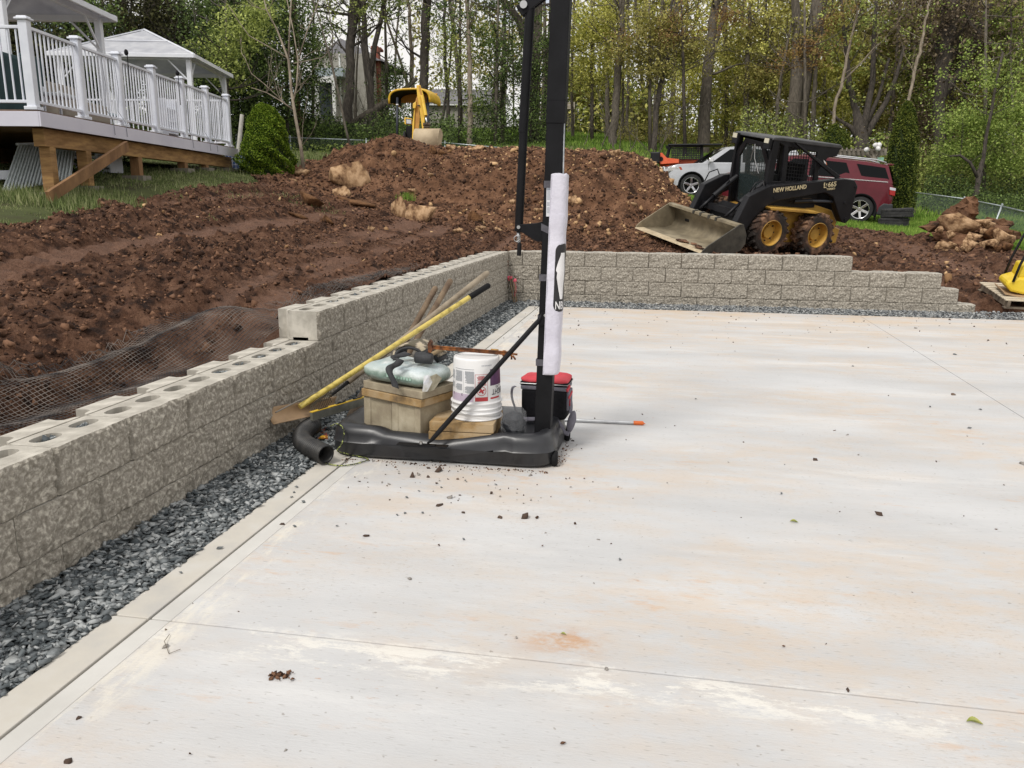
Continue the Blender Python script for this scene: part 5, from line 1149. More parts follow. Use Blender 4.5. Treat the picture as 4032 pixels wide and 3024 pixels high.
# bucket
def bprof(): return [(1.97, .0), (1.42, .035), (1.30, .075), (1.245, .16), (1.26, .30), (1.345, .435)]
bk = MB(); P_ = bprof(); bk.grid([[(x, -.91, z), (x, .91, z)] for x, z in P_]); bu = lp('bucket', bk, M_buck_in, smooth=True, auto=30); solid(bu, .014, -1)
for s_ in (1, -1):
    b = MB(); b.prism([(1.985, -.012), (1.97, .03), (1.90, .10), (1.40, .445), (1.335, .45), (1.24, .30), (1.225, .16), (1.29, .06), (1.42, .0)], s_*.905, s_*.925); lp('side_plate', b, M_buck_out if s_ > 0 else M_buck_in, bu, bevel=.003)
b = MB(); b.prism([(1.335, .45), (1.42, .435), (1.425, .395), (1.345, .40)], -.905, .905); lp('top_lip', b, M_buck_in, bu, bevel=.004)
for y in (-.20, -.02, .20, .38): b = MB(); b.prism([(1.355, .465), (1.44, .445), (1.44, .39), (1.36, .41)], y-.02, y+.02); lp('lip_step', b, M_buck_out, bu, bevel=.003)
b = MB(); b.prism([(2.0, -.014), (1.84, .0), (1.84, .014), (1.985, .004)], -.90, .90); lp('cutting_edge', b, mat('edge_dusty', srgb('a08f74'), srgb('c2b294'), 9, rough=.8), bu)
b = MB(); rr = random.Random(4)
for k in range(16): b.blob((1.80+rr.uniform(-.05, .10), rr.uniform(.1, .85), .03), (.05, .06, .014), 1, .4, k)
kind(lp('mud', b, M_clod, bu), 'stuff')

# ---- cars
def car(name, label, M, paint, W, body, belt, roof_, panes, wheels, wr, extras=None, clad=None, group=None):
    t = thing_m(name, label, 'car', M, group)
    hw = W/2
    def side_y(z): return hw*(1-.05*max(0, z-.75)/.5-.03*max(0, .5-z)/.5)
    # body: side outline lofted across, edges drawn in
    b = MB(); n = len(body); vs = []
    for f_, y in ((.90, -1), (1, -.96), (1, .96), (.90, 1)):
        pass
    secs = [(-1.0, .0), (-.97, .035), (-.80, .06), (.80, .06), (.97, .035), (1.0, .0)]
    cx = sum(p[0] for p in body)/n; xmax = max(p[0] for p in body); xmin = min(p[0] for p in body)
    for sy_, g2 in secs:
        for x, z in body:
            ex = 0
            if x > xmax-.6: ex = -(1-(g2/.06))*.16*((x-(xmax-.6))/.6)**2 - (abs(sy_) > .9)*.10*((x-(xmax-.6))/.6)**2
            if x < xmin+.5: ex = (1-(g2/.06))*.12*(((xmin+.5)-x)/.5)**2
            zz = z-(.035-g2)*.5*(z > .9) if g2 < .035 else z
            vs.append((x+ex, sy_*side_y(z), zz))
    fs = [tuple(range(n)), tuple(range(5*n, 6*n))[::-1]]
    for s_ in range(5):
        for i in range(n): j = (i+1) % n; fs.append((s_*n+i, s_*n+j, (s_+1)*n+j, (s_+1)*n+i))
    b.add(vs, fs); bo = obj('body', b, paint, t, world=False, smooth=True, auto=28)
    # greenhouse
    k = len(belt); vs = [(x, -hw*.93, z) for x, z in belt]+[(x, hw*.93, z) for x, z in belt]+[(x, -hw*.74, z) for x, z in roof_]+[(x, hw*.74, z) for x, z in roof_]
    b = MB(); rowsA = [[(x, -hw*.94, z) for x, z in belt], [(x, -hw*.80, z-.03) for x, z in roof_], [(x, -hw*.70, z) for x, z in roof_], [(x, 0, z+.015) for x, z in roof_], [(x, hw*.70, z) for x, z in roof_], [(x, hw*.80, z-.03) for x, z in roof_], [(x, hw*.94, z) for x, z in belt]]
    b.grid(rowsA); b.add([rowsA[i][0] for i in range(7)], [tuple(range(7))]); b.add([rowsA[i][-1] for i in range(7)], [tuple(range(7))])
    obj('roof', b, paint, t, world=False, smooth=True, auto=30)
    zb = belt[0][1]; zt = roof_[1][1]
    for pn, poly in panes:
        for s_ in ((1, -1)):
            b = MB(); P = []
            for x, z in poly:
                f_ = (z-zb)/(zt-.03-zb); P.append((x, s_*(hw*.94+(hw*.80-hw*.94)*f_+.008), z))
            b.add(P, [tuple(range(len(P)))]); b.add([(x, y-s_*.02, z) for x, y, z in P], [tuple(range(len(P)))]); obj(pn, b, M_glass_dk, t, world=False)
    for wx in wheels:
        for s_ in (1, -1):
            wh = bpy.data.objects.new('wheel', None); COL.objects.link(wh); wh.parent = t; cy = s_*(hw-.13)
            b = MB(); b.lathe([(wr*.70, .11), (wr*.72, .13), (wr*.92, .125), (wr, .09), (wr, -.09), (wr*.92, -.125), (wr*.7, -.12)], 40, (wx, cy, wr), (0, s_, 0)); obj('tyre', b, mat('car_tyre', (.016, .016, .017), (.03, .03, .03), 9, rough=.8), wh, world=False, smooth=True, auto=40)
            b = MB(); b.lathe([(wr*.70, .115), (wr*.66, .118), (wr*.63, .08), (wr*.60, .02)], 36, (wx, cy, wr), (0, s_, 0)); obj('rim', b, M_chrome, wh, world=False, smooth=True)
            b = MB(); b.lathe([(0, .01), (wr*.62, .015)], 30, (wx, cy, wr), (0, s_, 0)); obj('brake_disc', b, M_black, wh, world=False)
            ns = extras.get('spokes', 6)
            for q_ in range(ns):
                a = 2*math.pi*q_/ns+.3; b = MB(); d_ = np.array((math.cos(a), 0, math.sin(a))); c_ = np.array((wx, cy+s_*.09, wr)); b.bar(c_+d_*wr*.10, c_+d_*wr*.66+np.array((0, s_*.012, 0)), wr*.20, .02, up=(0, 1, 0)); obj('spoke', b, M_chrome, wh, world=False, bevel=.008)
            b = MB(); b.cyl((wx, cy+s_*.08, wr), (wx, cy+s_*.115, wr), wr*.17, wr*.13, n=18); obj('hub_cap', b, M_chrome, wh, world=False, smooth=True, auto=40)
            b = MB(); rr_ = wr*1.20
            A0, A1 = -20, 200
            b.grid([[(wx+rr_*math.cos(R(a)), s_*(hw+.012), wr+rr_*math.sin(R(a))), (wx+(rr_-.055)*math.cos(R(a)), s_*(hw+.016), wr+(rr_-.055)*math.sin(R(a))), (wx+(rr_-.06)*math.cos(R(a)), s_*(hw-.25), wr+(rr_-.06)*math.sin(R(a)))] for a in np.linspace(A0, A1, 24)])
            obj('arch_trim', b, clad or M_black, t, world=False, smooth=True)
            b = MB(); b.lathe([(0, .0), (rr_-.062, .0)], 24, (wx, s_*(hw-.26), wr), (0, 1, 0)); obj('arch_liner', b, M_black, t, world=False)
    return t, bo, hw
def arches(pts, wheels, wr, zb):
    """bottom line of the body from front to back with wheel arches cut in"""
    o = []
    for wx in wheels:
        rr_ = wr*1.18
        for a in np.linspace(0, 180, 13):
            x = wx+rr_*math.cos(R(a)); z = wr+rr_*math.sin(R(a)); o.append((x, max(z, zb)))
    return o
wr = .375
M_red = mat('red_car_paint', srgb('560f1c'), srgb('621624'), 3, rough=.35, coat=.35, spec=.3); M_silver = mat('silver_car_paint', srgb('b4b6ba'), srgb('c2c4c8'), 3, rough=.3, coat=.5, metal=.25)
whs = (1.51, -1.51)
body = [(2.52, .42), (2.56, .60), (2.53, .80), (2.44, .95), (2.30, 1.02), (1.25, 1.13), (-2.20, 1.20), (-2.48, 1.14), (-2.56, .95), (-2.60, .72), (-2.58, .45)]+[(-2.45, .30)]+[p for p in arches(None, whs, wr, .30)][::-1]+[(2.42, .30)]
belt = [(1.45, 1.12), (-2.45, 1.17)]; belt = [(1.40, 1.12), (.2, 1.14), (-1.5, 1.17), (-2.24, 1.17)]; roof_ = [(.72, 1.66), (.2, 1.74), (-1.5, 1.72), (-2.05, 1.66)]
panes = [('front_window', [(.98, 1.17), (.10, 1.18), (.10, 1.62), (.52, 1.60)]), ('rear_window', [(.02, 1.18), (-.98, 1.20), (-1.12, 1.22), (-.92, 1.62), (.02, 1.63)]), ('quarter_window', [(-1.40, 1.26), (-1.46, 1.22), (-2.06, 1.22), (-2.12, 1.28), (-1.97, 1.58), (-1.20, 1.62)])]
_dR = 23.8; Rw = D(3372, 876, _dR); fR = Vector((-.985, .10, .105)).normalized(); lR = Vector((-.10, -.99, -.03)); MRc = basis(fR, lR, (0, 0, 0)); oR = Vector(Rw)-MRc.to_3x3() @ Vector((-1.51, .86, 0)); MRc.translation = oR
_sq = lambda P: [(x if x > -1.95 else -1.95+(x+1.95)*.62, z) for x, z in P]
body = _sq(body)
red, rb, hw = car('red_suv', 'dark red SUV parked behind the skid steer loader, facing away from the tyre stack', MRc, M_red, 2.0, body, belt, roof_, panes, whs, wr, {'spokes': 6})
def rp_(name, mb, m, par=None, **k):
    k.setdefault('world', False); mb.v = [((x if x > -1.95 else -1.95+(x+1.95)*.62), y, z) for x, y, z in mb.v]; return obj(name, mb, m, par or red, **k)
b = MB(); b.prism([(-2.62, .46), (-2.60, .62), (-2.2, .62), (-1.98, .50), (-1.98, .28), (-2.5, .28)], -1.0, 1.0); rp_('rear_bumper', b, mat('grey_cladding', (.03, .032, .035), rough=.6), bevel=.03)
for s_ in (1, -1):
    b = MB(); b.prism([(-2.30, 1.08), (-2.575, 1.06), (-2.60, .84), (-2.36, .86)], s_*.965, s_*1.008); tl = rp_('tail_light', b, mat('tail_red', srgb('a82a2a'), rough=.25, coat=.5), bevel=.015); b = MB(); b.prism([(-2.31, 1.075), (-2.57, 1.055), (-2.575, .99), (-2.33, 1.0)], s_*1.004, s_*1.014); rp_('lens', b, mat('clear_lens', srgb('c9ccd4'), rough=.2), tl)
    b = MB(); b.tube([(.3, s_*.76, 1.77), (.1, s_*.76, 1.80), (-1.7, s_*.76, 1.78), (-2.0, s_*.76, 1.72)], .020, 8); rp_('roof_rail', b, mat('satin_metal', srgb('c3c5c8'), rough=.35, metal=.6), smooth=True)
    b = MB(); b.prism([(2.40, .93), (1.95, 1.00), (1.92, .82), (2.48, .72)], s_*.93, s_*.985); rp_('headlight', b, mat('headlamp', srgb('c9c3b8'), srgb('e2ddd4'), 30, rough=.2, coat=.5), bevel=.02)
    b = MB(); b.box((.95, s_*1.07, 1.20), (.14, .16, .12)); rp_('mirror', b, M_red, bevel=.03)
    b = MB(); b.bar((1.0, s_*.975, 1.128), (-2.2, s_*.965, 1.205), .01, .022); rp_('chrome_strip', b, M_chrome)
    for dx in (.95, -.04, -1.16): b = MB(); b.bar((dx, s_*.998, .45), (dx, s_*.975, 1.12), .004, .012); rp_('door_gap', b, M_black)
    for dx in (.1, -.9): b = MB(); b.box((dx, s_*1.0, 1.02), (.20, .03, .035)); rp_('door_handle', b, M_red, bevel=.01)
b = MB(); b.box((2.52, 0, .80), (.08, 1.2, .26)); rp_('grille', b, M_chrome, bevel=.02); b = MB(); b.box((2.54, 0, .48), (.1, 1.7, .16)); rp_('front_bumper', b, M_black, bevel=.03)
b = MB(); b.prism([(-2.16, 1.72), (-2.36, 1.70), (-2.30, 1.66), (-2.10, 1.66)], -.72, .72); rp_('spoiler', b, M_red, bevel=.01)
b = MB(); b.add([(-2.20, -.66, 1.62), (-2.46, -.80, 1.22), (-2.46, .80, 1.22), (-2.20, .66, 1.62)], [(0, 1, 2, 3)]); b.v = [(x-.03, y, z) for x, y, z in b.v]; rp_('rear_glass', b, M_glass_dk)
b = MB(); b.prism([(-1.93, .50), (-2.0, .50), (-2.0, .14), (-1.95, .14)], .80, .98); rp_('mud_flap', b, M_black)
b = MB(); b.box((-2.66, 0, .42), (.10, .08, .06)); rp_('tow_hitch', b, M_black)
# silver one
wr2 = .385; whs2 = (1.46, -1.46)
body = [(2.36, .40), (2.38, .62), (2.34, .86), (2.24, 1.00), (2.0, 1.07), (1.05, 1.14), (-2.2, 1.18), (-2.42, 1.10), (-2.48, .8), (-2.46, .42), (-2.35, .33)]+[p for p in arches(None, whs2, wr2, .33)][::-1]+[(2.25, .33)]
belt = [(1.15, 1.12), (.2, 1.14), (-1.5, 1.16), (-2.35, 1.16)]; roof_ = [(.35, 1.68), (-.2, 1.75), (-1.5, 1.73), (-2.05, 1.66)]
panes = [('front_window', [(.80, 1.17), (-.15, 1.18), (-.15, 1.63), (.20, 1.61)]), ('rear_window', [(-.23, 1.18), (-1.3, 1.20), (-1.15, 1.62), (-.23, 1.63)])]
Sw = D(2716, 775, 28.4); fS = Vector((-.98, -.16, .02)).normalized(); MSc = basis(fS, (.16, -.98, .0), (0, 0, 0)); oS = Vector(Sw)-MSc.to_3x3() @ Vector((1.46, .83, 0)); MSc.translation = oS
sil, sb, hw2 = car('silver_suv', 'silver SUV behind the dirt heap with only its front half showing', MSc, M_silver, 1.94, body, belt, roof_, panes, whs2, wr2, {'spokes': 5})
def sp2(name, mb, m, par=None, **k): k.setdefault('world', False); return obj(name, mb, m, par or sil, **k)
for s_ in (1, -1):
    b = MB(); b.prism([(2.26, .97), (1.86, .99), (1.84, .86), (2.32, .82)], s_*.90, s_*.955); h_ = sp2('headlight', b, mat('headlamp2', srgb('9b9a98'), srgb('d8d6d2'), 30, rough=.2, coat=.5), bevel=.02); b = MB(); b.prism([(1.93, .985), (1.85, .985), (1.80, .90), (1.86, .88)], s_*.952, s_*.962); sp2('marker_lens', b, mat('amber', srgb('b8563a'), rough=.3), h_)
    b = MB(); b.box((.88, s_*1.05, 1.22), (.16, .20, .15)); sp2('mirror', b, M_chrome, bevel=.03)
    b = MB(); b.bar((.92, s_*.968, .45), (.92, s_*.945, 1.12), .004, .012); sp2('door_gap', b, M_black)
    b = MB(); b.bar((.8, s_*.978, .50), (-.9, s_*.978, .50), .02, .05); sp2('sill', b, M_black)
for k in range(7): b = MB(); b.box((2.34, -.42+k*.14, .93), (.05, .05, .15)); sp2('grille_bar', b, M_chrome, bevel=.01)
b = MB(); b.add([(.40, -.68, 1.66), (1.12, -.84, 1.16), (1.12, .84, 1.16), (.40, .68, 1.66)], [(0, 1, 2, 3)]); b.v = [(x+.03, y, z+.01) for x, y, z in b.v]; sp2('windscreen', b, M_glass_dk)
b = MB(); b.box((2.40, 0, .50), (.10, 1.7, .12)); sp2('front_bumper', b, M_black, bevel=.03)

# ---- small orange machine beyond the silver car
M_org = mat('orange_paint', srgb('d0532a'), srgb('dc6235'), 6, rough=.45)
dd = 31.5; om = thing('orange_loader', 'orange compact loader with black mesh cab, mostly hidden behind the silver SUV', 'loader', tuple(D(2690, 700, dd)))
q5 = lambda x, y, d_=dd: D(2450+x/2.011, 480+y/2.011, d_)
def quadbar(name, pts, w_, m, par=om):
    b = MB()
    for a, c_ in zip(pts[:-1], pts[1:]): b.bar(a, c_, w_, w_)
    return obj(name, b, m, par)
for d_ in (dd, dd+1.0): quadbar('cab_frame', [q5(352, 292, d_), q5(380, 188, d_), q5(628, 188, d_), q5(630, 300, d_)], .09, M_blk_paint)
b = MB(); A_ = q5(362, 187, dd-.1); b.prism([(0, 0), (2.02, 0), (2.02, .06), (0, .06)], 0, 1.3, 'XZ', Matrix.Translation(Vector(A_))); obj('roof', b, M_blk_paint, om, bevel=.02)
for d_ in (dd, dd+1.0):
    b = MB()
    for x in np.arange(395, 625, 14): b.bar(q5(x, 205, d_), q5(x, 300, d_), .028)
    for y in np.arange(210, 300, 14): b.bar(q5(390, y, d_), q5(625, y, d_), .028)
    obj('window_mesh', b, M_blk_paint, om)
b = MB()
Aq = [q5(290, 255), q5(310, 248), q5(350, 290), q5(445, 300), q5(445, 330), q5(300, 340), q5(285, 310)]
for k_, m_, nm in ((0, M_org, 'lift_arm'),):
    vs = [p_-CF*.1 for p_ in Aq]+[p_+CF*.15 for p_ in Aq]; n = len(Aq); b.add(vs, [tuple(range(n)), tuple(range(2*n-1, n-1, -1))]+[(i, i+n, (i+1) % n+n, (i+1) % n) for i in range(n)]); obj(nm, b, m_, om, bevel=.01)
b = MB(); b.cyl(q5(302, 300)-CF*.12, q5(302, 300)-CF*.09, .09, n=16); obj('pivot', b, M_black, om)
b = MB(); b.box(tuple(q5(262, 285)), (.36, .5, .42)); obj('coupler', b, M_blk_paint, om, bevel=.04)
b = MB(); b.box(tuple(q5(500, 390, dd+.8)), (2.0, 1.1, .9)); obj('chassis', b, M_org, om, bevel=.05)
b = MB(); b.box(tuple(q5(500, 470, dd+.4)), (2.2, 1.3, .5)); obj('tracks', b, M_black, om, bevel=.12); b = MB(); b.cyl(q5(620, 570, dd-.9), q5(620, 570, dd-.7), .12, n=16); obj('track_roller', b, M_org, om)
b = MB(); b.box(tuple(q5(358, 200, dd-.15)), (.10, .10, .12)); obj('lamp', b, M_black, om, bevel=.02)

# ---- mini excavator behind the heap
M_yex = mat('excavator_yellow', srgb('d2a52a'), srgb('e2b93e'), 5, rough=.4, contrast=(.3, .6))
M_yshade = mat('excavator_yellow_shaded', srgb('a8741c'), srgb('b9852a'), 5, rough=.5)  # shaded copy of the yellow: shadow under the boom put into the colour
e6 = lambda x, y, d_=24.0: D(1480+x/5.53, 300+y/5.53, d_)
ex = thing('mini_excavator', 'yellow mini excavator with curved canopy parked behind the dirt heap, its arm bent down', 'excavator', tuple(e6(800, 1700)))
cc = e6(846, 455, 24.1); cw = .66
def canopy_rows(g2, dz):
    rows_ = []
    for v in (-.60, -.58, -.3, 0, .3, .58, .60):
        row = []
        for a in np.linspace(180, 0, 25):
            ca, sa = math.cos(R(a)), math.sin(R(a)); x = (cw-g2)*abs(ca)**.62*(1 if ca > 0 else -1); z = (.40-g2)*abs(sa)**.60-.19+dz
            row.append(cc+np.array((x*math.cos(.1), v*(1-.10*abs(ca)**4)-x*.1, z-.03*abs(v/.6)**3)))
        rows_.append(row)
    return rows_
b = MB(); b.grid(canopy_rows(0, 0)); solid(obj('canopy', b, M_yex, ex, smooth=True, auto=50), .055, -1)
b = MB(); b.grid(canopy_rows(.062, 0)[1:-1]); obj('canopy_underside', b, M_black, ex, smooth=True)  # separate black sheet just inside the canopy shell
b = MB(); b.box(tuple(cc+np.array((0, .45, .02))), (1.12, .03, .26)); obj('canopy_back', b, M_yshade, ex, bevel=.01)
for x0, x1 in ((468, 462), (1140, 1138)):
    for d_ in (23.7, 24.7): b = MB(); b.tube([e6(x0, 470, d_), e6(x1, 1500, d_)], .036, 10); obj('canopy_post', b, mat('dark_blue_post', srgb('252a35'), rough=.5), ex, smooth=True)
b = MB(); b.cyl(e6(466, 612, 23.69), e6(466, 635, 23.69), .039, n=10); obj('post_ring', b, M_white, ex)
def slabpoly(name, pts, d0, d1, m, par=ex, bev=.01):
    n = len(pts); b = MB(); vs = [e6(x, y, d0) for x, y in pts]+[e6(x, y, d1) for x, y in pts]; b.add(vs, [tuple(range(n)), tuple(range(2*n-1, n-1, -1))]+[(i, i+n, (i+1) % n+n, (i+1) % n) for i in range(n)]); return obj(name, b, m, par, bevel=bev)
bm_ = slabpoly('boom', [(790, 1480), (800, 1100), (830, 700), (870, 500), (905, 420), (940, 700), (960, 900), (935, 1180), (930, 1480)], 23.2, 23.0, M_yshade)
slabpoly('boom_flange', [(785, 1480), (795, 1050), (840, 680), (870, 540), (880, 540), (850, 720), (832, 1100), (850, 1480)], 22.95, 23.0, M_yex, bm_)
slabpoly('boom_bracket', [(805, 700), (805, 600), (860, 555), (880, 600), (862, 700)], 22.9, 23.1, M_yex, bm_)
stk = slabpoly('dipper_arm', [(882, 195), (965, 190), (1000, 290), (1055, 470), (1110, 850), (1110, 870), (1060, 880), (1060, 1010), (1030, 1180), (1010, 1180), (955, 760), (900, 420)], 22.5, 22.3, M_yex)
slabpoly('arm_slot', [(932, 205), (962, 215), (1010, 400), (985, 440), (950, 330)], 22.29, 22.28, M_yshade, stk, 0)
b = MB(); b.tube([e6(1000, 430, 22.25), e6(1085, 860, 22.2)], .05, 12); obj('bucket_cylinder', b, M_yex, stk, smooth=True, auto=40); b = MB(); b.tube([e6(1078, 850, 22.2), e6(1110, 1030, 22.15)], .022, 10); obj('bucket_rod', b, M_chrome, stk, smooth=True)
b = MB(); b.cyl(e6(960, 640, 22.27), e6(900, 640, 22.27), .02); b.cyl(e6(1180, 1050, 22.2), e6(1030, 1050, 22.2), .045); b.cyl(e6(1175, 1110, 22.2), e6(1040, 1110, 22.2), .03); obj('link_pins', b, M_oldsteel, stk)
slabpoly('bucket_link', [(1070, 1060), (1165, 1060), (1175, 1280), (1085, 1280)], 22.2, 22.3, M_yex, stk)
# bucket: drum-like back towards the camera
xs2 = np.linspace(0, 1, 2); A_, B_ = e6(880, 1400, 22.2), e6(1405, 1400, 22.2); bx_ = B_-A_; b = MB(); rows6 = []
for a in np.linspace(-70, 150, 16):
    o_ = np.array((0, -.26*math.cos(R(a)), .30*math.sin(R(a)))); rows6.append([A_+o_, B_+o_])
b.grid(rows6); bb = obj('bucket', b, mat('dusty_bucket', srgb('a08e74'), srgb('bba98c'), 4, rough=.7, contrast=(.3, .6)), ex, smooth=True); solid(bb, .02)
for c_ in (A_, B_): b = MB(); b.add([c_+np.array((0, -.27*math.cos(R(a)), .31*math.sin(R(a)))) for a in np.linspace(-70, 150, 16)], [tuple(range(16))]); o = obj('bucket_side', b, mat('dusty_bucket', (0, 0, 0)), bb); solid(o, .02)
slabpoly('mirror_housing', [(618, 905), (640, 895), (785, 920), (795, 1060), (640, 1050), (620, 1030)], 23.25, 23.15, M_yex); slabpoly('mirror_face', [(650, 925), (770, 935), (778, 1048), (655, 1040)], 23.14, 23.13, mat('mirror_rim', (.02, .02, .02)), bev=0); slabpoly('mirror_glass', [(665, 940), (765, 950), (770, 1035), (667, 1028)], 23.125, 23.12, mat('mirror_pale', srgb('bcc0c6'), rough=.3), bev=0)
slabpoly('seat', [(640, 1380), (650, 1120), (690, 1080), (790, 1085), (800, 1420)], 24.3, 24.0, M_black, bev=.05); slabpoly('console', [(560, 1420), (600, 1200), (640, 1180), (660, 1430)], 24.0, 23.7, M_blk_paint, bev=.04)
slabpoly('body', [(420, 1500), (1250, 1500), (1250, 2000), (420, 2000)], 23.5, 24.9, M_yex, bev=.06); slabpoly('tracks', [(380, 2000), (1300, 2000), (1300, 2200), (380, 2200)], 23.3, 25.1, M_black, bev=.1)
slabpoly('console', [(1000, 1450), (1010, 1240), (1240, 1240), (1260, 1480)], 24.2, 24.0, M_blk_paint, bev=.04)

# ---- tyre stack, plate compactor on a pallet
def tyre_lying(c, r, h, seed):
    b = MB(); b.lathe([(r*.62, h*.10), (r*.68, 0), (r*.90, .0), (r, h*.12), (r, h*.30), (r*.985, h*.32), (r*.985, h*.36), (r, h*.38), (r, h*.62), (r*.985, h*.64), (r*.985, h*.68), (r, h*.70), (r, h*.88), (r*.9, h), (r*.68, h), (r*.62, h*.9), (r*.60, h*.5)], 40, c, (.03*seed, .02, 1)); 
    for k in range(36):
        a = 2*math.pi*k/36; b.box((c[0]+r*math.cos(a), c[1]+r*math.sin(a), c[2]+h*.2), (.012, .05, h*.14), rz=a); b.box((c[0]+r*math.cos(a+.08), c[1]+r*math.sin(a+.08), c[2]+h*.8), (.012, .05, h*.14), rz=a+.08)
    return b
tc_ = D(3538, 893, 22.6); tc_[2] -= .02; tc_ = tc_+np.array((0, .42, .0))
M_oldtyre = mat('old_tyre', (.018, .018, .020), (.045, .044, .043), 9, rough=.85, bump=.3)
tag(obj('tyre', tyre_lying((tc_[0]-.04, tc_[1], tc_[2]), .40, .25, -1), M_oldtyre, smooth=True, auto=35), 'bottom tyre of the stack of two on the grass by the tall hedge tree', 'tyre', 'old tyres on the grass')
tag(obj('tyre', tyre_lying((tc_[0]+.03, tc_[1]-.02, tc_[2]+.255), .42, .26, -2), M_oldtyre, smooth=True, auto=35), 'top tyre of the stack of two on the grass by the tall hedge tree', 'tyre', 'old tyres on the grass')
A0 = D(3957, 1214, 11.1); B0 = D(3852, 1141, 12.1); ay = (B0-A0); Ly = np.linalg.norm(ay); ay /= Ly; ar = np.array((ay[1], -ay[0], 0)); ar /= np.linalg.norm(ar); ar = ar+np.array((0, 0, -.03)); ar /= np.linalg.norm(ar); up_ = np.cross(ar, ay)
MP = Matrix(((ar[0], ay[0], up_[0], A0[0]), (ar[1], ay[1], up_[1], A0[1]), (ar[2], ay[2], up_[2], A0[2]), (0, 0, 0, 1)))
pal = thing_m('pallet', 'weathered wooden pallet lying on the dirt at the right end of the wall', 'pallet', MP); M_pal = mat('pallet_wood', srgb('a89a84'), srgb('d2c6b0'), 8, rough=.85, bump=.3, stretch=(1, 6, 6), contrast=(.3, .65)); M_pald = mat('pallet_wood_dark', srgb('554a3f'), srgb('8c7e6c'), 6, rough=.9, bump=.4)
for x in (.02, .55, 1.10): b = MB(); b.box((x+.02, Ly/2, .055), (.04, Ly, .09)); obj('stringer', b, M_pald, pal, world=False, bevel=.004)
ns = 9
for k in range(ns): b = MB(); b.box((.58, .045+k*(Ly-.09)/(ns-1), .110), (1.18, .085, .017)); obj('deck_board', b, M_pal, pal, world=False, bevel=.003)
for k in (0, 4, 8): b = MB(); b.box((.58, .045+k*(Ly-.09)/8, .005), (1.18, .085, .015)); obj('bottom_board', b, M_pald, pal, world=False)
MPC = MP @ Matrix.Translation((.20, .46, .119)) @ Matrix.Rotation(R(-6), 4, 'Z')
pc = thing_m('plate_compactor', 'yellow plate compactor with black roll frame standing on the wooden pallet', 'plate compactor', MPC)
M_yc = mat('compactor_yellow', srgb('d9b81f'), srgb('e6c93a'), 5, rough=.45, contrast=(.35, .6))
def cp2(name, mb, m, par=None, **k): k.setdefault('world', False); return obj(name, mb, m, par or pc, **k)
b = MB(); b.prism([(-.16, .06), (-.13, .02), (.02, .0), (.60, .0), (.72, .04), (.80, .12), (.79, .13), (.70, .055), (.60, .018), (.02, .018), (-.12, .035), (-.15, .07)], -.26, .26); cp2('base_plate', b, M_tan, bevel=.004)
b = MB(); b.prism([(-.06, .06), (-.14, .14), (-.12, .20), (.02, .26), (.25, .27), (.60, .25), (.66, .14), (.60, .06), (.10, .03)], -.23, .23); cp2('engine_deck', b, M_yc, bevel=.03)
b = MB(); b.prism([(.00, .25), (.03, .42), (.14, .43), (.18, .26)], -.20, .20); cp2('belt_guard', b, M_yc, bevel=.02)
b = MB(); b.box((.34, 0, .42), (.34, .36, .30)); b.cyl((.30, -.19, .40), (.30, -.22, .40), .12, n=20); cp2('engine', b, mat('engine_grey', srgb('55564f'), srgb('8b8d86'), 12, rough=.6), bevel=.03)
for y in (-.24, .24):
    b = MB(); b.tube([(-.06, y, .20), (-.02, y, .44), (.08, y, .80), (.16, y, .86), (.50, y, .86), (.58, y, .60), (.62, y, .22)], .017, 10); cp2('roll_bar', b, M_blk_paint, smooth=True)
b = MB(); b.box((.20, 0, .86), (.24, .50, .09)); cp2('top_guard', b, mat('guard_dark', srgb('2f333a'), srgb('454a52'), 4, rough=.55), bevel=.03)
b = MB(); b.box((.10, -.02, .93), (.13, .30, .13)); cp2('water_tank', b, M_yc, bevel=.03); b = MB(); b.box((.30, 0, .98), (.28, .34, .12)); cp2('air_filter', b, mat('filter_grey', srgb('8a8c88'), rough=.6), bevel=.04)
b = MB(); b.box((.16, -.253, .86), (.09, .004, .035)); cp2('decal', b, M_white)
for y in (-.2, .2): b = MB(); b.tube([(.10, y, .95), (.30, y, 1.20), (.70, y, 1.60), (.95, y, 1.70)], .018, 10); cp2('handle_bar', b, M_blk_paint, smooth=True)
b = MB(); b.prism([(.22, 1.02), (.50, 1.34), (.60, 1.30), (.34, 1.0)], -.22, -.16); cp2('handle_cover', b, M_yc, bevel=.01)
b = MB(); b.cyl((.95, -.22, 1.70), (.95, .22, 1.70), .018); cp2('hand_grip', b, M_black)

# ---- boulders
ROCKS = [np_mesh('boulder', V, F) for V, F in hulls(14, .78, 10, 37, 1.12)]
M_rock = mat('tan_rock', srgb('5c4230'), srgb('c4a380'), 2.4, rough=.92, bump=.7, bscale=14, contrast=(.36, .60), c3=srgb('a38362'), bdist=.03, spec=.2); M_rockd = mat('muddy_rock', srgb('4a3222'), srgb('8b6646'), 2.5, rough=.95, bump=.8, bscale=14, contrast=(.34, .66), bdist=.05, spec=.2)
def refine(me, seed, amt):
    import bmesh
    bm = bmesh.new(); bm.from_mesh(me); bmesh.ops.subdivide_edges(bm, edges=bm.edges, cuts=2, use_grid_fill=True); bmesh.ops.triangulate(bm, faces=bm.faces)
    for v in bm.verts:
        n = mnoise.noise(v.co*2.2+Vector((seed, 0, 0)))*.7+mnoise.noise(v.co*5+Vector((seed, 3, 0)))*.35; v.co *= 1+amt*n
    bm.to_mesh(me); bm.free(); return me
ROCKS = [refine(me, i*3.1, .012) for i, me in enumerate(ROCKS)]
for me in ROCKS: me.materials.append(M_rock)
ROCKSD = [me.copy() for me in ROCKS]
for me in ROCKSD: me.materials.clear(); me.materials.append(M_rockd)
rr = random.Random(11)
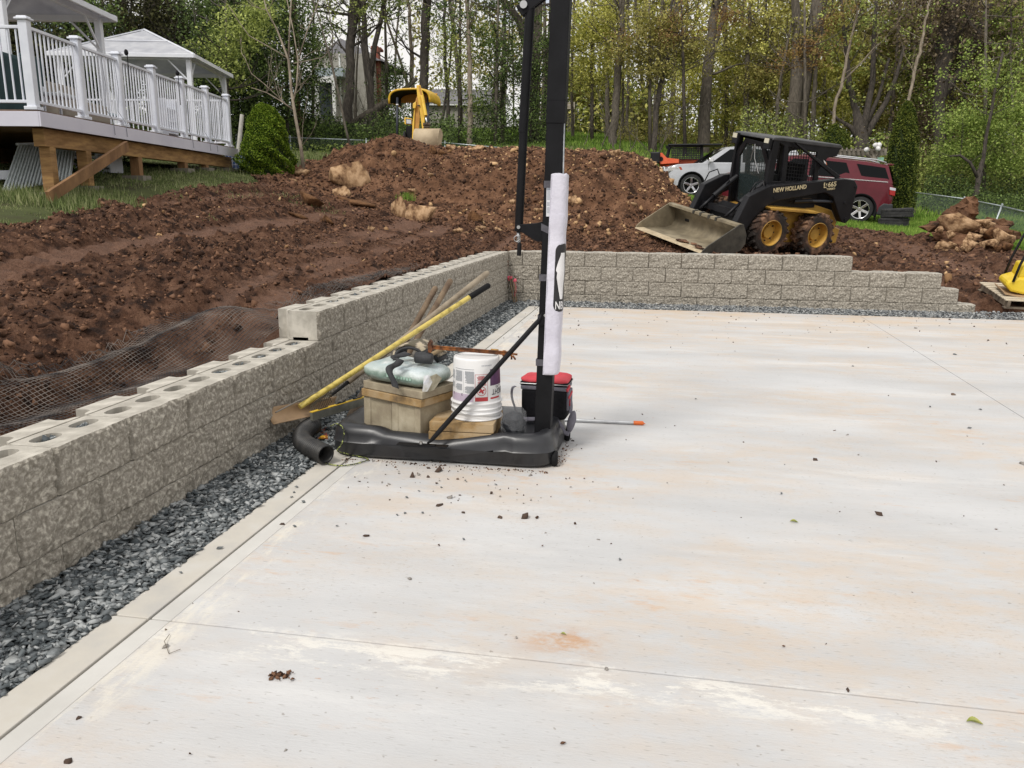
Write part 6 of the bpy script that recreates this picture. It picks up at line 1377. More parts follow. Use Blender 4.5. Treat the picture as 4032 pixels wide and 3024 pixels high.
def boulder(px, py, wpx, hpx, label, group, muddy=False, pos=None, sink=.25, name='boulder'):
    p_ = hit(px, py+hpx*.25, True) if pos is None else pos; d_ = float((np.array(p_)-CAM) @ CF); w_, h_ = wpx*d_/FPX/2, hpx*d_/FPX/2
    o = link(name, rr.choice(ROCKSD if muddy else ROCKS), None); o.scale = (w_*1.32, w_*1.1, h_*2.0); o.rotation_euler = (rr.uniform(-.3, .3), rr.uniform(-.3, .3), rr.uniform(-.5, .5)); o.location = Vector(p_)+Vector((0, .10*w_, h_*.30)); return tag(o, label, 'rock', group)
G1 = 'rocks on the dirt heap'
for px, py, w_, h_, lb, md in ((1368, 695, 145, 115, 'largest tan boulder, high on the left flank of the dirt heap', 0), (1345, 760, 70, 50, 'flat tan rock tucked under the largest boulder', 0), (1211, 786, 105, 60, 'low brown boulder at the left foot of the heap', 1), (1170, 682, 75, 26, 'flat tan rock at the far left end of the heap below the evergreen', 0), (1396, 788, 160, 46, 'dark overhanging slab in the middle of the heap front', 1), (1570, 826, 58, 95, 'upright pale rock just left of the sharp-edged boulder', 0), (1662, 843, 130, 96, 'sharp-edged tan boulder at the front foot of the heap', 0), (1861, 858, 62, 58, 'brown rock low on the heap between the pole and the sharp-edged boulder', 1), (1893, 892, 44, 34, 'rounded stone in front of the brown rock near the pole', 0), (1802, 908, 36, 20, 'left of the small round stones at the foot of the heap', 0), (1838, 917, 22, 16, 'smallest round stone at the foot of the heap', 0), (1887, 906, 34, 20, 'middle round stone at the foot of the heap', 0), (1961, 904, 32, 20, 'rightmost round stone at the foot of the heap left of the pole', 0),
    (2016, 796, 36, 26, 'pale stone on the heap just left of the screw tube', 0), (2125, 825, 48, 40, 'broken tan stone on the heap between tube and pole', 0), (2253, 789, 44, 40, 'tan rock with muddy hollow just right of the padded pole', 0), (2487, 797, 42, 26, 'pale flat rock on the heap above the loader bucket', 0), (2428, 600, 46, 36, 'round boulder sitting on the crest right of the pole', 0), (2545, 652, 26, 18, 'small tan stone near the right end of the crest', 0), (1868, 584, 66, 18, 'flat pale slab on the crest right of the excavator', 0), (1776, 581, 44, 24, 'pale lumpy rock on the crest beside the excavator bucket', 0), (1738, 604, 48, 34, 'brown angular rock just under the crest by the excavator bucket', 1), (1698, 590, 40, 28, 'round muddy rock under the excavator bucket', 1), (1172, 845, 80, 30, 'flat muddy stone at the left foot of the heap in the furrows', 1), (1288, 868, 60, 46, 'pale chipped stone in the churned dirt below the dark slab', 1), (1463, 900, 30, 26, 'small tan stone below the dark slab', 0), (1625, 750, 34, 20, 'small pale stone above the sharp-edged boulder', 0), (1700, 688, 30, 16, 'flat pale pebble high on the heap face', 0), (1155, 706, 30, 26, 'little tan stone below the flat rock at the far left', 0), (2418, 733, 15, 20, 'small pale stone right of the pole, mid heap', 0), (2208, 757, 14, 14, 'tiny stone by the pad top', 0), (1316, 955, 22, 14, 'small pale stone in the furrows left of the wall corner', 0)):
    boulder(px, py, w_, h_, lb, G1, md)
G2 = 'rocks in the heap by the chain link fence'
rk2 = [(3765, 900, 170, 62, 'long tan boulder across the middle of the rock pile'), (3850, 880, 100, 40, 'broad flat boulder on top of the rock pile'), (3890, 893, 52, 34, 'top right boulder of the rock pile'), (3905, 925, 90, 44, 'rounded boulder under the top right one'), (3935, 945, 80, 54, 'faceted boulder on the right of the rock pile'), (3700, 970, 80, 30, 'low smooth boulder at the left foot of the rock pile'), (3752, 968, 34, 26, ''), (3815, 972, 60, 46, 'blocky boulder at the front foot of the rock pile'), (3830, 940, 70, 34, 'lumpy boulder in the middle of the rock pile'), (3898, 965, 64, 34, 'flat-topped boulder at the front right of the rock pile'), (3960, 975, 56, 34, ''), (3925, 982, 34, 26, ''), (3700, 910, 40, 30, ''), (3720, 880, 40, 20, ''), (3975, 945, 50, 40, ''), (3770, 985, 26, 18, ''), (3790, 980, 22, 18, ''), (3850, 985, 28, 16, ''), (3868, 968, 26, 30, ''), (3918, 1000, 22, 18, ''), (3955, 1025, 42, 26, 'split stone lying in front of the rock pile'), (3985, 1035, 26, 20, ''), (3940, 1008, 26, 14, ''), (3720, 990, 24, 12, ''), (3875, 1168, 28, 14, 'flat pale stone beside the pallet'), (3975, 925, 36, 30, ''), (3870, 915, 36, 26, ''), (3740, 930, 40, 26, '')]
for px, py, w_, h_, lb in rk2:
    d_ = 16.6+(1000-py)*.012 if py < 1100 else 11.9; nm = lb or 'tan stone wedged in the rock pile by the fence'; boulder(px, py, w_*.90, h_*1.0, nm, G2, pos=D(px, py, d_), muddy=(int(px+py) % 7 == 0))
dm = MB(); c_ = D(3800, 900, 18.6)
for k in range(26):
    px = rr.uniform(3690, 3960); py = rr.uniform(880, 985); dm.blob(D(px, py, 17.2+(1000-py)*.012), (.30, .3, .14), 2, .35, k, 2)
for px, py, r2 in ((3780, 860, .30), (3800, 840, .26), (3815, 815, .20), (3820, 800, .15), (3790, 845, .25), (3760, 870, .25), (3745, 862, .16)): dm.blob(D(px, py, 18.4), (r2, r2, r2*.9), 2, .45, px, 2.5)
tag(obj('dirt_mound', dm, M_dirtpile), 'reddish dirt mound with roots that the rock pile by the fence lies on', 'dirt mound')
# ================================================================ raised deck
M_wht = mat('white_railing', srgb('cfd3dd'), srgb('dfe2ea'), 3, rough=.4); M_fas = mat('white_fascia', srgb('c9c7d4'), srgb('d6d4de'), 1.2, rough=.5, bump=.03); M_tim = mat('treated_timber', srgb('7a5a34'), srgb('b08a56'), 3, rough=.8, bump=.3, bscale=30, stretch=(1, 1, 6), contrast=(.32, .66), c3=srgb('98744a'))
M_brd = mat('deck_board', srgb('5d4a40'), srgb('75604f'), 8, rough=.7); M_timd = mat('weathered_timber', srgb('6b4c30'), srgb('8f6c48'), 3, rough=.85, bump=.3, bscale=30, stretch=(6, 1, 1), contrast=(.32, .66))
A = np.array((-5.094, -2.973, 2.314)); E_ = np.array((-6.665, 4.516, 2.314)); e1 = (E_-A)/np.linalg.norm(E_-A); LN = np.linalg.norm(E_-A); e2 = np.array((-e1[1], e1[0], 0)); zt = 2.505
deck = thing('deck', 'raised deck with white railing and fascia on timber posts, left of the dirt field', 'deck', tuple(A))
def pt(s, t, z): return A*np.array((1, 1, 0))+e1*s+e2*t+np.array((0, 0, z))
def quadbox(mb, s0, s1, t0, t1, z0, z1): mb.add([pt(s, t, z) for z in (z0, z1) for s, t in ((s0, t0), (s1, t0), (s1, t1), (s0, t1))], [(3, 2, 1, 0), (4, 5, 6, 7), (0, 1, 5, 4), (1, 2, 6, 5), (2, 3, 7, 6), (3, 0, 4, 7)]); return mb
DW = 6.5
for k in range(int(LN/.145)):
    b = quadbox(MB(), k*.145, k*.145+.138, .02, DW, zt-.028, zt); obj('deck_board', b, M_brd, deck)
obj('fascia', quadbox(MB(), -.02, LN, -.022, .0, 2.314, zt-.02), M_fas, deck, bevel=.003); obj('fascia', quadbox(MB(), -.022, .0, .0005, DW, 2.314, zt-.02), M_fas, deck, bevel=.003)
obj('beam', quadbox(MB(), .25, LN-.1, .10, .24, 2.10, 2.312), M_tim, deck, bevel=.005); obj('joists', quadbox(MB(), .02, LN-.03, .30, DW, 2.33, 2.46), M_timd, deck)
obj('beam', quadbox(MB(), .25, LN-.1, 3.2, 3.34, 2.10, 2.312), M_timd, deck)
for s, w_ in ((.42, .14), (1.35, .14), (3.0, .14), (4.95, .14), (6.05, .14), (7.25, .14)):
    for t in (.10, 3.2):
        x, y, _ = pt(s, t, 0); z0 = float(H(np.array([x]), np.array([y]))[0]); b = quadbox(MB(), s-w_/2, s+w_/2, t, t+w_, z0-.1, 2.10); obj('post', b, M_tim if s < 2 else M_timd, deck, bevel=.006)
        if t < 1: b = quadbox(MB(), s-.16, s+.16, t-.08, t+.24, z0-.1, z0+.05); obj('footing', b, mat('footing', srgb('7d776c'), rough=.9), deck)
pa, pb_ = D(190, 778, 9.55), D(500, 575, 11.75); b = MB(); b.bar(pa, pb_, .045, .14, up=(0, 0, 1)); obj('diagonal_brace', b, M_timd, deck, bevel=.004)
def rail_post(s, t, h=1.0, w_=.105):
    b = MB(); c_ = pt(s, t, zt); ang_ = math.atan2(e1[1], e1[0])
    b.box((c_[0], c_[1], zt+h/2), (w_, w_, h), rz=ang_); b.box((c_[0], c_[1], zt+.02), (w_+.05, w_+.05, .04), rz=ang_); 
    po_ = obj('railing_post', b, M_wht, deck, bevel=.006); b = MB(); b.box((c_[0], c_[1], zt+h+.012), (w_+.05, w_+.05, .022), rz=ang_); b.box((c_[0], c_[1], zt+h+.032), (w_+.01, w_+.01, .022), rz=ang_); obj('post_cap', b, M_wht, po_, bevel=.006)
sp_r = [.06, 1.27, 2.45, 3.68, 4.92, 6.16, 7.42]
for s in sp_r: rail_post(s, .085)
rail_post(.085, 1.30); rail_post(.085, 2.55)
BAL = None
def section(p0, p1):
    global BAL
    L_ = np.linalg.norm(p1-p0); d_ = (p1-p0)/L_
    for z, h_ in ((.10, .035), (.93, .035)): b = MB(); b.bar(p0+(0, 0, z), p1+(0, 0, z), .045, h_); obj('rail', b, M_wht, deck, bevel=.004)
    n = int(L_/.098)
    for k in range(n):
        p_ = p0+d_*(L_*(k+.7)/(n+.4))
        if BAL is None: b = MB(); b.box((0, 0, .515), (.016, .016, .81)); BAL = b.mesh('baluster')
        o = link('baluster', BAL, M_wht, deck); o.location = world_inv(deck) @ Vector(p_)
for a_, c_ in zip(sp_r[:-1], sp_r[1:]): section(pt(a_+.055, .085, zt), pt(c_-.055, .085, zt))
section(pt(.085, .14, zt), pt(.085, 1.25, zt)); section(pt(.085, 1.35, zt), pt(.085, 2.5, zt))
section(pt(LN-.1, .14, zt), pt(LN-.1, 3.4, zt))
M_dark = mat('dark_cloth', (.02, .03, .035), (.035, .05, .055), 6, rough=.9)
# string of small lights, solar lamps on the rail
for s, z in ((2.75, .98), (4.75, .97), (7.0, .96)):
    c_ = pt(s, .05, zt); b = MB(); b.tube([c_+(0, 0, .55), c_+(0, 0, z+.06)], .006, 6); b.blob(c_+(0, -.02, z+.10), (.03, .03, .045), 2, .1, 1); tag(obj('lamp', b, M_black), {2.75: 'small black lamp clipped above the third railing bay of the deck', 4.75: 'small black lamp clipped above the fourth railing bay of the deck', 7.0: 'small black lamp by the last railing post of the deck'}[s], 'lamp')
b = MB(); rr = random.Random(9)
for s in (1.9, 2.3, 5.0, 5.9, 6.3): c_ = pt(s, .055, zt); b.tube([c_+(0, 0, .9), c_+(e1*.05)+(0, 0, .5), c_+(e1*-.03)+(0, 0, .2), c_-e2*.08+(0, 0, .05), c_-e2*.09+(0, 0, -.15)], .004, 5)
tag(obj('cable', b, mat('grey_cable', srgb('7d8088'), rough=.6)), 'thin grey light cable wound along the deck railing', 'cable')
# furniture on the deck, seen through the balusters
def furn(name, label, cat, parts, group=None):
    c_ = parts[0][1]; t = thing(name, label, cat, tuple(c_), group=group)
    for nm, c2, sz, m_, bv in parts: b = MB(); b.box(tuple(c2), sz, rz=math.atan2(e1[1], e1[0])); obj(nm, b, m_, t, bevel=bv)
p_ = pt(1.2, 1.5, zt+.42); M_teal = mat('dark_teal_cloth', (.012, .035, .038), (.02, .05, .055), 4, rough=.9)
furn('covered_table', 'dark teal covered table behind the corner of the deck railing', 'table', [('cover', p_, (1.3, 1.2, .80), M_teal, .06), ('table_base', p_-(0, 0, .40), (1.0, .9, .05), M_black, .01)])
p_ = pt(2.2, .95, zt+.25); furn('deck_chair', 'pale deck chair behind the second railing bay', 'chair', [('seat', p_+(0, 0, .15), (.5, .5, .06), mat('pale_cloth', srgb('a9adb0'), rough=.8), .02), ('backrest', p_-e2*-.24+(0, 0, .42), (.5, .06, .55), M_teal, .02), ('leg', p_+e1*.22, (.03, .03, .5), M_wht, .004), ('leg', p_-e1*.22, (.03, .03, .5), M_wht, .004)])
p_ = pt(3.4, 1.3, zt+.25); furn('deck_sofa', 'low beige sofa behind the third railing bay', 'sofa', [('seat', p_+(0, 0, .05), (1.5, .6, .30), mat('beige_cloth', srgb('8c8478'), rough=.9), .04), ('backrest', p_+e2*.3+(0, 0, .3), (1.5, .14, .4), mat('beige_cloth', (0, 0, 0)), .04)])
p_ = pt(4.3, 1.4, zt+.35); furn('side_table', 'pale blue low table behind the fourth railing bay', 'table', [('tabletop', p_, (1.0, .7, .04), mat('pale_blue', srgb('a4bac4'), rough=.5), .01), ('leg', p_-(0, 0, .18)+e1*.4, (.04, .04, .34), M_wht, 0), ('leg', p_-(0, 0, .18)-e1*.4, (.04, .04, .34), M_wht, 0)])
p_ = pt(6.2, .9, zt+.4); furn('shelf_unit', 'small white shelf unit near the far end of the deck', 'shelf', [('shelf', p_, (.5, .3, .02), M_wht, 0), ('shelf', p_+(0, 0, .22), (.5, .3, .02), M_wht, 0), ('shelf', p_-(0, 0, .22), (.5, .3, .02), M_wht, 0), ('side', p_+e1*.25, (.02, .3, .8), M_wht, 0), ('side', p_-e1*.25, (.02, .3, .8), M_wht, 0)])
# white panels leaning under the deck
lp_ = thing('railing_panel', 'stack of white aluminium railing panels leaning under the deck corner', 'railing panels', tuple(D(120, 740, 10.6)))
for lay in range(2):
    for k in range(19):
        x0, x1 = 10+k*14.5, 75+k*12.0; b = MB(); b.bar(D(x0+6*lay, 758-k*3.0, 10.3+lay*.12+k*.03), D(x1+lay*5, 572-k*.5, 10.9+lay*.12+k*.03), .018); obj('baluster', b, mat('grey_white_aluminium', srgb('b9c2c2'), srgb('d0d6d8'), 5, rough=.5), lp_)
b = MB(); b.bar(D(65, 568, 10.9), D(300, 560, 11.5), .05, .03); obj('rail', b, M_wht, lp_)
b = MB(); b.box(tuple(D(10, 690, 10.9)), (.5, .4, .12), rz=.2); tag(obj('plank_stack', b, M_wht, bevel=.01), 'short stack of white boards under the deck at the far left', 'boards')
# dark skirt and clutter under the deck
b = MB(); q0 = pt(.4, 6.2, 0); q1 = pt(LN, 6.2, 0); b.add([q0+(0, 0, 1.0), q1+(0, 0, 1.2), q1+(0, 0, 2.32), q0+(0, 0, 2.32)], [(0, 1, 2, 3)]); o = obj('house_foundation', b, mat('foundation_dark', srgb('5a5550'), srgb('6d6862'), 2, rough=.9)); solid(o, .2); tag(o, 'dark foundation wall in the shade at the back under the deck', 'wall')
for (px, py, w_, h_, lb) in ((355, 640, .5, .3, 'white slatted crate under the deck behind the second timber post'), (430, 640, .22, .26, 'small white slatted crate under the deck left of the third post')):
    t = thing('slatted_crate', lb, 'crate', tuple(D(px, py, 13.0)))
    for k in range(5): b = MB(); b.box(tuple(D(px, py, 13.0)+np.array((0, 0, (k-2)*h_/4))), (w_, .3, .03)); obj('slat', b, M_wht, t)
    for s_ in (-1, 1): b = MB(); b.box(tuple(D(px, py, 13.0)+np.array((s_*w_/2, 0, 0))), (.03, .31, h_+.06)); obj('side', b, M_wht, t)
b = MB(); c_ = D(940, 650, 17.6); b.box(tuple(c_), (.42, .36, .5)); pf = thing('blue_panel', 'blue gridded panel standing between the deck end and the round evergreen', 'panel', tuple(c_)); obj('panel', b, mat('blue_tarp', srgb('3f5683'), srgb('52699a'), 6, rough=.6), pf, bevel=.02)
for k in range(7): b = MB(); b.box(tuple(c_+np.array((0, -.183, -.22+k*.073))), (.42, .008, .008)); obj('grid_bar', b, M_wht, pf)
for k in range(6): b = MB(); b.box(tuple(c_+np.array((-.19+k*.076, -.187, 0))), (.008, .008, .5)); obj('grid_bar', b, M_wht, pf)
b = MB(); b.tube([D(937, 610, 18.2), D(953, 452, 18.2)], .045, 12); tag(obj('post', b, mat('grey_post', srgb('a6a39b'), srgb('c2bfb6'), 6, rough=.8), smooth=True, auto=40), 'weathered white wooden post behind the end of the deck', 'post')
# ---- gazebos
M_canv = mat('canopy_sheet', srgb('b9bbc2'), srgb('d3d4d8'), 3, rough=.7, bump=.1, twoside=.35); M_alu = mat('white_aluminium', srgb('d8dbe2'), srgb('e4e6ec'), 3, rough=.4)
def gazebo(label, C0, C1, C2, C3, zb, rise, over=.18):
    """corners at eave height, going round"""
    t = thing('gazebo', label, 'gazebo', tuple((np.array(C0)+C2)/2*np.array((1, 1, 0))+np.array((0, 0, zb))), group='white canopied gazebos on the deck'); cs = [np.array(c, float) for c in (C0, C1, C2, C3)]; mid = sum(cs)/4; ap = mid+(0, 0, rise)
    for i in range(4):
        a, c_ = cs[i], cs[(i+1) % 4]; ao = a+(a-mid)*over*np.array((1, 1, 0))/1.4; co = c_+(c_-mid)*over*np.array((1, 1, 0))/1.4
        gb = float(H(np.array([a[0]]), np.array([a[1]]))[0]) if zb < 0 else zb
        b = MB(); b.box((a[0], a[1], (a[2]+gb)/2), (.11, .11, a[2]-gb), rz=math.atan2(e1[1], e1[0])); obj('gazebo_post', b, M_alu, t, bevel=.008)
        b = MB(); b.bar(a, c_, .06, .10); obj('eave_beam', b, M_alu, t, bevel=.006); b = MB(); b.bar(ao+(0, 0, .02), co+(0, 0, .02), .05, .09); obj('gutter', b, M_alu, t, bevel=.006)
        b = MB(); b.add([ao+(0, 0, .04), co+(0, 0, .04), ap+(0, 0, .02)], [(0, 1, 2)]); solid(obj('roof_panel', b, M_canv, t), .008)
        b = MB(); b.bar(ao+(0, 0, .06), ap+(0, 0, .05), .035, .03); obj('hip_rib', b, M_alu, t); b = MB(); b.bar((ao*.5+ap*.5)+(0, 0, .06), (co*.5+ap*.5)+(0, 0, .06), .025, .02); obj('roof_rib', b, M_alu, t)
        d_ = (c_-a)/np.linalg.norm(c_-a)
        b = MB(); b.bar(a-(0, 0, .55), a+d_*.5-(0, 0, .03), .03); obj('corner_brace', b, M_alu, t); b = MB(); b.bar(c_-(0, 0, .55), c_-d_*.5-(0, 0, .03), .03); obj('corner_brace', b, M_alu, t)
def eave(px, py, z): return Zp(px, py, z)
g1 = eave(385, 72, 4.55); gl = g1+np.array((-3.6, -.75, 0)); vv_ = e1*3.0
gazebo('near white gazebo whose canopy is cut by the top left of the picture', g1-vv_, g1, gl, gl-vv_, zt, .75)
h1 = eave(742, 228, 4.75); h2 = eave(880, 300, 4.75); hd = h2-h1; hl = np.array((-hd[1], hd[0], 0))/np.linalg.norm(hd)*3.0
gazebo('far white gazebo with a full pitched canopy beyond the deck railing', h1, h2, h2+hl, h1+hl, -1, .85)
# ================================================================ fences
M_galv = mat('galvanised', srgb('9aa3a6'), srgb('c3c9cb'), 8, rough=.45, metal=.6); M_mesh = mat('chain_wire', srgb('6f7d78'), rough=.6, metal=.4)
def chainlink(label, rail, h_, pitch, wire, lean=0.0):
    """rail: top rail points; mesh hangs down h_"""
    t = thing('chain_link_fence', label, 'fence', tuple(rail[0]-(0, 0, h_)))
    rail = [np.array(p_, float) for p_ in rail]
    for a, c_ in zip(rail[:-1], rail[1:]):
        b = MB(); b.tube([a, c_], .022, 8); obj('top_rail', b, M_galv, t, smooth=True)
        b = MB(); b.tube([a+(lean, 0, -h_-.1), a+(0, 0, .03)], .028, 8); po_ = obj('fence_post', b, M_galv, t, smooth=True); b = MB(); b.blob(a+(0, 0, .05), (.04, .04, .035), 1, 0, 0); obj('post_cap', b, M_galv, po_)
        L_ = np.linalg.norm(c_-a); n = int((L_+h_)/pitch); V = []; F = []; d_ = (c_-a)/L_
        for sgn in (1, -1):
            for k in range(-int(h_/pitch)-1, n+1):
                s0 = k*pitch; s1 = s0+h_; z0, z1 = 0, 1
                lo, hi = max(0, -s0/h_), min(1, (L_-s0)/h_)
                if lo >= hi: continue
                if sgn > 0: P0, P1 = a+d_*(s0+lo*h_)-(0, 0, lo*h_), a+d_*(s0+hi*h_)-(0, 0, hi*h_)
                else: P0, P1 = a+d_*(s0+lo*h_)-(0, 0, (1-lo)*h_), a+d_*(s0+hi*h_)-(0, 0, (1-hi)*h_)
                k0 = len(V); w2 = wire/2; nrm = np.array((-d_[1], d_[0], 0))*w2; up2 = np.array((0, 0, w2)); V += [P0-nrm-up2, P0+nrm, P0+up2, P1-nrm-up2, P1+nrm, P1+up2]; F += [(k0, k0+1, k0+4, k0+3), (k0+1, k0+2, k0+5, k0+4), (k0+2, k0, k0+3, k0+5)]
        me = np_mesh('mesh', np.array(V), np.array(F)); me.transform(world_inv(t)); o = link('wire_mesh', me, M_mesh, t); o['kind'] = 'stuff'
rl = [D(px, py, d_) for px, py, d_ in ((930, 535, 31), (1142, 541, 31.5), (1442, 553, 32), (1752, 562, 32.5), (2060, 590, 33), (2260, 606, 33.5), (2560, 640, 34.5))]
chainlink('straight galvanised chain link fence across the back behind the dirt heap', rl, 1.1, .09, .007)
rl = [D(px, py, d_) for px, py, d_ in ((3575, 754, 31), (3797, 783, 27.5), (3945, 812, 24.5), (4100, 850, 22))]
chainlink('sagging chain link fence with leaning posts behind the rock pile on the right', rl, 1.15, .07, .007, -.30)
# ================================================================ houses and small structures far behind
M_sid = mat('grey_siding', srgb('8f8b82'), srgb('a19d94'), 2, rough=.8); M_trim = mat('white_trim', srgb('dcdcda'), rough=.6); M_sh = mat('roof_shingle', srgb('6b6a6c'), srgb('85848a'), 10, rough=.9, bump=.3); M_brick = mat('red_brick', srgb('7c4438'), srgb('94584a'), 12, rough=.9, bump=.3); M_win = mat('window_glass', (.03, .04, .045), rough=.1)
def hx(px, py, d_): return D(px, py, d_)
def wall_slats(par, x0, x1, y0, y1, d_, m, name='siding_board', step=.21):
    """clapboards between pixel edges on a plane facing the camera"""
    a = hx(x0, y1, d_); c_ = hx(x1, y1, d_); top_ = hx(x0, y0, d_)[2]; n = int((top_-a[2])/step); d2 = c_-a; d2[2] = 0; nrm = np.array((d2[1], -d2[0], 0)); nrm /= np.linalg.norm(nrm)
    proto = None
    for k in range(n):
        z = a[2]+k*step
        if proto is None:
            b = MB(); z0 = np.array((0, 0, 0)); b.add([z0+nrm*.035, d2+nrm*.035, d2+(0, 0, step-.004), z0+(0, 0, step-.004), z0-nrm*.05, d2-nrm*.05], [(0, 1, 2, 3), (0, 1, 5, 4)]); proto = b.mesh(name)
        o = link(name, proto, m, par); o.location = world_inv(par) @ Vector((a[0], a[1], z))
def pbox(name, par, x0, x1, y0, y1, d_, th, m, **k):
    a, c_, e3 = hx(x0, y1, d_), hx(x1, y1, d_), hx(x0, y0, d_); d2 = c_-a; d2[2] = 0; nrm = np.array((-d2[1], d2[0], 0)); nrm /= np.linalg.norm(nrm); h3 = e3[2]-a[2]
    b = MB(); b.add([a, a+d2, a+d2+nrm*th, a+nrm*th]+[p_+np.array((0, 0, h3)) for p_ in (a, a+d2, a+d2+nrm*th, a+nrm*th)], [(3, 2, 1, 0), (4, 5, 6, 7), (0, 1, 5, 4), (1, 2, 6, 5), (2, 3, 7, 6), (3, 0, 4, 7)]); return obj(name, b, m, par, **k)
d_ = 56
hs1 = thing('house', 'two-storey grey clapboard house with arched porch and brick chimney behind the trees', 'house', tuple(hx(1370, 560, d_+3)))
pbox('wall', hs1, 1250, 1480, 225, 620, d_+.3, 6, M_sid); wall_slats(hs1, 1250, 1480, 225, 470, d_+.2, M_sid)
b = MB(); a, c_, e3 = hx(1225, 238, d_-.3), hx(1500, 238, d_-.3), hx(1340, 150, d_-.3); bk_ = np.array((0, 7, 0)); b.add([a, c_, e3, a+bk_, c_+bk_, e3+bk_], [(0, 2, 5, 3), (2, 1, 4, 5), (0, 1, 2), (3, 5, 4)]); obj('roof', b, M_sh, hs1)
pbox('porch_roof', hs1, 1240, 1352, 268, 300, d_-2.2, 2.4, mat('porch_roof', srgb('8f9aa0'), srgb('a3adb2'), 4, rough=.6)); 
for x in (1246, 1312): pbox('porch_pillar', hs1, x, x+12, 300, 470, d_-2.2, .25, M_trim)
pbox('porch_arch', hs1, 1246, 1324, 300, 325, d_-2.19, .2, M_trim); pbox('porch_dark', hs1, 1262, 1308, 322, 470, d_-.5, .1, M_win)
for (x0, x1, y0, y1) in ((1397, 1428, 262, 300), (1404, 1440, 352, 420), (1285, 1308, 352, 400), (1352, 1368, 240, 262)):
    f_ = pbox('window', hs1, x0-3, x1+3, y0-3, y1+3, d_+.05, .12, M_trim); pbox('pane', f_, x0, x1, y0, (y0+y1)/2-1, d_+.02, .02, M_win); pbox('pane', f_, x0, x1, (y0+y1)/2+1, y1, d_+.02, .02, M_win)
pbox('corner_board', hs1, 1346, 1352, 225, 560, d_+.02, .1, M_trim)
ch = pbox('chimney', hs1, 1469, 1497, 192, 480, d_+1, 1.0, M_brick); pbox('chimney_cap', ch, 1466, 1500, 186, 194, d_+.9, 1.2, M_brick)
hs2 = thing('house', 'low pale grey ranch house with wide window behind the trees right of the excavator', 'house', tuple(hx(1850, 520, 54)))
pbox('wall', hs2, 1660, 1990, 405, 560, 54.3, 6, M_sid); wall_slats(hs2, 1660, 1990, 405, 500, 54.2, mat('pale_siding', srgb('b3b3ae'), srgb('c2c2be'), 2, rough=.8))
b = MB(); a, c_ = hx(1640, 408, 53.6), hx(2010, 412, 53.6); e3, e4 = hx(1660, 355, 58), hx(1990, 358, 58); b.add([a, c_, e4, e3], [(0, 1, 2, 3)]); solid(obj('roof', b, M_sh, hs2), .15); pbox('eave_board', hs2, 1642, 2008, 408, 414, 53.55, .1, M_trim)
for (x0, x1, y0, y1) in ((1793, 1828, 432, 475), (1870, 1905, 436, 480), (1700, 1730, 430, 462)): f_ = pbox('window', hs2, x0-3, x1+3, y0-3, y1+3, 54.05, .12, M_trim); pbox('pane', f_, x0, (x0+x1)/2-1, y0, y1, 54.02, .02, M_win); pbox('pane', f_, (x0+x1)/2+1, x1, y0, y1, 54.02, .02, M_win)
# playset, shed, pergola
ps = thing('playset', 'small grey wooden playset with ladder far behind the pole on the lawn', 'playset', tuple(hx(2248, 525, 50))); M_gw = mat('grey_wood', srgb('6e675e'), srgb('948c80'), 5, rough=.9)
b = MB(); b.add([hx(2232, 452, 50), hx(2262, 452, 50), hx(2262, 425, 50.5), hx(2234, 425, 50.5)], [(0, 1, 2, 3)]); solid(obj('roof', b, M_gw, ps), .8)
for x in (2234, 2259): pbox('upright', ps, x, x+3, 450, 530, 50, .08, M_gw)
for k in range(6): pbox('plank', ps, 2236+k*4.2, 2238.5+k*4.2, 462, 500, 50, .04, M_gw)
for k in range(3): pbox('rung', ps, 2236, 2254, 506+k*8, 508+k*8, 49.8, .05, M_gw)
sh = thing('shed', 'small weathered brown shed at the edge of the lawn behind the trees', 'shed', tuple(hx(2590, 560, 52))); pbox('wall', sh, 2534, 2615, 530, 562, 52, 3, mat('shed_wall', srgb('6f645a'), srgb('857a6e'), 4, rough=.9)); b = MB(); a, c_ = hx(2528, 532, 51.7), hx(2622, 534, 51.7); b.add([a, c_, c_+(-.3, 2, .7), a+(.3, 2, .7)], [(0, 1, 2, 3)]); solid(obj('roof', b, M_sh, sh), .1); pbox('tarp', sh, 2592, 2614, 545, 566, 51.5, .3, mat('white_tarp', srgb('c5c9ce'), rough=.6))
pg = thing('pergola', 'weathered wooden pergola with notched rafters behind the red SUV', 'pergola', tuple(D(3400, 680, 29)))
b = MB(); b.bar(D(3290, 600, 28.5), D(3490, 596, 28.5), .06, .18); obj('beam', b, M_gw, pg); b = MB(); b.bar(D(3300, 606, 30.5), D(3490, 602, 30.5), .06, .18); obj('beam', b, M_gw, pg)
for k in range(11): x = 3298+k*18; b = MB(); b.bar(D(x, 588, 28.3), D(x+2, 594, 30.8), .045, .11); obj('rafter', b, M_gw, pg)
for x, d_2 in ((3440, 28.5), (3310, 28.5), (3445, 30.5)): b = MB(); b.bar(D(x, 600, d_2), D(x, 760, d_2), .11); obj('pergola_post', b, M_gw, pg)
for s_ in (-1, 1): b = MB(); b.tube([D(3441, 640, 28.5), D(3441+s_*10, 622, 28.5), D(3441+s_*26, 604, 28.5)], .045, 6); obj('brace', b, M_gw, pg)
for i, (x, y) in enumerate(((3462, 571), (3446, 572), (3458, 586), (3411, 590))):
    b = MB(); c_ = D(x, y, 28.2); b.lathe([(0, -.09), (.04, -.08), (.085, .0), (.09, .03), (0, .04)], 14, c_, (.5*(1 if i % 2 else -1), -.8, -.1)); tag(obj('floodlight', b, M_white, smooth=True), ('upper right white floodlight head on the pergola', 'upper left white floodlight head on the pergola', 'lower middle white floodlight head on the pergola', 'white floodlight head standing apart at the left on the pergola')[i], 'floodlight', 'floodlights on the pergola')
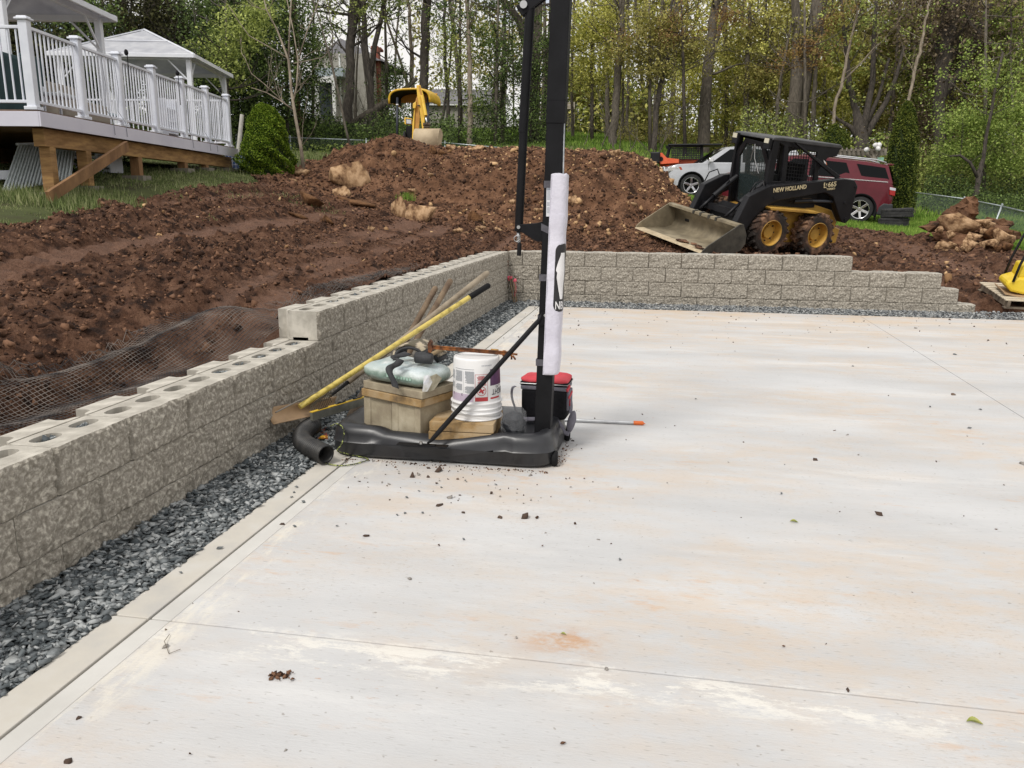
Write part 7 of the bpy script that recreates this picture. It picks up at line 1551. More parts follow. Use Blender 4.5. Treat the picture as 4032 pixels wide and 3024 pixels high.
b = MB(); c_ = D(3467, 628, 28.4); b.box(tuple(c_), (.20, .03, .14)); sg = obj('sign', b, mat('green_sign', srgb('7fb39a'), srgb('a4c9b6'), 20, rough=.5)); tag(sg, 'small pale green sign on the pergola post beside the hedge tree', 'sign')
# ================================================================ plants
def leafmat(n, c1, c2, c3): return mat(n, srgb(c1), srgb(c2), .8, rough=.7, island=.9, contrast=(.22, .78), c3=srgb(c3), twoside=.35, spec=.2)
L_dark = leafmat('leaves_dark_green', '313d28', '7f9454', '57683b'); L_pine = leafmat('needles_brown_green', '2c2d1f', '64643f', '454630'); L_mid = leafmat('leaves_mid_green', '68743f', 'c4ce78', '98a45a'); L_yel = leafmat('leaves_spring_yellow', '8f9248', 'ebe688', 'c4c368'); L_olive = leafmat('leaves_olive', '74713f', 'c7be76', '9f9954'); L_red = leafmat('leaves_red_bud', '705038', 'b09660', '8c7248'); L_vine = leafmat('vine_brown', '50463a', '9a8a74', '766858'); L_bright = leafmat('leaves_bright_green', '66793a', 'bccd72', '8fa452'); L_shrub = leafmat('needles_bright', '344c16', '9bb041', '64801f'); L_arb = leafmat('needles_arborvitae', '33451f', '8f9846', '5c6c30')
B_dark = mat('bark_dark', srgb('2c2825'), srgb('5c544c'), 6, rough=.95, bump=.8, bscale=22, stretch=(3, 3, .6), bdist=.03, contrast=(.3, .7)); B_grey = mat('bark_grey', srgb('3f3933'), srgb('726a5e'), 5, rough=.95, bump=.7, bscale=20, stretch=(3, 3, .6), bdist=.03, contrast=(.3, .7)); B_pale = mat('bark_pale', srgb('6c6053'), srgb('9c907f'), 4, rough=.9, bump=.5, bscale=20, stretch=(3, 3, .5), bdist=.02); B_red = mat('bark_cedar', srgb('4d3628'), srgb('85624c'), 6, rough=.95, bump=.7, bscale=24, stretch=(4, 4, .4), bdist=.03)
class Branches:
    """limbs for one tree: trunk path given as points and radii; children grow from it"""
    def __init__(s, seed): s.b = MB(); s.r = random.Random(seed); s.tips = []
    def limb(s, pts, radii, n=8): s.b.tube(pts, radii, n)
    def grow(s, p, d, L_, r0, depth, up=.25, kink=.35, nseg=5, kids=3):
        pts = [np.array(p, float)]; d = np.array(d, float); d /= np.linalg.norm(d)
        for i in range(nseg):
            d = d+np.array([s.r.gauss(0, kink), s.r.gauss(0, kink), s.r.gauss(0, kink)+up])*.35; d /= np.linalg.norm(d); pts.append(pts[-1]+d*L_/nseg)
        s.b.tube(pts, [r0*(1-.75*i/nseg) for i in range(nseg+1)], 5 if depth else 4, cap=False)
        s.tips += pts[2:]
        if depth > 0:
            for k in range(kids):
                i = s.r.randint(1, nseg); q = pts[i]; dd_ = d+np.array([s.r.gauss(0, .8), s.r.gauss(0, .8), s.r.gauss(.2, .5)]); s.grow(q, dd_, L_*s.r.uniform(.45, .7), r0*.5, depth-1, up, kink, 4, kids)
def clump_pts(centers, n, rad, flat=.8, sub=(5, .28)):
    """leaf positions: clusters within clusters"""
    centers = np.asarray(centers); c = centers[rng.integers(0, len(centers), n)]
    k = max(1, n//26); cc = c[:k]+rng.normal(0, 1, (k, 3))*rad*np.array((1, 1, flat)); idx = rng.integers(0, k, n)
    return cc[idx]+rng.normal(0, 1, (n, 3))*rad*.30*np.array((1, 1, .6))
def tree(label, cat_name, path, bark, leaves=None, crown=None, nleaf=0, lsize=.11, seed=0, limbs=7, group=None, limb_len=2.2, zlimb=None, extra=()):
    """path: (px, py, width px) from the base up at depth d"""
    d_ = path[0]; pts = [D(px, py, d_) for px, py, w_ in path[1]]; rad = [w_*d_/FPX/2 for _, _, w_ in path[1]]
    base = pts[0].copy(); g0 = float(H(base[0:1], base[1:2])[0])
    if g0 < base[2]: pts.insert(0, np.array((base[0], base[1], g0-.1))); rad.insert(0, rad[0]*1.15)
    else: pts.insert(0, base-(0, 0, .3)); rad.insert(0, rad[0]*1.15)
    last = pts[-1]-pts[-2]; last /= np.linalg.norm(last); pts.append(pts[-1]+last*3.5+(0, 0, .5)); rad.append(rad[-1]*.55)
    # refine with slight wobble
    P = []; Rr = []; rr = random.Random(seed)
    for i in range(len(pts)-1):
        for t in np.linspace(0, 1, 5, endpoint=False): P.append(pts[i]*(1-t)+pts[i+1]*t+np.array((rr.gauss(0, .02), rr.gauss(0, .02), 0))*(i > 0)); Rr.append((rad[i]*(1-t)+rad[i+1]*t)*rr.uniform(.96, 1.05))
    P.append(pts[-1]); Rr.append(rad[-1])
    t_ = thing(cat_name, label, 'tree', tuple(P[0]), group=group or 'trees beyond the yard')
    B = Branches(seed); B.limb(P, Rr, 12)
    for ex_ in extra:
        q_ = [D(px, py, d_+dd_) for px, py, w_, dd_ in ex_]; B.limb(q_, [w_*d_/FPX/2 for _, _, w_, _ in ex_], 8); B.tips += [q_[-1]]
        for _ in range(3): B.grow(q_[rr.randrange(1, len(q_))], (rr.gauss(0, 1), rr.gauss(0, .7), .7), limb_len*.8, rad[-1]*.3, 1)
    zz = [p_[2] for p_ in P]; lo = zlimb if zlimb is not None else zz[0]+.35*(zz[-1]-zz[0])
    cand = [i for i, z in enumerate(zz) if z > lo]
    for k in range(limbs):
        i = rr.choice(cand); a = rr.uniform(0, 6.28); B.grow(P[i], (math.cos(a), math.sin(a), rr.uniform(.1, .9)), limb_len*rr.uniform(.6, 1.2), max(Rr[i]*.32, .015), 2)
    o = link('trunk', None, None) if False else obj('trunk', B.b, bark, t_, smooth=True)
    if nleaf:
        c = B.tips if crown is None else [D(*q) for q in crown]
        pos = clump_pts(c, nleaf, .55 if crown is None else crown_r.get(label, .8))
        me = leaf_mesh('crown', pos, rng.uniform(.6, 1.3, len(pos))*lsize); me.transform(world_inv(t_)); link('crown', me, leaves, t_)
    return t_
crown_r = {}
# main trunks, read from the photograph: (depth, [(px, py, width)...])
T = [
 ('tall dark trunk left of the forked one, straight up to the top', 'oak_tree', (37, [(1363, 545, 40), (1378, 330, 34), (1384, 150, 36), (1396, 0, 40)]), B_dark, L_mid, 2200, .12, [[(1384, 150, 26, 0), (1405, 60, 22, 0), (1420, -30, 18, 0)]]),
 ('dark trunk forking into two stems right of the tall straight one', 'oak_tree', (37, [(1458, 548, 24), (1462, 330, 26), (1440, 220, 28), (1434, 100, 20), (1431, -10, 18)]), B_dark, L_mid, 2200, .12, [[(1460, 300, 24, 0), (1475, 180, 20, 0), (1500, 80, 18, 0), (1515, -10, 15, 0)]]),
 ('thick dark trunk rising straight behind the excavator canopy', 'oak_tree', (38, [(1662, 560, 38), (1668, 358, 36), (1676, 150, 36), (1680, -10, 36)]), B_dark, L_mid, 1500, .12, []),
 ('pale stripped trunk just left of the thick one behind the excavator', 'dead_tree', (39, [(1632, 540, 16), (1624, 300, 18), (1615, 120, 14), (1606, -10, 12)]), B_pale, None, 0, .1, [[(1630, 420, 14, 0), (1580, 250, 10, 0), (1525, 90, 8, 0), (1500, -10, 6, 0)]]),
 ('pale barked slim trunk right of the excavator', 'birch_tree', (36, [(1851, 582, 24), (1853, 400, 20), (1846, 200, 17), (1841, -10, 16)]), B_pale, L_dark, 2600, .12, []),
 ('dark slim trunk between the excavator and the pale trunk', 'young_tree', (38, [(1768, 565, 18), (1762, 400, 14), (1752, 200, 13), (1750, -10, 11)]), B_dark, L_dark, 2400, .12, []),
 ('thin leaning dark stem right of the excavator bucket', 'young_tree', (38, [(1722, 540, 13), (1750, 430, 11), (1765, 300, 9)]), B_dark, None, 0, .12, []),
 ('slender brown trunk left of the screw tube', 'cedar_tree', (37, [(1976, 585, 20), (1980, 400, 16), (1988, 200, 12), (1990, 60, 9)]), B_grey, L_dark, 5200, .11, []),
 ('big grey trunk seen between the screw tube and the pole', 'oak_tree', (38, [(2102, 588, 50), (2104, 380, 42), (2112, 180, 38), (2118, -10, 36)]), B_grey, L_mid, 1200, .12, [[(2075, 180, 40, 0), (2050, 90, 34, 0), (2000, 20, 24, 0), (1940, -30, 18, 0)]]),
 ('grey trunk right beside the big one behind the pole', 'oak_tree', (39, [(2142, 588, 24), (2150, 400, 18), (2160, 200, 14)]), B_grey, None, 0, .12, []),
 ('leaning mottled trunk standing on the lawn right of the pole', 'ash_tree', (38, [(2411, 592, 34), (2424, 420, 30), (2432, 300, 30), (2444, 120, 27), (2450, -10, 26)]), B_grey, L_yel, 1800, .12, []),
 ('slimmer trunk on the lawn left of the orange machine', 'ash_tree', (37, [(2572, 610, 24), (2583, 440, 20), (2600, 330, 18), (2622, 270, 14), (2640, 100, 10)]), B_dark, L_olive, 1800, .11, []),
 ('broad grey trunk behind the silver SUV', 'oak_tree', (39, [(2770, 615, 50), (2776, 420, 44), (2788, 260, 40), (2806, 100, 34), (2822, -10, 30)]), B_grey, L_yel, 1500, .12, [[(2788, 260, 24, 0), (2820, 160, 20, 0), (2850, 60, 18, 0), (2858, -20, 16, 0)], [(2790, 170, 14, 0), (2740, 150, 12, 0), (2690, 155, 9, 0), (2650, 180, 6, 0)]]),
 ('straight trunk behind the loader roof at its left end', 'ash_tree', (40, [(2936, 560, 24), (2938, 380, 22), (2946, 200, 18), (2956, -10, 14)]), B_grey, L_yel, 1500, .12, []),
 ('slim slanting trunk behind the loader roof', 'young_tree', (38, [(3048, 560, 17), (3062, 400, 14), (3080, 280, 11), (3096, 200, 9)]), B_grey, L_yel, 900, .12, []),
 ('massive double trunk behind the loader cab', 'oak_tree', (38, [(3118, 570, 62), (3128, 420, 52), (3140, 260, 46), (3140, 120, 36), (3130, -10, 30)]), B_grey, L_olive, 1500, .12, [[(3150, 560, 40, .3), (3165, 400, 38, .3), (3185, 240, 46, .3), (3210, 100, 50, .3), (3222, -20, 46, .3)]]),
 ('thin trunk with peeling bark right of the massive double trunk', 'young_tree', (38, [(3200, 560, 20), (3205, 400, 18), (3215, 250, 15), (3245, 60, 12)]), B_grey, L_yel, 1500, .12, []),
 ('thin pale trunk leaning right behind the loader', 'young_tree', (35, [(3272, 560, 13), (3284, 430, 12), (3318, 320, 12), (3345, 180, 10), (3372, 80, 8), (3385, -10, 7)]), B_pale, None, 0, .12, [[(3318, 320, 8, 0), (3380, 260, 6, 0), (3440, 190, 5, 0), (3490, 150, 4, 0)]]),
 ('old multi-stemmed tree with limbs fanning from one base behind the red SUV', 'spreading_tree', (36, [(3392, 590, 60), (3385, 520, 48), (3370, 430, 26), (3345, 340, 22), (3330, 200, 16)]), B_dark, L_mid, 2200, .12, [[(3395, 550, 36, 0), (3412, 440, 26, 0), (3436, 320, 22, 0), (3440, 150, 16, 0), (3450, 0, 12, 0)], [(3398, 560, 34, 0), (3440, 480, 26, 0), (3490, 400, 20, 0), (3530, 300, 14, 0), (3560, 180, 10, 0)], [(3388, 560, 30, 0), (3350, 500, 18, 0), (3300, 470, 10, 0), (3270, 440, 7, 0)], [(3398, 520, 22, 0), (3460, 380, 14, 0), (3500, 230, 10, 0)]]),
 ('long thin pale trunk leaning right above the hedge tree', 'young_tree', (35, [(3558, 500, 12), (3580, 390, 12), (3606, 260, 13), (3636, 130, 10), (3660, 0, 8)]), B_pale, None, 0, .12, []),
 ('great vine-covered trunk right of the hedge tree', 'vine_covered_tree', (37, [(3700, 560, 40), (3698, 400, 46), (3712, 260, 56), (3730, 120, 66), (3745, -10, 60)]), B_dark, L_vine, 7000, .10, [[(3712, 380, 30, 0), (3780, 280, 30, 0), (3850, 150, 30, 0), (3900, 20, 26, 0)]]),
 ('crooked dark tree behind the fence at the right, with low branches', 'young_tree', (31, [(3838, 790, 26), (3848, 730, 20), (3856, 690, 22), (3870, 620, 14)]), B_dark, L_bright, 2600, .10, [[(3850, 700, 13, 0), (3820, 640, 12, 0), (3780, 612, 10, 0), (3740, 615, 6, 0)]]),
 ('reddish cedar trunk right of the bare sapling', 'cedar_tree', (33, [(1180, 545, 22), (1176, 420, 18), (1168, 300, 14), (1160, 180, 10)]), B_red, L_dark, 3500, .11, []),
 ('slender grey trunk at the far right of the wood', 'young_tree', (36, [(3985, 600, 12), (3990, 400, 10), (3978, 200, 8), (3985, 0, 6)]), B_grey, L_bright, 900, .12, []),
]
for i, (lb, nm, path, bark, lv_, nl, ls_, ext) in enumerate(T): tree(lb, nm, path, bark, lv_, None, nl, ls_, 100+i, limbs=8 if nl else 5, extra=ext, limb_len=2.4)
# fallen leaning log
b = MB(); b.tube([D(1385, 490, 37), D(1460, 440, 37), D(1560, 380, 37.5), D(1640, 310, 38)], [.17, .16, .13, .09], 10); tag(obj('leaning_trunk', b, B_grey, smooth=True), 'dead grey trunk leaning from the tall dark tree up to the right', 'log')
# bare saplings in front of the fence
def sapling(label, d_, stems, bark, seed, twigs=26, L_=.7):
    t_ = thing('bare_sapling', label, 'tree', tuple(D(stems[0][0][0], stems[0][0][1], d_))); B = Branches(seed); rr = random.Random(seed); allp = []
    for st_ in stems: P = [D(x, y, d_) for x, y, w_ in st_]; B.limb(P, [w_*d_/FPX/2 for _, _, w_ in st_], 8); allp += P[1:]
    for k in range(twigs): p_ = rr.choice(allp); B.grow(p_, (rr.gauss(0, 1), rr.gauss(0, .6), rr.uniform(.4, 1.2)), L_*rr.uniform(.5, 1.3), .008, 1, kids=2)
    obj('trunk', B.b, bark, t_, smooth=True); return t_
sapling('bare multi-stemmed sapling in the dirt right of the round evergreen', 17.8, [[(1196, 676, 15), (1185, 580, 13), (1165, 470, 12), (1150, 380, 11), (1136, 235, 10), (1092, 120, 7), (1050, 40, 5), (1035, -20, 4)], [(1136, 235, 9), (1140, 120, 6), (1148, -20, 5)], [(1150, 420, 7), (1168, 340, 7), (1174, 240, 6), (1155, 120, 4), (1130, 0, 3)], [(1174, 235, 5), (1210, 120, 4), (1260, -10, 3)], [(1128, 225, 5), (1060, 185, 4), (980, 140, 3), (930, 70, 3), (900, 20, 2)], [(1152, 430, 6), (1110, 400, 5), (1050, 365, 4), (990, 345, 3)], [(1120, 405, 4), (1040, 330, 3), (990, 290, 3), (965, 230, 2)], [(1155, 250, 4), (1230, 235, 3), (1275, 225, 2)]], B_pale, 5)
sapling('thin leaning sapling in front of the tall dark trunk', 29, [[(1380, 582, 10), (1360, 500, 10), (1335, 380, 9), (1306, 250, 9), (1275, 140, 6), (1240, 20, 5), (1230, -20, 4)], [(1306, 245, 5), (1310, 150, 4), (1290, 0, 3)]], B_grey, 6, 14, 1.2)
# evergreens
def cone_leaves(c, r, h_, n, power=.8, bumps=.18, tops=((0, 0),), shell=.22):
    z = rng.random(n); a = rng.uniform(0, 2*np.pi, n); tp = rng.integers(0, len(tops), n)
    prof = np.where(z < .22, .80+.20*(z/.22), (1-(z-.22)/.78)**power); rr_ = r*prof*(1-shell*rng.random(n)**2)
    rr_ = rr_*(1+bumps*np.sin(a*4+z*9)*np.sin(z*17+a*2)+.08*np.sin(a*9+z*25)); tx = np.array(tops)[tp]
    return np.c_[c[0]+rr_*np.cos(a)+tx[:, 0]*z, c[1]+rr_*np.sin(a)+tx[:, 1]*z, c[2]+z*h_*(1-.03*tp)]
def evergreen(name, label, c, r, h_, n, size, m_, **k):
    t_ = thing(name, label, 'shrub' if h_ < 2 else 'tree', tuple(c)); pos = cone_leaves(c, r, h_, n, **k); me = leaf_mesh('crown', pos, rng.uniform(.7, 1.3, n)*size); me.transform(world_inv(t_)); link('crown', me, m_, t_)
    b = MB(); b.tube([np.array(c)-(0, 0, .1), np.array(c)+(0, 0, h_*.8)], [r*.12, .02], 8); obj('trunk', b, B_dark, t_)
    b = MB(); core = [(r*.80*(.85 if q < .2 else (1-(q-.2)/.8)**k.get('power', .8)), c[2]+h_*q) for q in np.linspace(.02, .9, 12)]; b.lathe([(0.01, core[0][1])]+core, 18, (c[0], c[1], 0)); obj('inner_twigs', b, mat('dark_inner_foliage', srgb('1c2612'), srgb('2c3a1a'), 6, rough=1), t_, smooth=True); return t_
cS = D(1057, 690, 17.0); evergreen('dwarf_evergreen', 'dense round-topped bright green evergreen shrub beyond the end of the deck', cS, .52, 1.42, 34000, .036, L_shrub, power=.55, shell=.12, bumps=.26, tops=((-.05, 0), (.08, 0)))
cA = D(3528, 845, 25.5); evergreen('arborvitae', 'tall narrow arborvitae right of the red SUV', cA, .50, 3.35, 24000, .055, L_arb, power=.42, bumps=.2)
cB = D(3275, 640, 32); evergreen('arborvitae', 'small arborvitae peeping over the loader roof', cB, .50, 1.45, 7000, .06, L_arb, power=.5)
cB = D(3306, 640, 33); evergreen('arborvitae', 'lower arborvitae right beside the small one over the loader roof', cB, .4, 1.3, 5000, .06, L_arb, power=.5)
# dark conifers and woodland behind, each a tree of its own
def mass_tree(label, name, px, d_, zb_py, blobs, m_, n, size, trunk_w=16, bark=B_dark, seed=0, flat=.8):
    base = D(px, zb_py, d_); g0 = float(H(base[0:1], base[1:2])[0]); base[2] = min(base[2], g0+.3); t_ = thing(name, label, 'tree', (base[0], base[1], g0), group='trees beyond the yard')
    B = Branches(seed); top_ = D(px+random.Random(seed).uniform(-20, 20), -60, d_); B.limb([np.array((base[0], base[1], g0-.2)), (base+top_)/2, top_], [trunk_w*d_/FPX/2, trunk_w*d_/FPX*.4, trunk_w*d_/FPX*.2], 8)
    rr = random.Random(seed)
    for k in range(9): q = base+(top_-base)*rr.uniform(.25, .95); a = rr.uniform(0, 6.28); B.grow(q, (math.cos(a), math.sin(a), rr.uniform(-.1, .5)), rr.uniform(1.0, 2.4), .03, 1)
    obj('trunk', B.b, bark, t_, smooth=True)
    P = []; tot = sum(b_[2]*b_[3] for b_ in blobs)
    for (bx, by, rx, ry) in blobs:
        k = int(n*rx*ry/tot); c = D(bx, by, d_); ncl = max(6, k//40); u = rng.normal(0, .5, (ncl, 3)); cc = c+u[:, :1]*CS*rx*d_/FPX+u[:, 1:2]*CU*ry*d_/FPX+u[:, 2:3]*CF*1.1
        P.append(cc[rng.integers(0, ncl, k)]+rng.normal(0, 1, (k, 3))*np.array((.26, .26, .13)))
    P = np.concatenate(P); P = P[P[:, 2] > H(P[:, 0], P[:, 1])]; me = leaf_mesh('crown', P, rng.uniform(.6, 1.3, len(P))*size); me.transform(world_inv(t_)); link('crown', me, m_, t_); return t_
MT = [
 ('dark conifer behind the left end of the deck railing', 'conifer', 120, 24, 600, [(60, 150, 140, 120), (180, 250, 130, 130), (60, 380, 140, 100)], L_pine, 20000, .10),
 ('dark conifer behind the second bay of the deck railing', 'conifer', 330, 25, 600, [(300, 200, 120, 120), (380, 330, 110, 100), (320, 60, 110, 90)], L_dark, 17000, .10),
 ('brownish dark conifer behind the near gazebo', 'conifer', 500, 30, 560, [(480, 90, 120, 130), (520, 240, 110, 100), (430, 300, 90, 120)], L_pine, 16000, .10),
 ('brownish dark conifer between the two gazebos', 'conifer', 680, 31, 560, [(660, 60, 120, 110), (700, 160, 130, 90), (600, 160, 90, 80)], L_pine, 15000, .10),
 ('dark green broadleaf behind the far gazebo roof', 'broadleaf_tree', 850, 29, 600, [(830, 80, 100, 110), (860, 220, 110, 110), (800, 330, 100, 100), (930, 330, 90, 110)], L_dark, 20000, .10),
 ('dark leafy tree with lighter sprays left of the bare sapling', 'broadleaf_tree', 1000, 30, 600, [(980, 60, 110, 90), (1000, 180, 110, 110), (1040, 320, 100, 110), (960, 450, 90, 80)], L_dark, 20000, .10),
 ('dense dark evergreen right behind the bare sapling', 'conifer', 1130, 32, 600, [(1130, 60, 100, 100), (1190, 170, 90, 80), (1200, 300, 100, 90), (1100, 440, 90, 70)], L_dark, 18000, .10),
 ('dark evergreen low beside the arched porch', 'conifer', 1230, 34, 600, [(1200, 480, 70, 60), (1200, 400, 45, 70), (1330, 530, 60, 30), (1250, 180, 40, 40)], L_dark, 8000, .10),
 ('light green young tree high in front of the dark trees at the left', 'broadleaf_tree', 900, 27, 600, [(870, 190, 90, 60), (960, 120, 100, 60), (1020, 60, 80, 50), (900, 300, 60, 50)], L_mid, 5000, .10),
 ('green evergreen behind the excavator, left of its canopy', 'cedar_tree', 1530, 38, 600, [(1530, 430, 70, 90), (1490, 500, 60, 50), (1560, 300, 50, 60)], L_dark, 9000, .10),
 ('feathery green cedar right of the excavator canopy', 'cedar_tree', 1810, 37, 600, [(1800, 260, 90, 90), (1870, 380, 80, 80), (1760, 130, 70, 70), (1900, 130, 80, 80)], L_mid, 7000, .10),
 ('feathery dark cedar left of the screw tube', 'cedar_tree', 1950, 36, 600, [(1950, 180, 80, 80), (1990, 300, 90, 90), (1930, 420, 80, 70), (2010, 470, 70, 50)], L_dark, 9000, .10),
 ('dark green cedar filling the gap between tube and pole', 'cedar_tree', 2090, 36.5, 600, [(2080, 260, 80, 90), (2110, 420, 70, 80), (2160, 180, 50, 60)], L_dark, 9000, .10),
 ('fresh light green maple right of the pole', 'maple_tree', 2330, 40, 590, [(2300, 130, 80, 110), (2380, 60, 80, 70), (2330, 280, 90, 90), (2420, 200, 60, 100)], L_yel, 12000, .12),
 ('yellowish tangled tree beyond the lawn', 'broadleaf_tree', 2340, 52, 560, [(2320, 380, 110, 90), (2440, 430, 110, 90), (2260, 300, 60, 90), (2560, 460, 110, 70)], L_olive, 15000, .15),
 ('maple with red buds above the lawn', 'maple_tree', 2560, 37, 600, [(2500, 200, 110, 60), (2600, 110, 110, 60), (2700, 200, 100, 60), (2560, 280, 90, 50)], L_olive, 12000, .11),
 ('red-tipped maple boughs at the upper right of the lawn', 'maple_tree', 2700, 36.5, 600, [(2660, 90, 80, 30), (2740, 140, 80, 30), (2620, 170, 60, 24), (2850, 60, 90, 40), (2450, 190, 60, 20)], L_red, 2200, .10),
 ('yellow-green tree behind the broad grey trunk', 'broadleaf_tree', 2860, 42, 600, [(2800, 320, 110, 110), (2900, 200, 110, 120), (2880, 430, 100, 80), (2680, 380, 100, 90)], L_yel, 16000, .13),
 ('olive tree above the loader roof', 'maple_tree', 3010, 40, 600, [(3000, 110, 110, 90), (3040, 260, 100, 90), (3080, 400, 90, 80), (2950, 330, 80, 80)], L_olive, 14000, .12),
 ('red-leaved bough crossing the massive double trunk', 'maple_tree', 3180, 35, 600, [(3180, 180, 70, 26), (3230, 230, 60, 22), (3110, 220, 50, 20), (3300, 60, 60, 30)], L_red, 2200, .10),
 ('yellow-green tree right of the massive double trunk', 'broadleaf_tree', 3250, 42, 600, [(3250, 120, 90, 110), (3220, 320, 90, 100), (3320, 250, 90, 100), (3280, 440, 90, 80)], L_yel, 15000, .13),
 ('pale green tree behind the spreading tree', 'broadleaf_tree', 3420, 43, 600, [(3420, 120, 100, 90), (3500, 240, 100, 110), (3420, 360, 90, 90), (3480, 470, 90, 70)], L_olive, 15000, .13),
 ('green tree tops left of the vine-covered trunk', 'broadleaf_tree', 3580, 42, 620, [(3560, 80, 80, 80), (3600, 260, 90, 100), (3620, 430, 80, 90)], L_mid, 11000, .13),
 ('brown vine-tangled tree at the upper right', 'vine_covered_tree', 3800, 39, 620, [(3760, 90, 110, 100), (3850, 200, 110, 100), (3720, 250, 80, 80), (3660, 480, 60, 110)], L_vine, 17000, .10),
 ('light green tree in the upper right corner', 'broadleaf_tree', 3960, 37, 650, [(3960, 120, 100, 130), (3900, 300, 90, 80), (4010, 280, 80, 110)], L_mid, 11000, .12),
 ('bright green bushy tree behind the right fence', 'broadleaf_tree', 3880, 33, 760, [(3800, 480, 110, 60), (3900, 540, 130, 80), (3990, 470, 80, 70), (3760, 600, 90, 70), (3960, 650, 110, 70)], L_bright, 17000, .095),
]
for i, (lb, nm, px, d_, zb_, bl_, m_, n_, sz) in enumerate(MT):
    n_ = int(n_*(.68 if 1100 < px < 2150 else .85 if px > 2150 else .95)); mass_tree(lb, nm, px, d_, zb_, bl_, m_, n_, sz, seed=300+i, bark=B_grey if i % 2 else B_dark)
# far wood that reads as one mass: leaves and thin stems
def far_wood(name, x0, x1, d0, d1, n, size, m_, ztop=14, k='stuff', dens=None):
    px = rng.uniform(x0, x1, n); d_ = rng.uniform(d0, d1, n); P = CAM+d_[:, None]*(CF+CS*((px-2016)/FPX)[:, None]); g_ = H(P[:, 0], P[:, 1]); z = g_+rng.random(n)**1.0*ztop
    P[:, 2] = z; nn = fbm(P[:, 0]*.35, P[:, 2]*.5, 4, 91)+.25*vnoise(P[:, 0]*1.6, P[:, 2]*1.6, 92); keep = nn > rng.normal(-.08 if dens is None else dens, .12, n)
    sk = np.exp(-((px-1290)/90)**2)*(z > g_+5)+np.exp(-((px-1560)/80)**2)*(z > g_+6)*.6+np.exp(-((px-2180)/60)**2)*(z > g_+4); keep &= rng.random(n) > sk*.85
    P = P[keep]+rng.normal(0, .12, (keep.sum(), 3)); return kind(link(name, leaf_mesh(name, P, rng.uniform(.6, 1.3, len(P))*size), m_), k)
far_wood('distant_wood', 400, 1700, 62, 74, 20000, .28, L_mid, dens=.08); far_wood('distant_wood', 2150, 4700, 52, 70, 120000, .26, L_yel, 13); far_wood('distant_wood', 1650, 2700, 60, 72, 40000, .28, L_olive, dens=-.02)
far_wood('distant_wood', -500, 1200, 36, 46, 90000, .20, L_pine, 15); far_wood('distant_wood', 2900, 4800, 44, 52, 70000, .20, L_olive, 12); far_wood('distant_wood', 2150, 4800, 54, 66, 70000, .24, L_mid, 5, dens=-.3)
far_wood('distant_wood', 3300, 4800, 38, 44, 40000, .15, L_vine, 9)
# thin stems through the wood
sv_ = []; rr = random.Random(77); sb_ = MB()
for k in range(115):
    px = rr.uniform(300, 4600)
    if 1150 < px < 1750 and rr.random() < .8: continue
    d_ = rr.uniform(42, 62) if px > 1200 else rr.uniform(34, 44); p_ = D(px, 600, d_); g0 = float(H(p_[0:1], p_[1:2])[0]); L_ = rr.uniform(9, 16); lean = rr.gauss(0, .8); r0 = rr.uniform(.04, .16)
    P = [np.array((p_[0]+lean*t*t+.15*math.sin(t*5+k), p_[1], g0+L_*t)) for t in np.linspace(0, 1, 7)]; sb_.tube(P, [r0*(1-.6*t) for t in np.linspace(0, 1, 7)], 5, cap=False)
    if k % 2 == 0:
        for q in range(3): i = rr.randint(2, 5); a = rr.choice((-1, 1)); sb_.tube([P[i], P[i]+np.array((a*rr.uniform(.5, 1.4), 0, rr.uniform(.4, 1.4))), P[i]+np.array((a*rr.uniform(1.4, 2.6), 0, rr.uniform(1, 3)))], [r0*.4, r0*.25, .01], 4, cap=False)
kind(obj('distant_stems', sb_, B_grey, smooth=True), 'stuff')
# undergrowth along the edge of the wood
def under(name, x0, x1, f_d, n, hmax, size, m_):
    px = rng.uniform(x0, x1, n); d_ = f_d(px)+rng.uniform(0, 5, n); P = CAM+d_[:, None]*(CF+CS*((px-2016)/FPX)[:, None]); g_ = H(P[:, 0], P[:, 1]); hh = hmax*(.45+.9*np.clip(vnoise(P[:, 0]*.7, P[:, 1]*.7, 95)+.5, 0, 1))
    P[:, 2] = g_+rng.random(n)**1.4*hh; return kind(link(name, leaf_mesh(name, P, rng.uniform(.5, 1.3, n)*size), m_), 'stuff')
under('undergrowth', 500, 1800, lambda x: 34+0*x, 34000, 1.7, .11, L_dark); under('undergrowth', 900, 1700, lambda x: 33+0*x, 12000, .7, .09, L_bright)
under('undergrowth', 2850, 4700, lambda x: 37-1.0*(x-2850)/1200, 42000, 2.2, .12, L_mid); under('undergrowth', 3550, 4700, lambda x: 31-1.5*(x-3550)/700, 22000, 1.0, .09, L_dark)
under('undergrowth', 1650, 2200, lambda x: 37+0*x, 9000, 1.3, .10, L_dark); under('undergrowth', 2400, 3000, lambda x: 43+0*x, 9000, 1.2, .11, L_olive)
b = []; 
for k in range(70):
    px = rr.choice((rr.uniform(1400, 1620), rr.uniform(2250, 2650), rr.uniform(2900, 3900))); d_ = rr.uniform(34, 38); p_ = D(px, 600, d_); g0 = float(H(p_[0:1], p_[1:2])[0]); p_[2] = g0; B = Branches(k); B.grow(p_, (rr.gauss(0, .6), rr.gauss(0, .4), 1), rr.uniform(1.2, 2.8), .02, 2, kids=3); b.append(B.b)
bb_ = MB()
for q in b: bb_.add(q.v, q.f)
kind(obj('brushwood', bb_, B_grey), 'stuff')
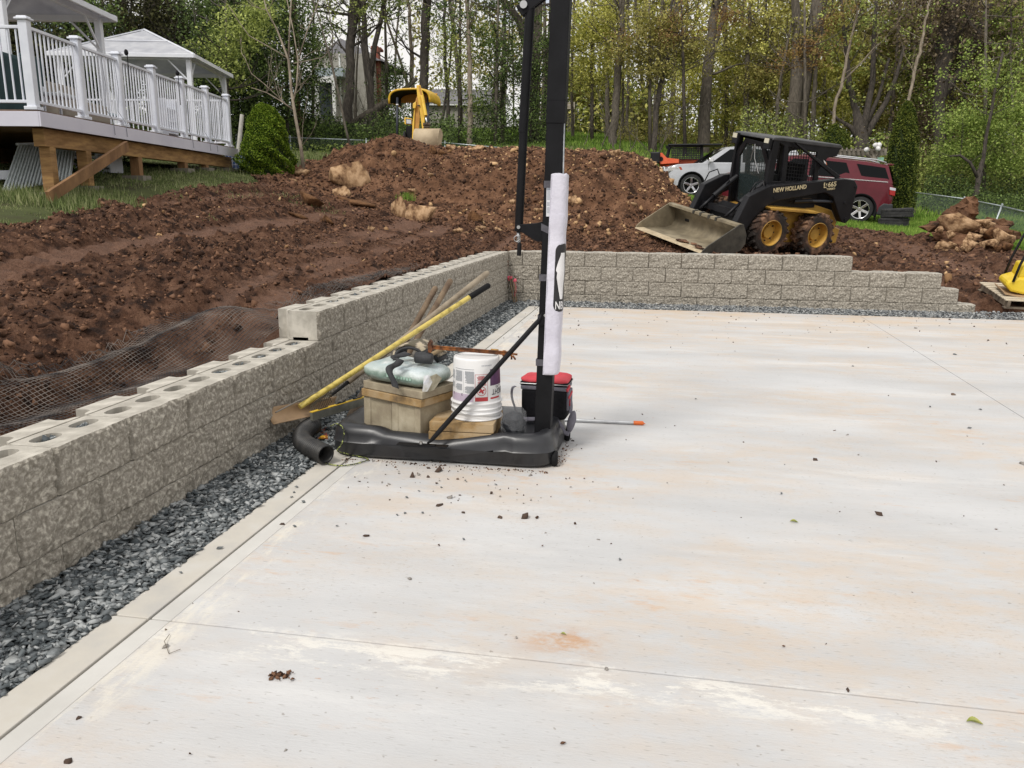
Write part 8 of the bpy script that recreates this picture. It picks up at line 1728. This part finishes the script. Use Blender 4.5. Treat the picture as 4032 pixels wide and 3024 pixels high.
# shrub leaves under the deck
cu_ = [pt(s, 1.2, 1.9) for s in (4.2, 4.6, 5.0, 5.4, 2.6, 2.9)]
pos = clump_pts(cu_, 5000, .22); pos[:, 2] = np.maximum(pos[:, 2]-.15, H(pos[:, 0], pos[:, 1])); pos = pos[pos[:, 2] < 2.25]; tag(link('ivy_bush', leaf_mesh('ivy_bush', pos, rng.uniform(.5, 1.2, len(pos))*.075), L_dark), 'leafy green shrub growing in the shade under the deck', 'shrub')
# ================================================================ grass
def blades(name, P, h_, w_, m_, bend=.5):
    n = len(P); a = rng.uniform(0, 2*np.pi, n); h_ = np.broadcast_to(h_, (n,))*rng.uniform(.5, 1.3, n); dx, dy = np.cos(a), np.sin(a); b2 = rng.uniform(0, bend, n)*h_; c2 = rng.uniform(0, 2*np.pi, n)
    V = np.empty((n, 3, 3)); V[:, 0] = P+np.c_[dx*w_, dy*w_, 0*a]; V[:, 1] = P-np.c_[dx*w_, dy*w_, 0*a]; V[:, 2] = P+np.c_[np.cos(c2)*b2, np.sin(c2)*b2, h_]
    return kind(link(name, np_mesh(name, V.reshape(-1, 3), np.arange(n*3).reshape(n, 3)), m_), 'stuff')
M_gr = mat('grass_blades', srgb('525f38'), srgb('a9ab7e'), 1.4, rough=.7, island=.8, contrast=(.2, .8), c3=srgb('76874c'), twoside=.3, spec=.2); M_gr2 = mat('grass_blades_bright', srgb('4f6f26'), srgb('9fb85a'), .5, rough=.7, island=.7, contrast=(.2, .8), c3=srgb('779a3c'), twoside=.3, spec=.2)
def gpts(n, x0, x1, y0, y1, test): x = rng.uniform(x0, x1, n); y = rng.uniform(y0, y1, n); k = test(x, y); x, y = x[k], y[k]; return np.c_[x, y, Hcut(x, y)]
patch = lambda x, y, c=-.05: (vnoise(x*.9, y*.9, 88)+.5*vnoise(x*3.1, y*3.1, 87)) > c+rng.normal(0, .12, np.shape(x))
ng = lambda x, y: ~dirt_mask(x, y)
p = gpts(150000, -9.5, -3.9, -10, 6, lambda x, y: ~dirt_mask(x, y) & patch(x, y, -.12)); blades('grass', p, .028+.045*np.clip(vnoise(p[:, 0]*1.2, p[:, 1]*1.2, 89)+.1, 0, 1), .004, M_gr)
p = gpts(26000, -7, -4.2, -3.6, 5, lambda x, y: (x+.2*(y+3) > -5.9) & (np.hypot(x+5.2, y+3.0) < 1.2) | (rng.random(len(x)) < .05) & ~dirt_mask(x, y)); blades('grass', p, .12, .006, M_gr)
p = gpts(9000, -5.6, -3.2, -6, 5, lambda x, y: dirt_mask(x, y) & (vnoise(x*1.6, y*1.6, 84) > .22)); p[:, 2] = Gd(p[:, 0], p[:, 1]); blades('grass', p, .05, .005, M_gr)
p = gpts(110000, 2.8, 16, 4, 19, ng); blades('grass', p, .08, .010, M_gr2)
p = gpts(150000, -26, 26, 16, 50, lambda x, y: ng(x, y)); blades('grass', p, .14, .022, M_gr2)
p = gpts(30000, -9, -1, 8, 24, ng); blades('grass', p, .15, .012, M_gr)
c_ = hit(1605, 795); p = np.c_[rng.normal(c_[0], .07, 220), rng.normal(c_[1]-.1, .07, 220), np.full(220, c_[2]+.02)]; blades('grass_tuft', p, .16, .007, M_gr2)
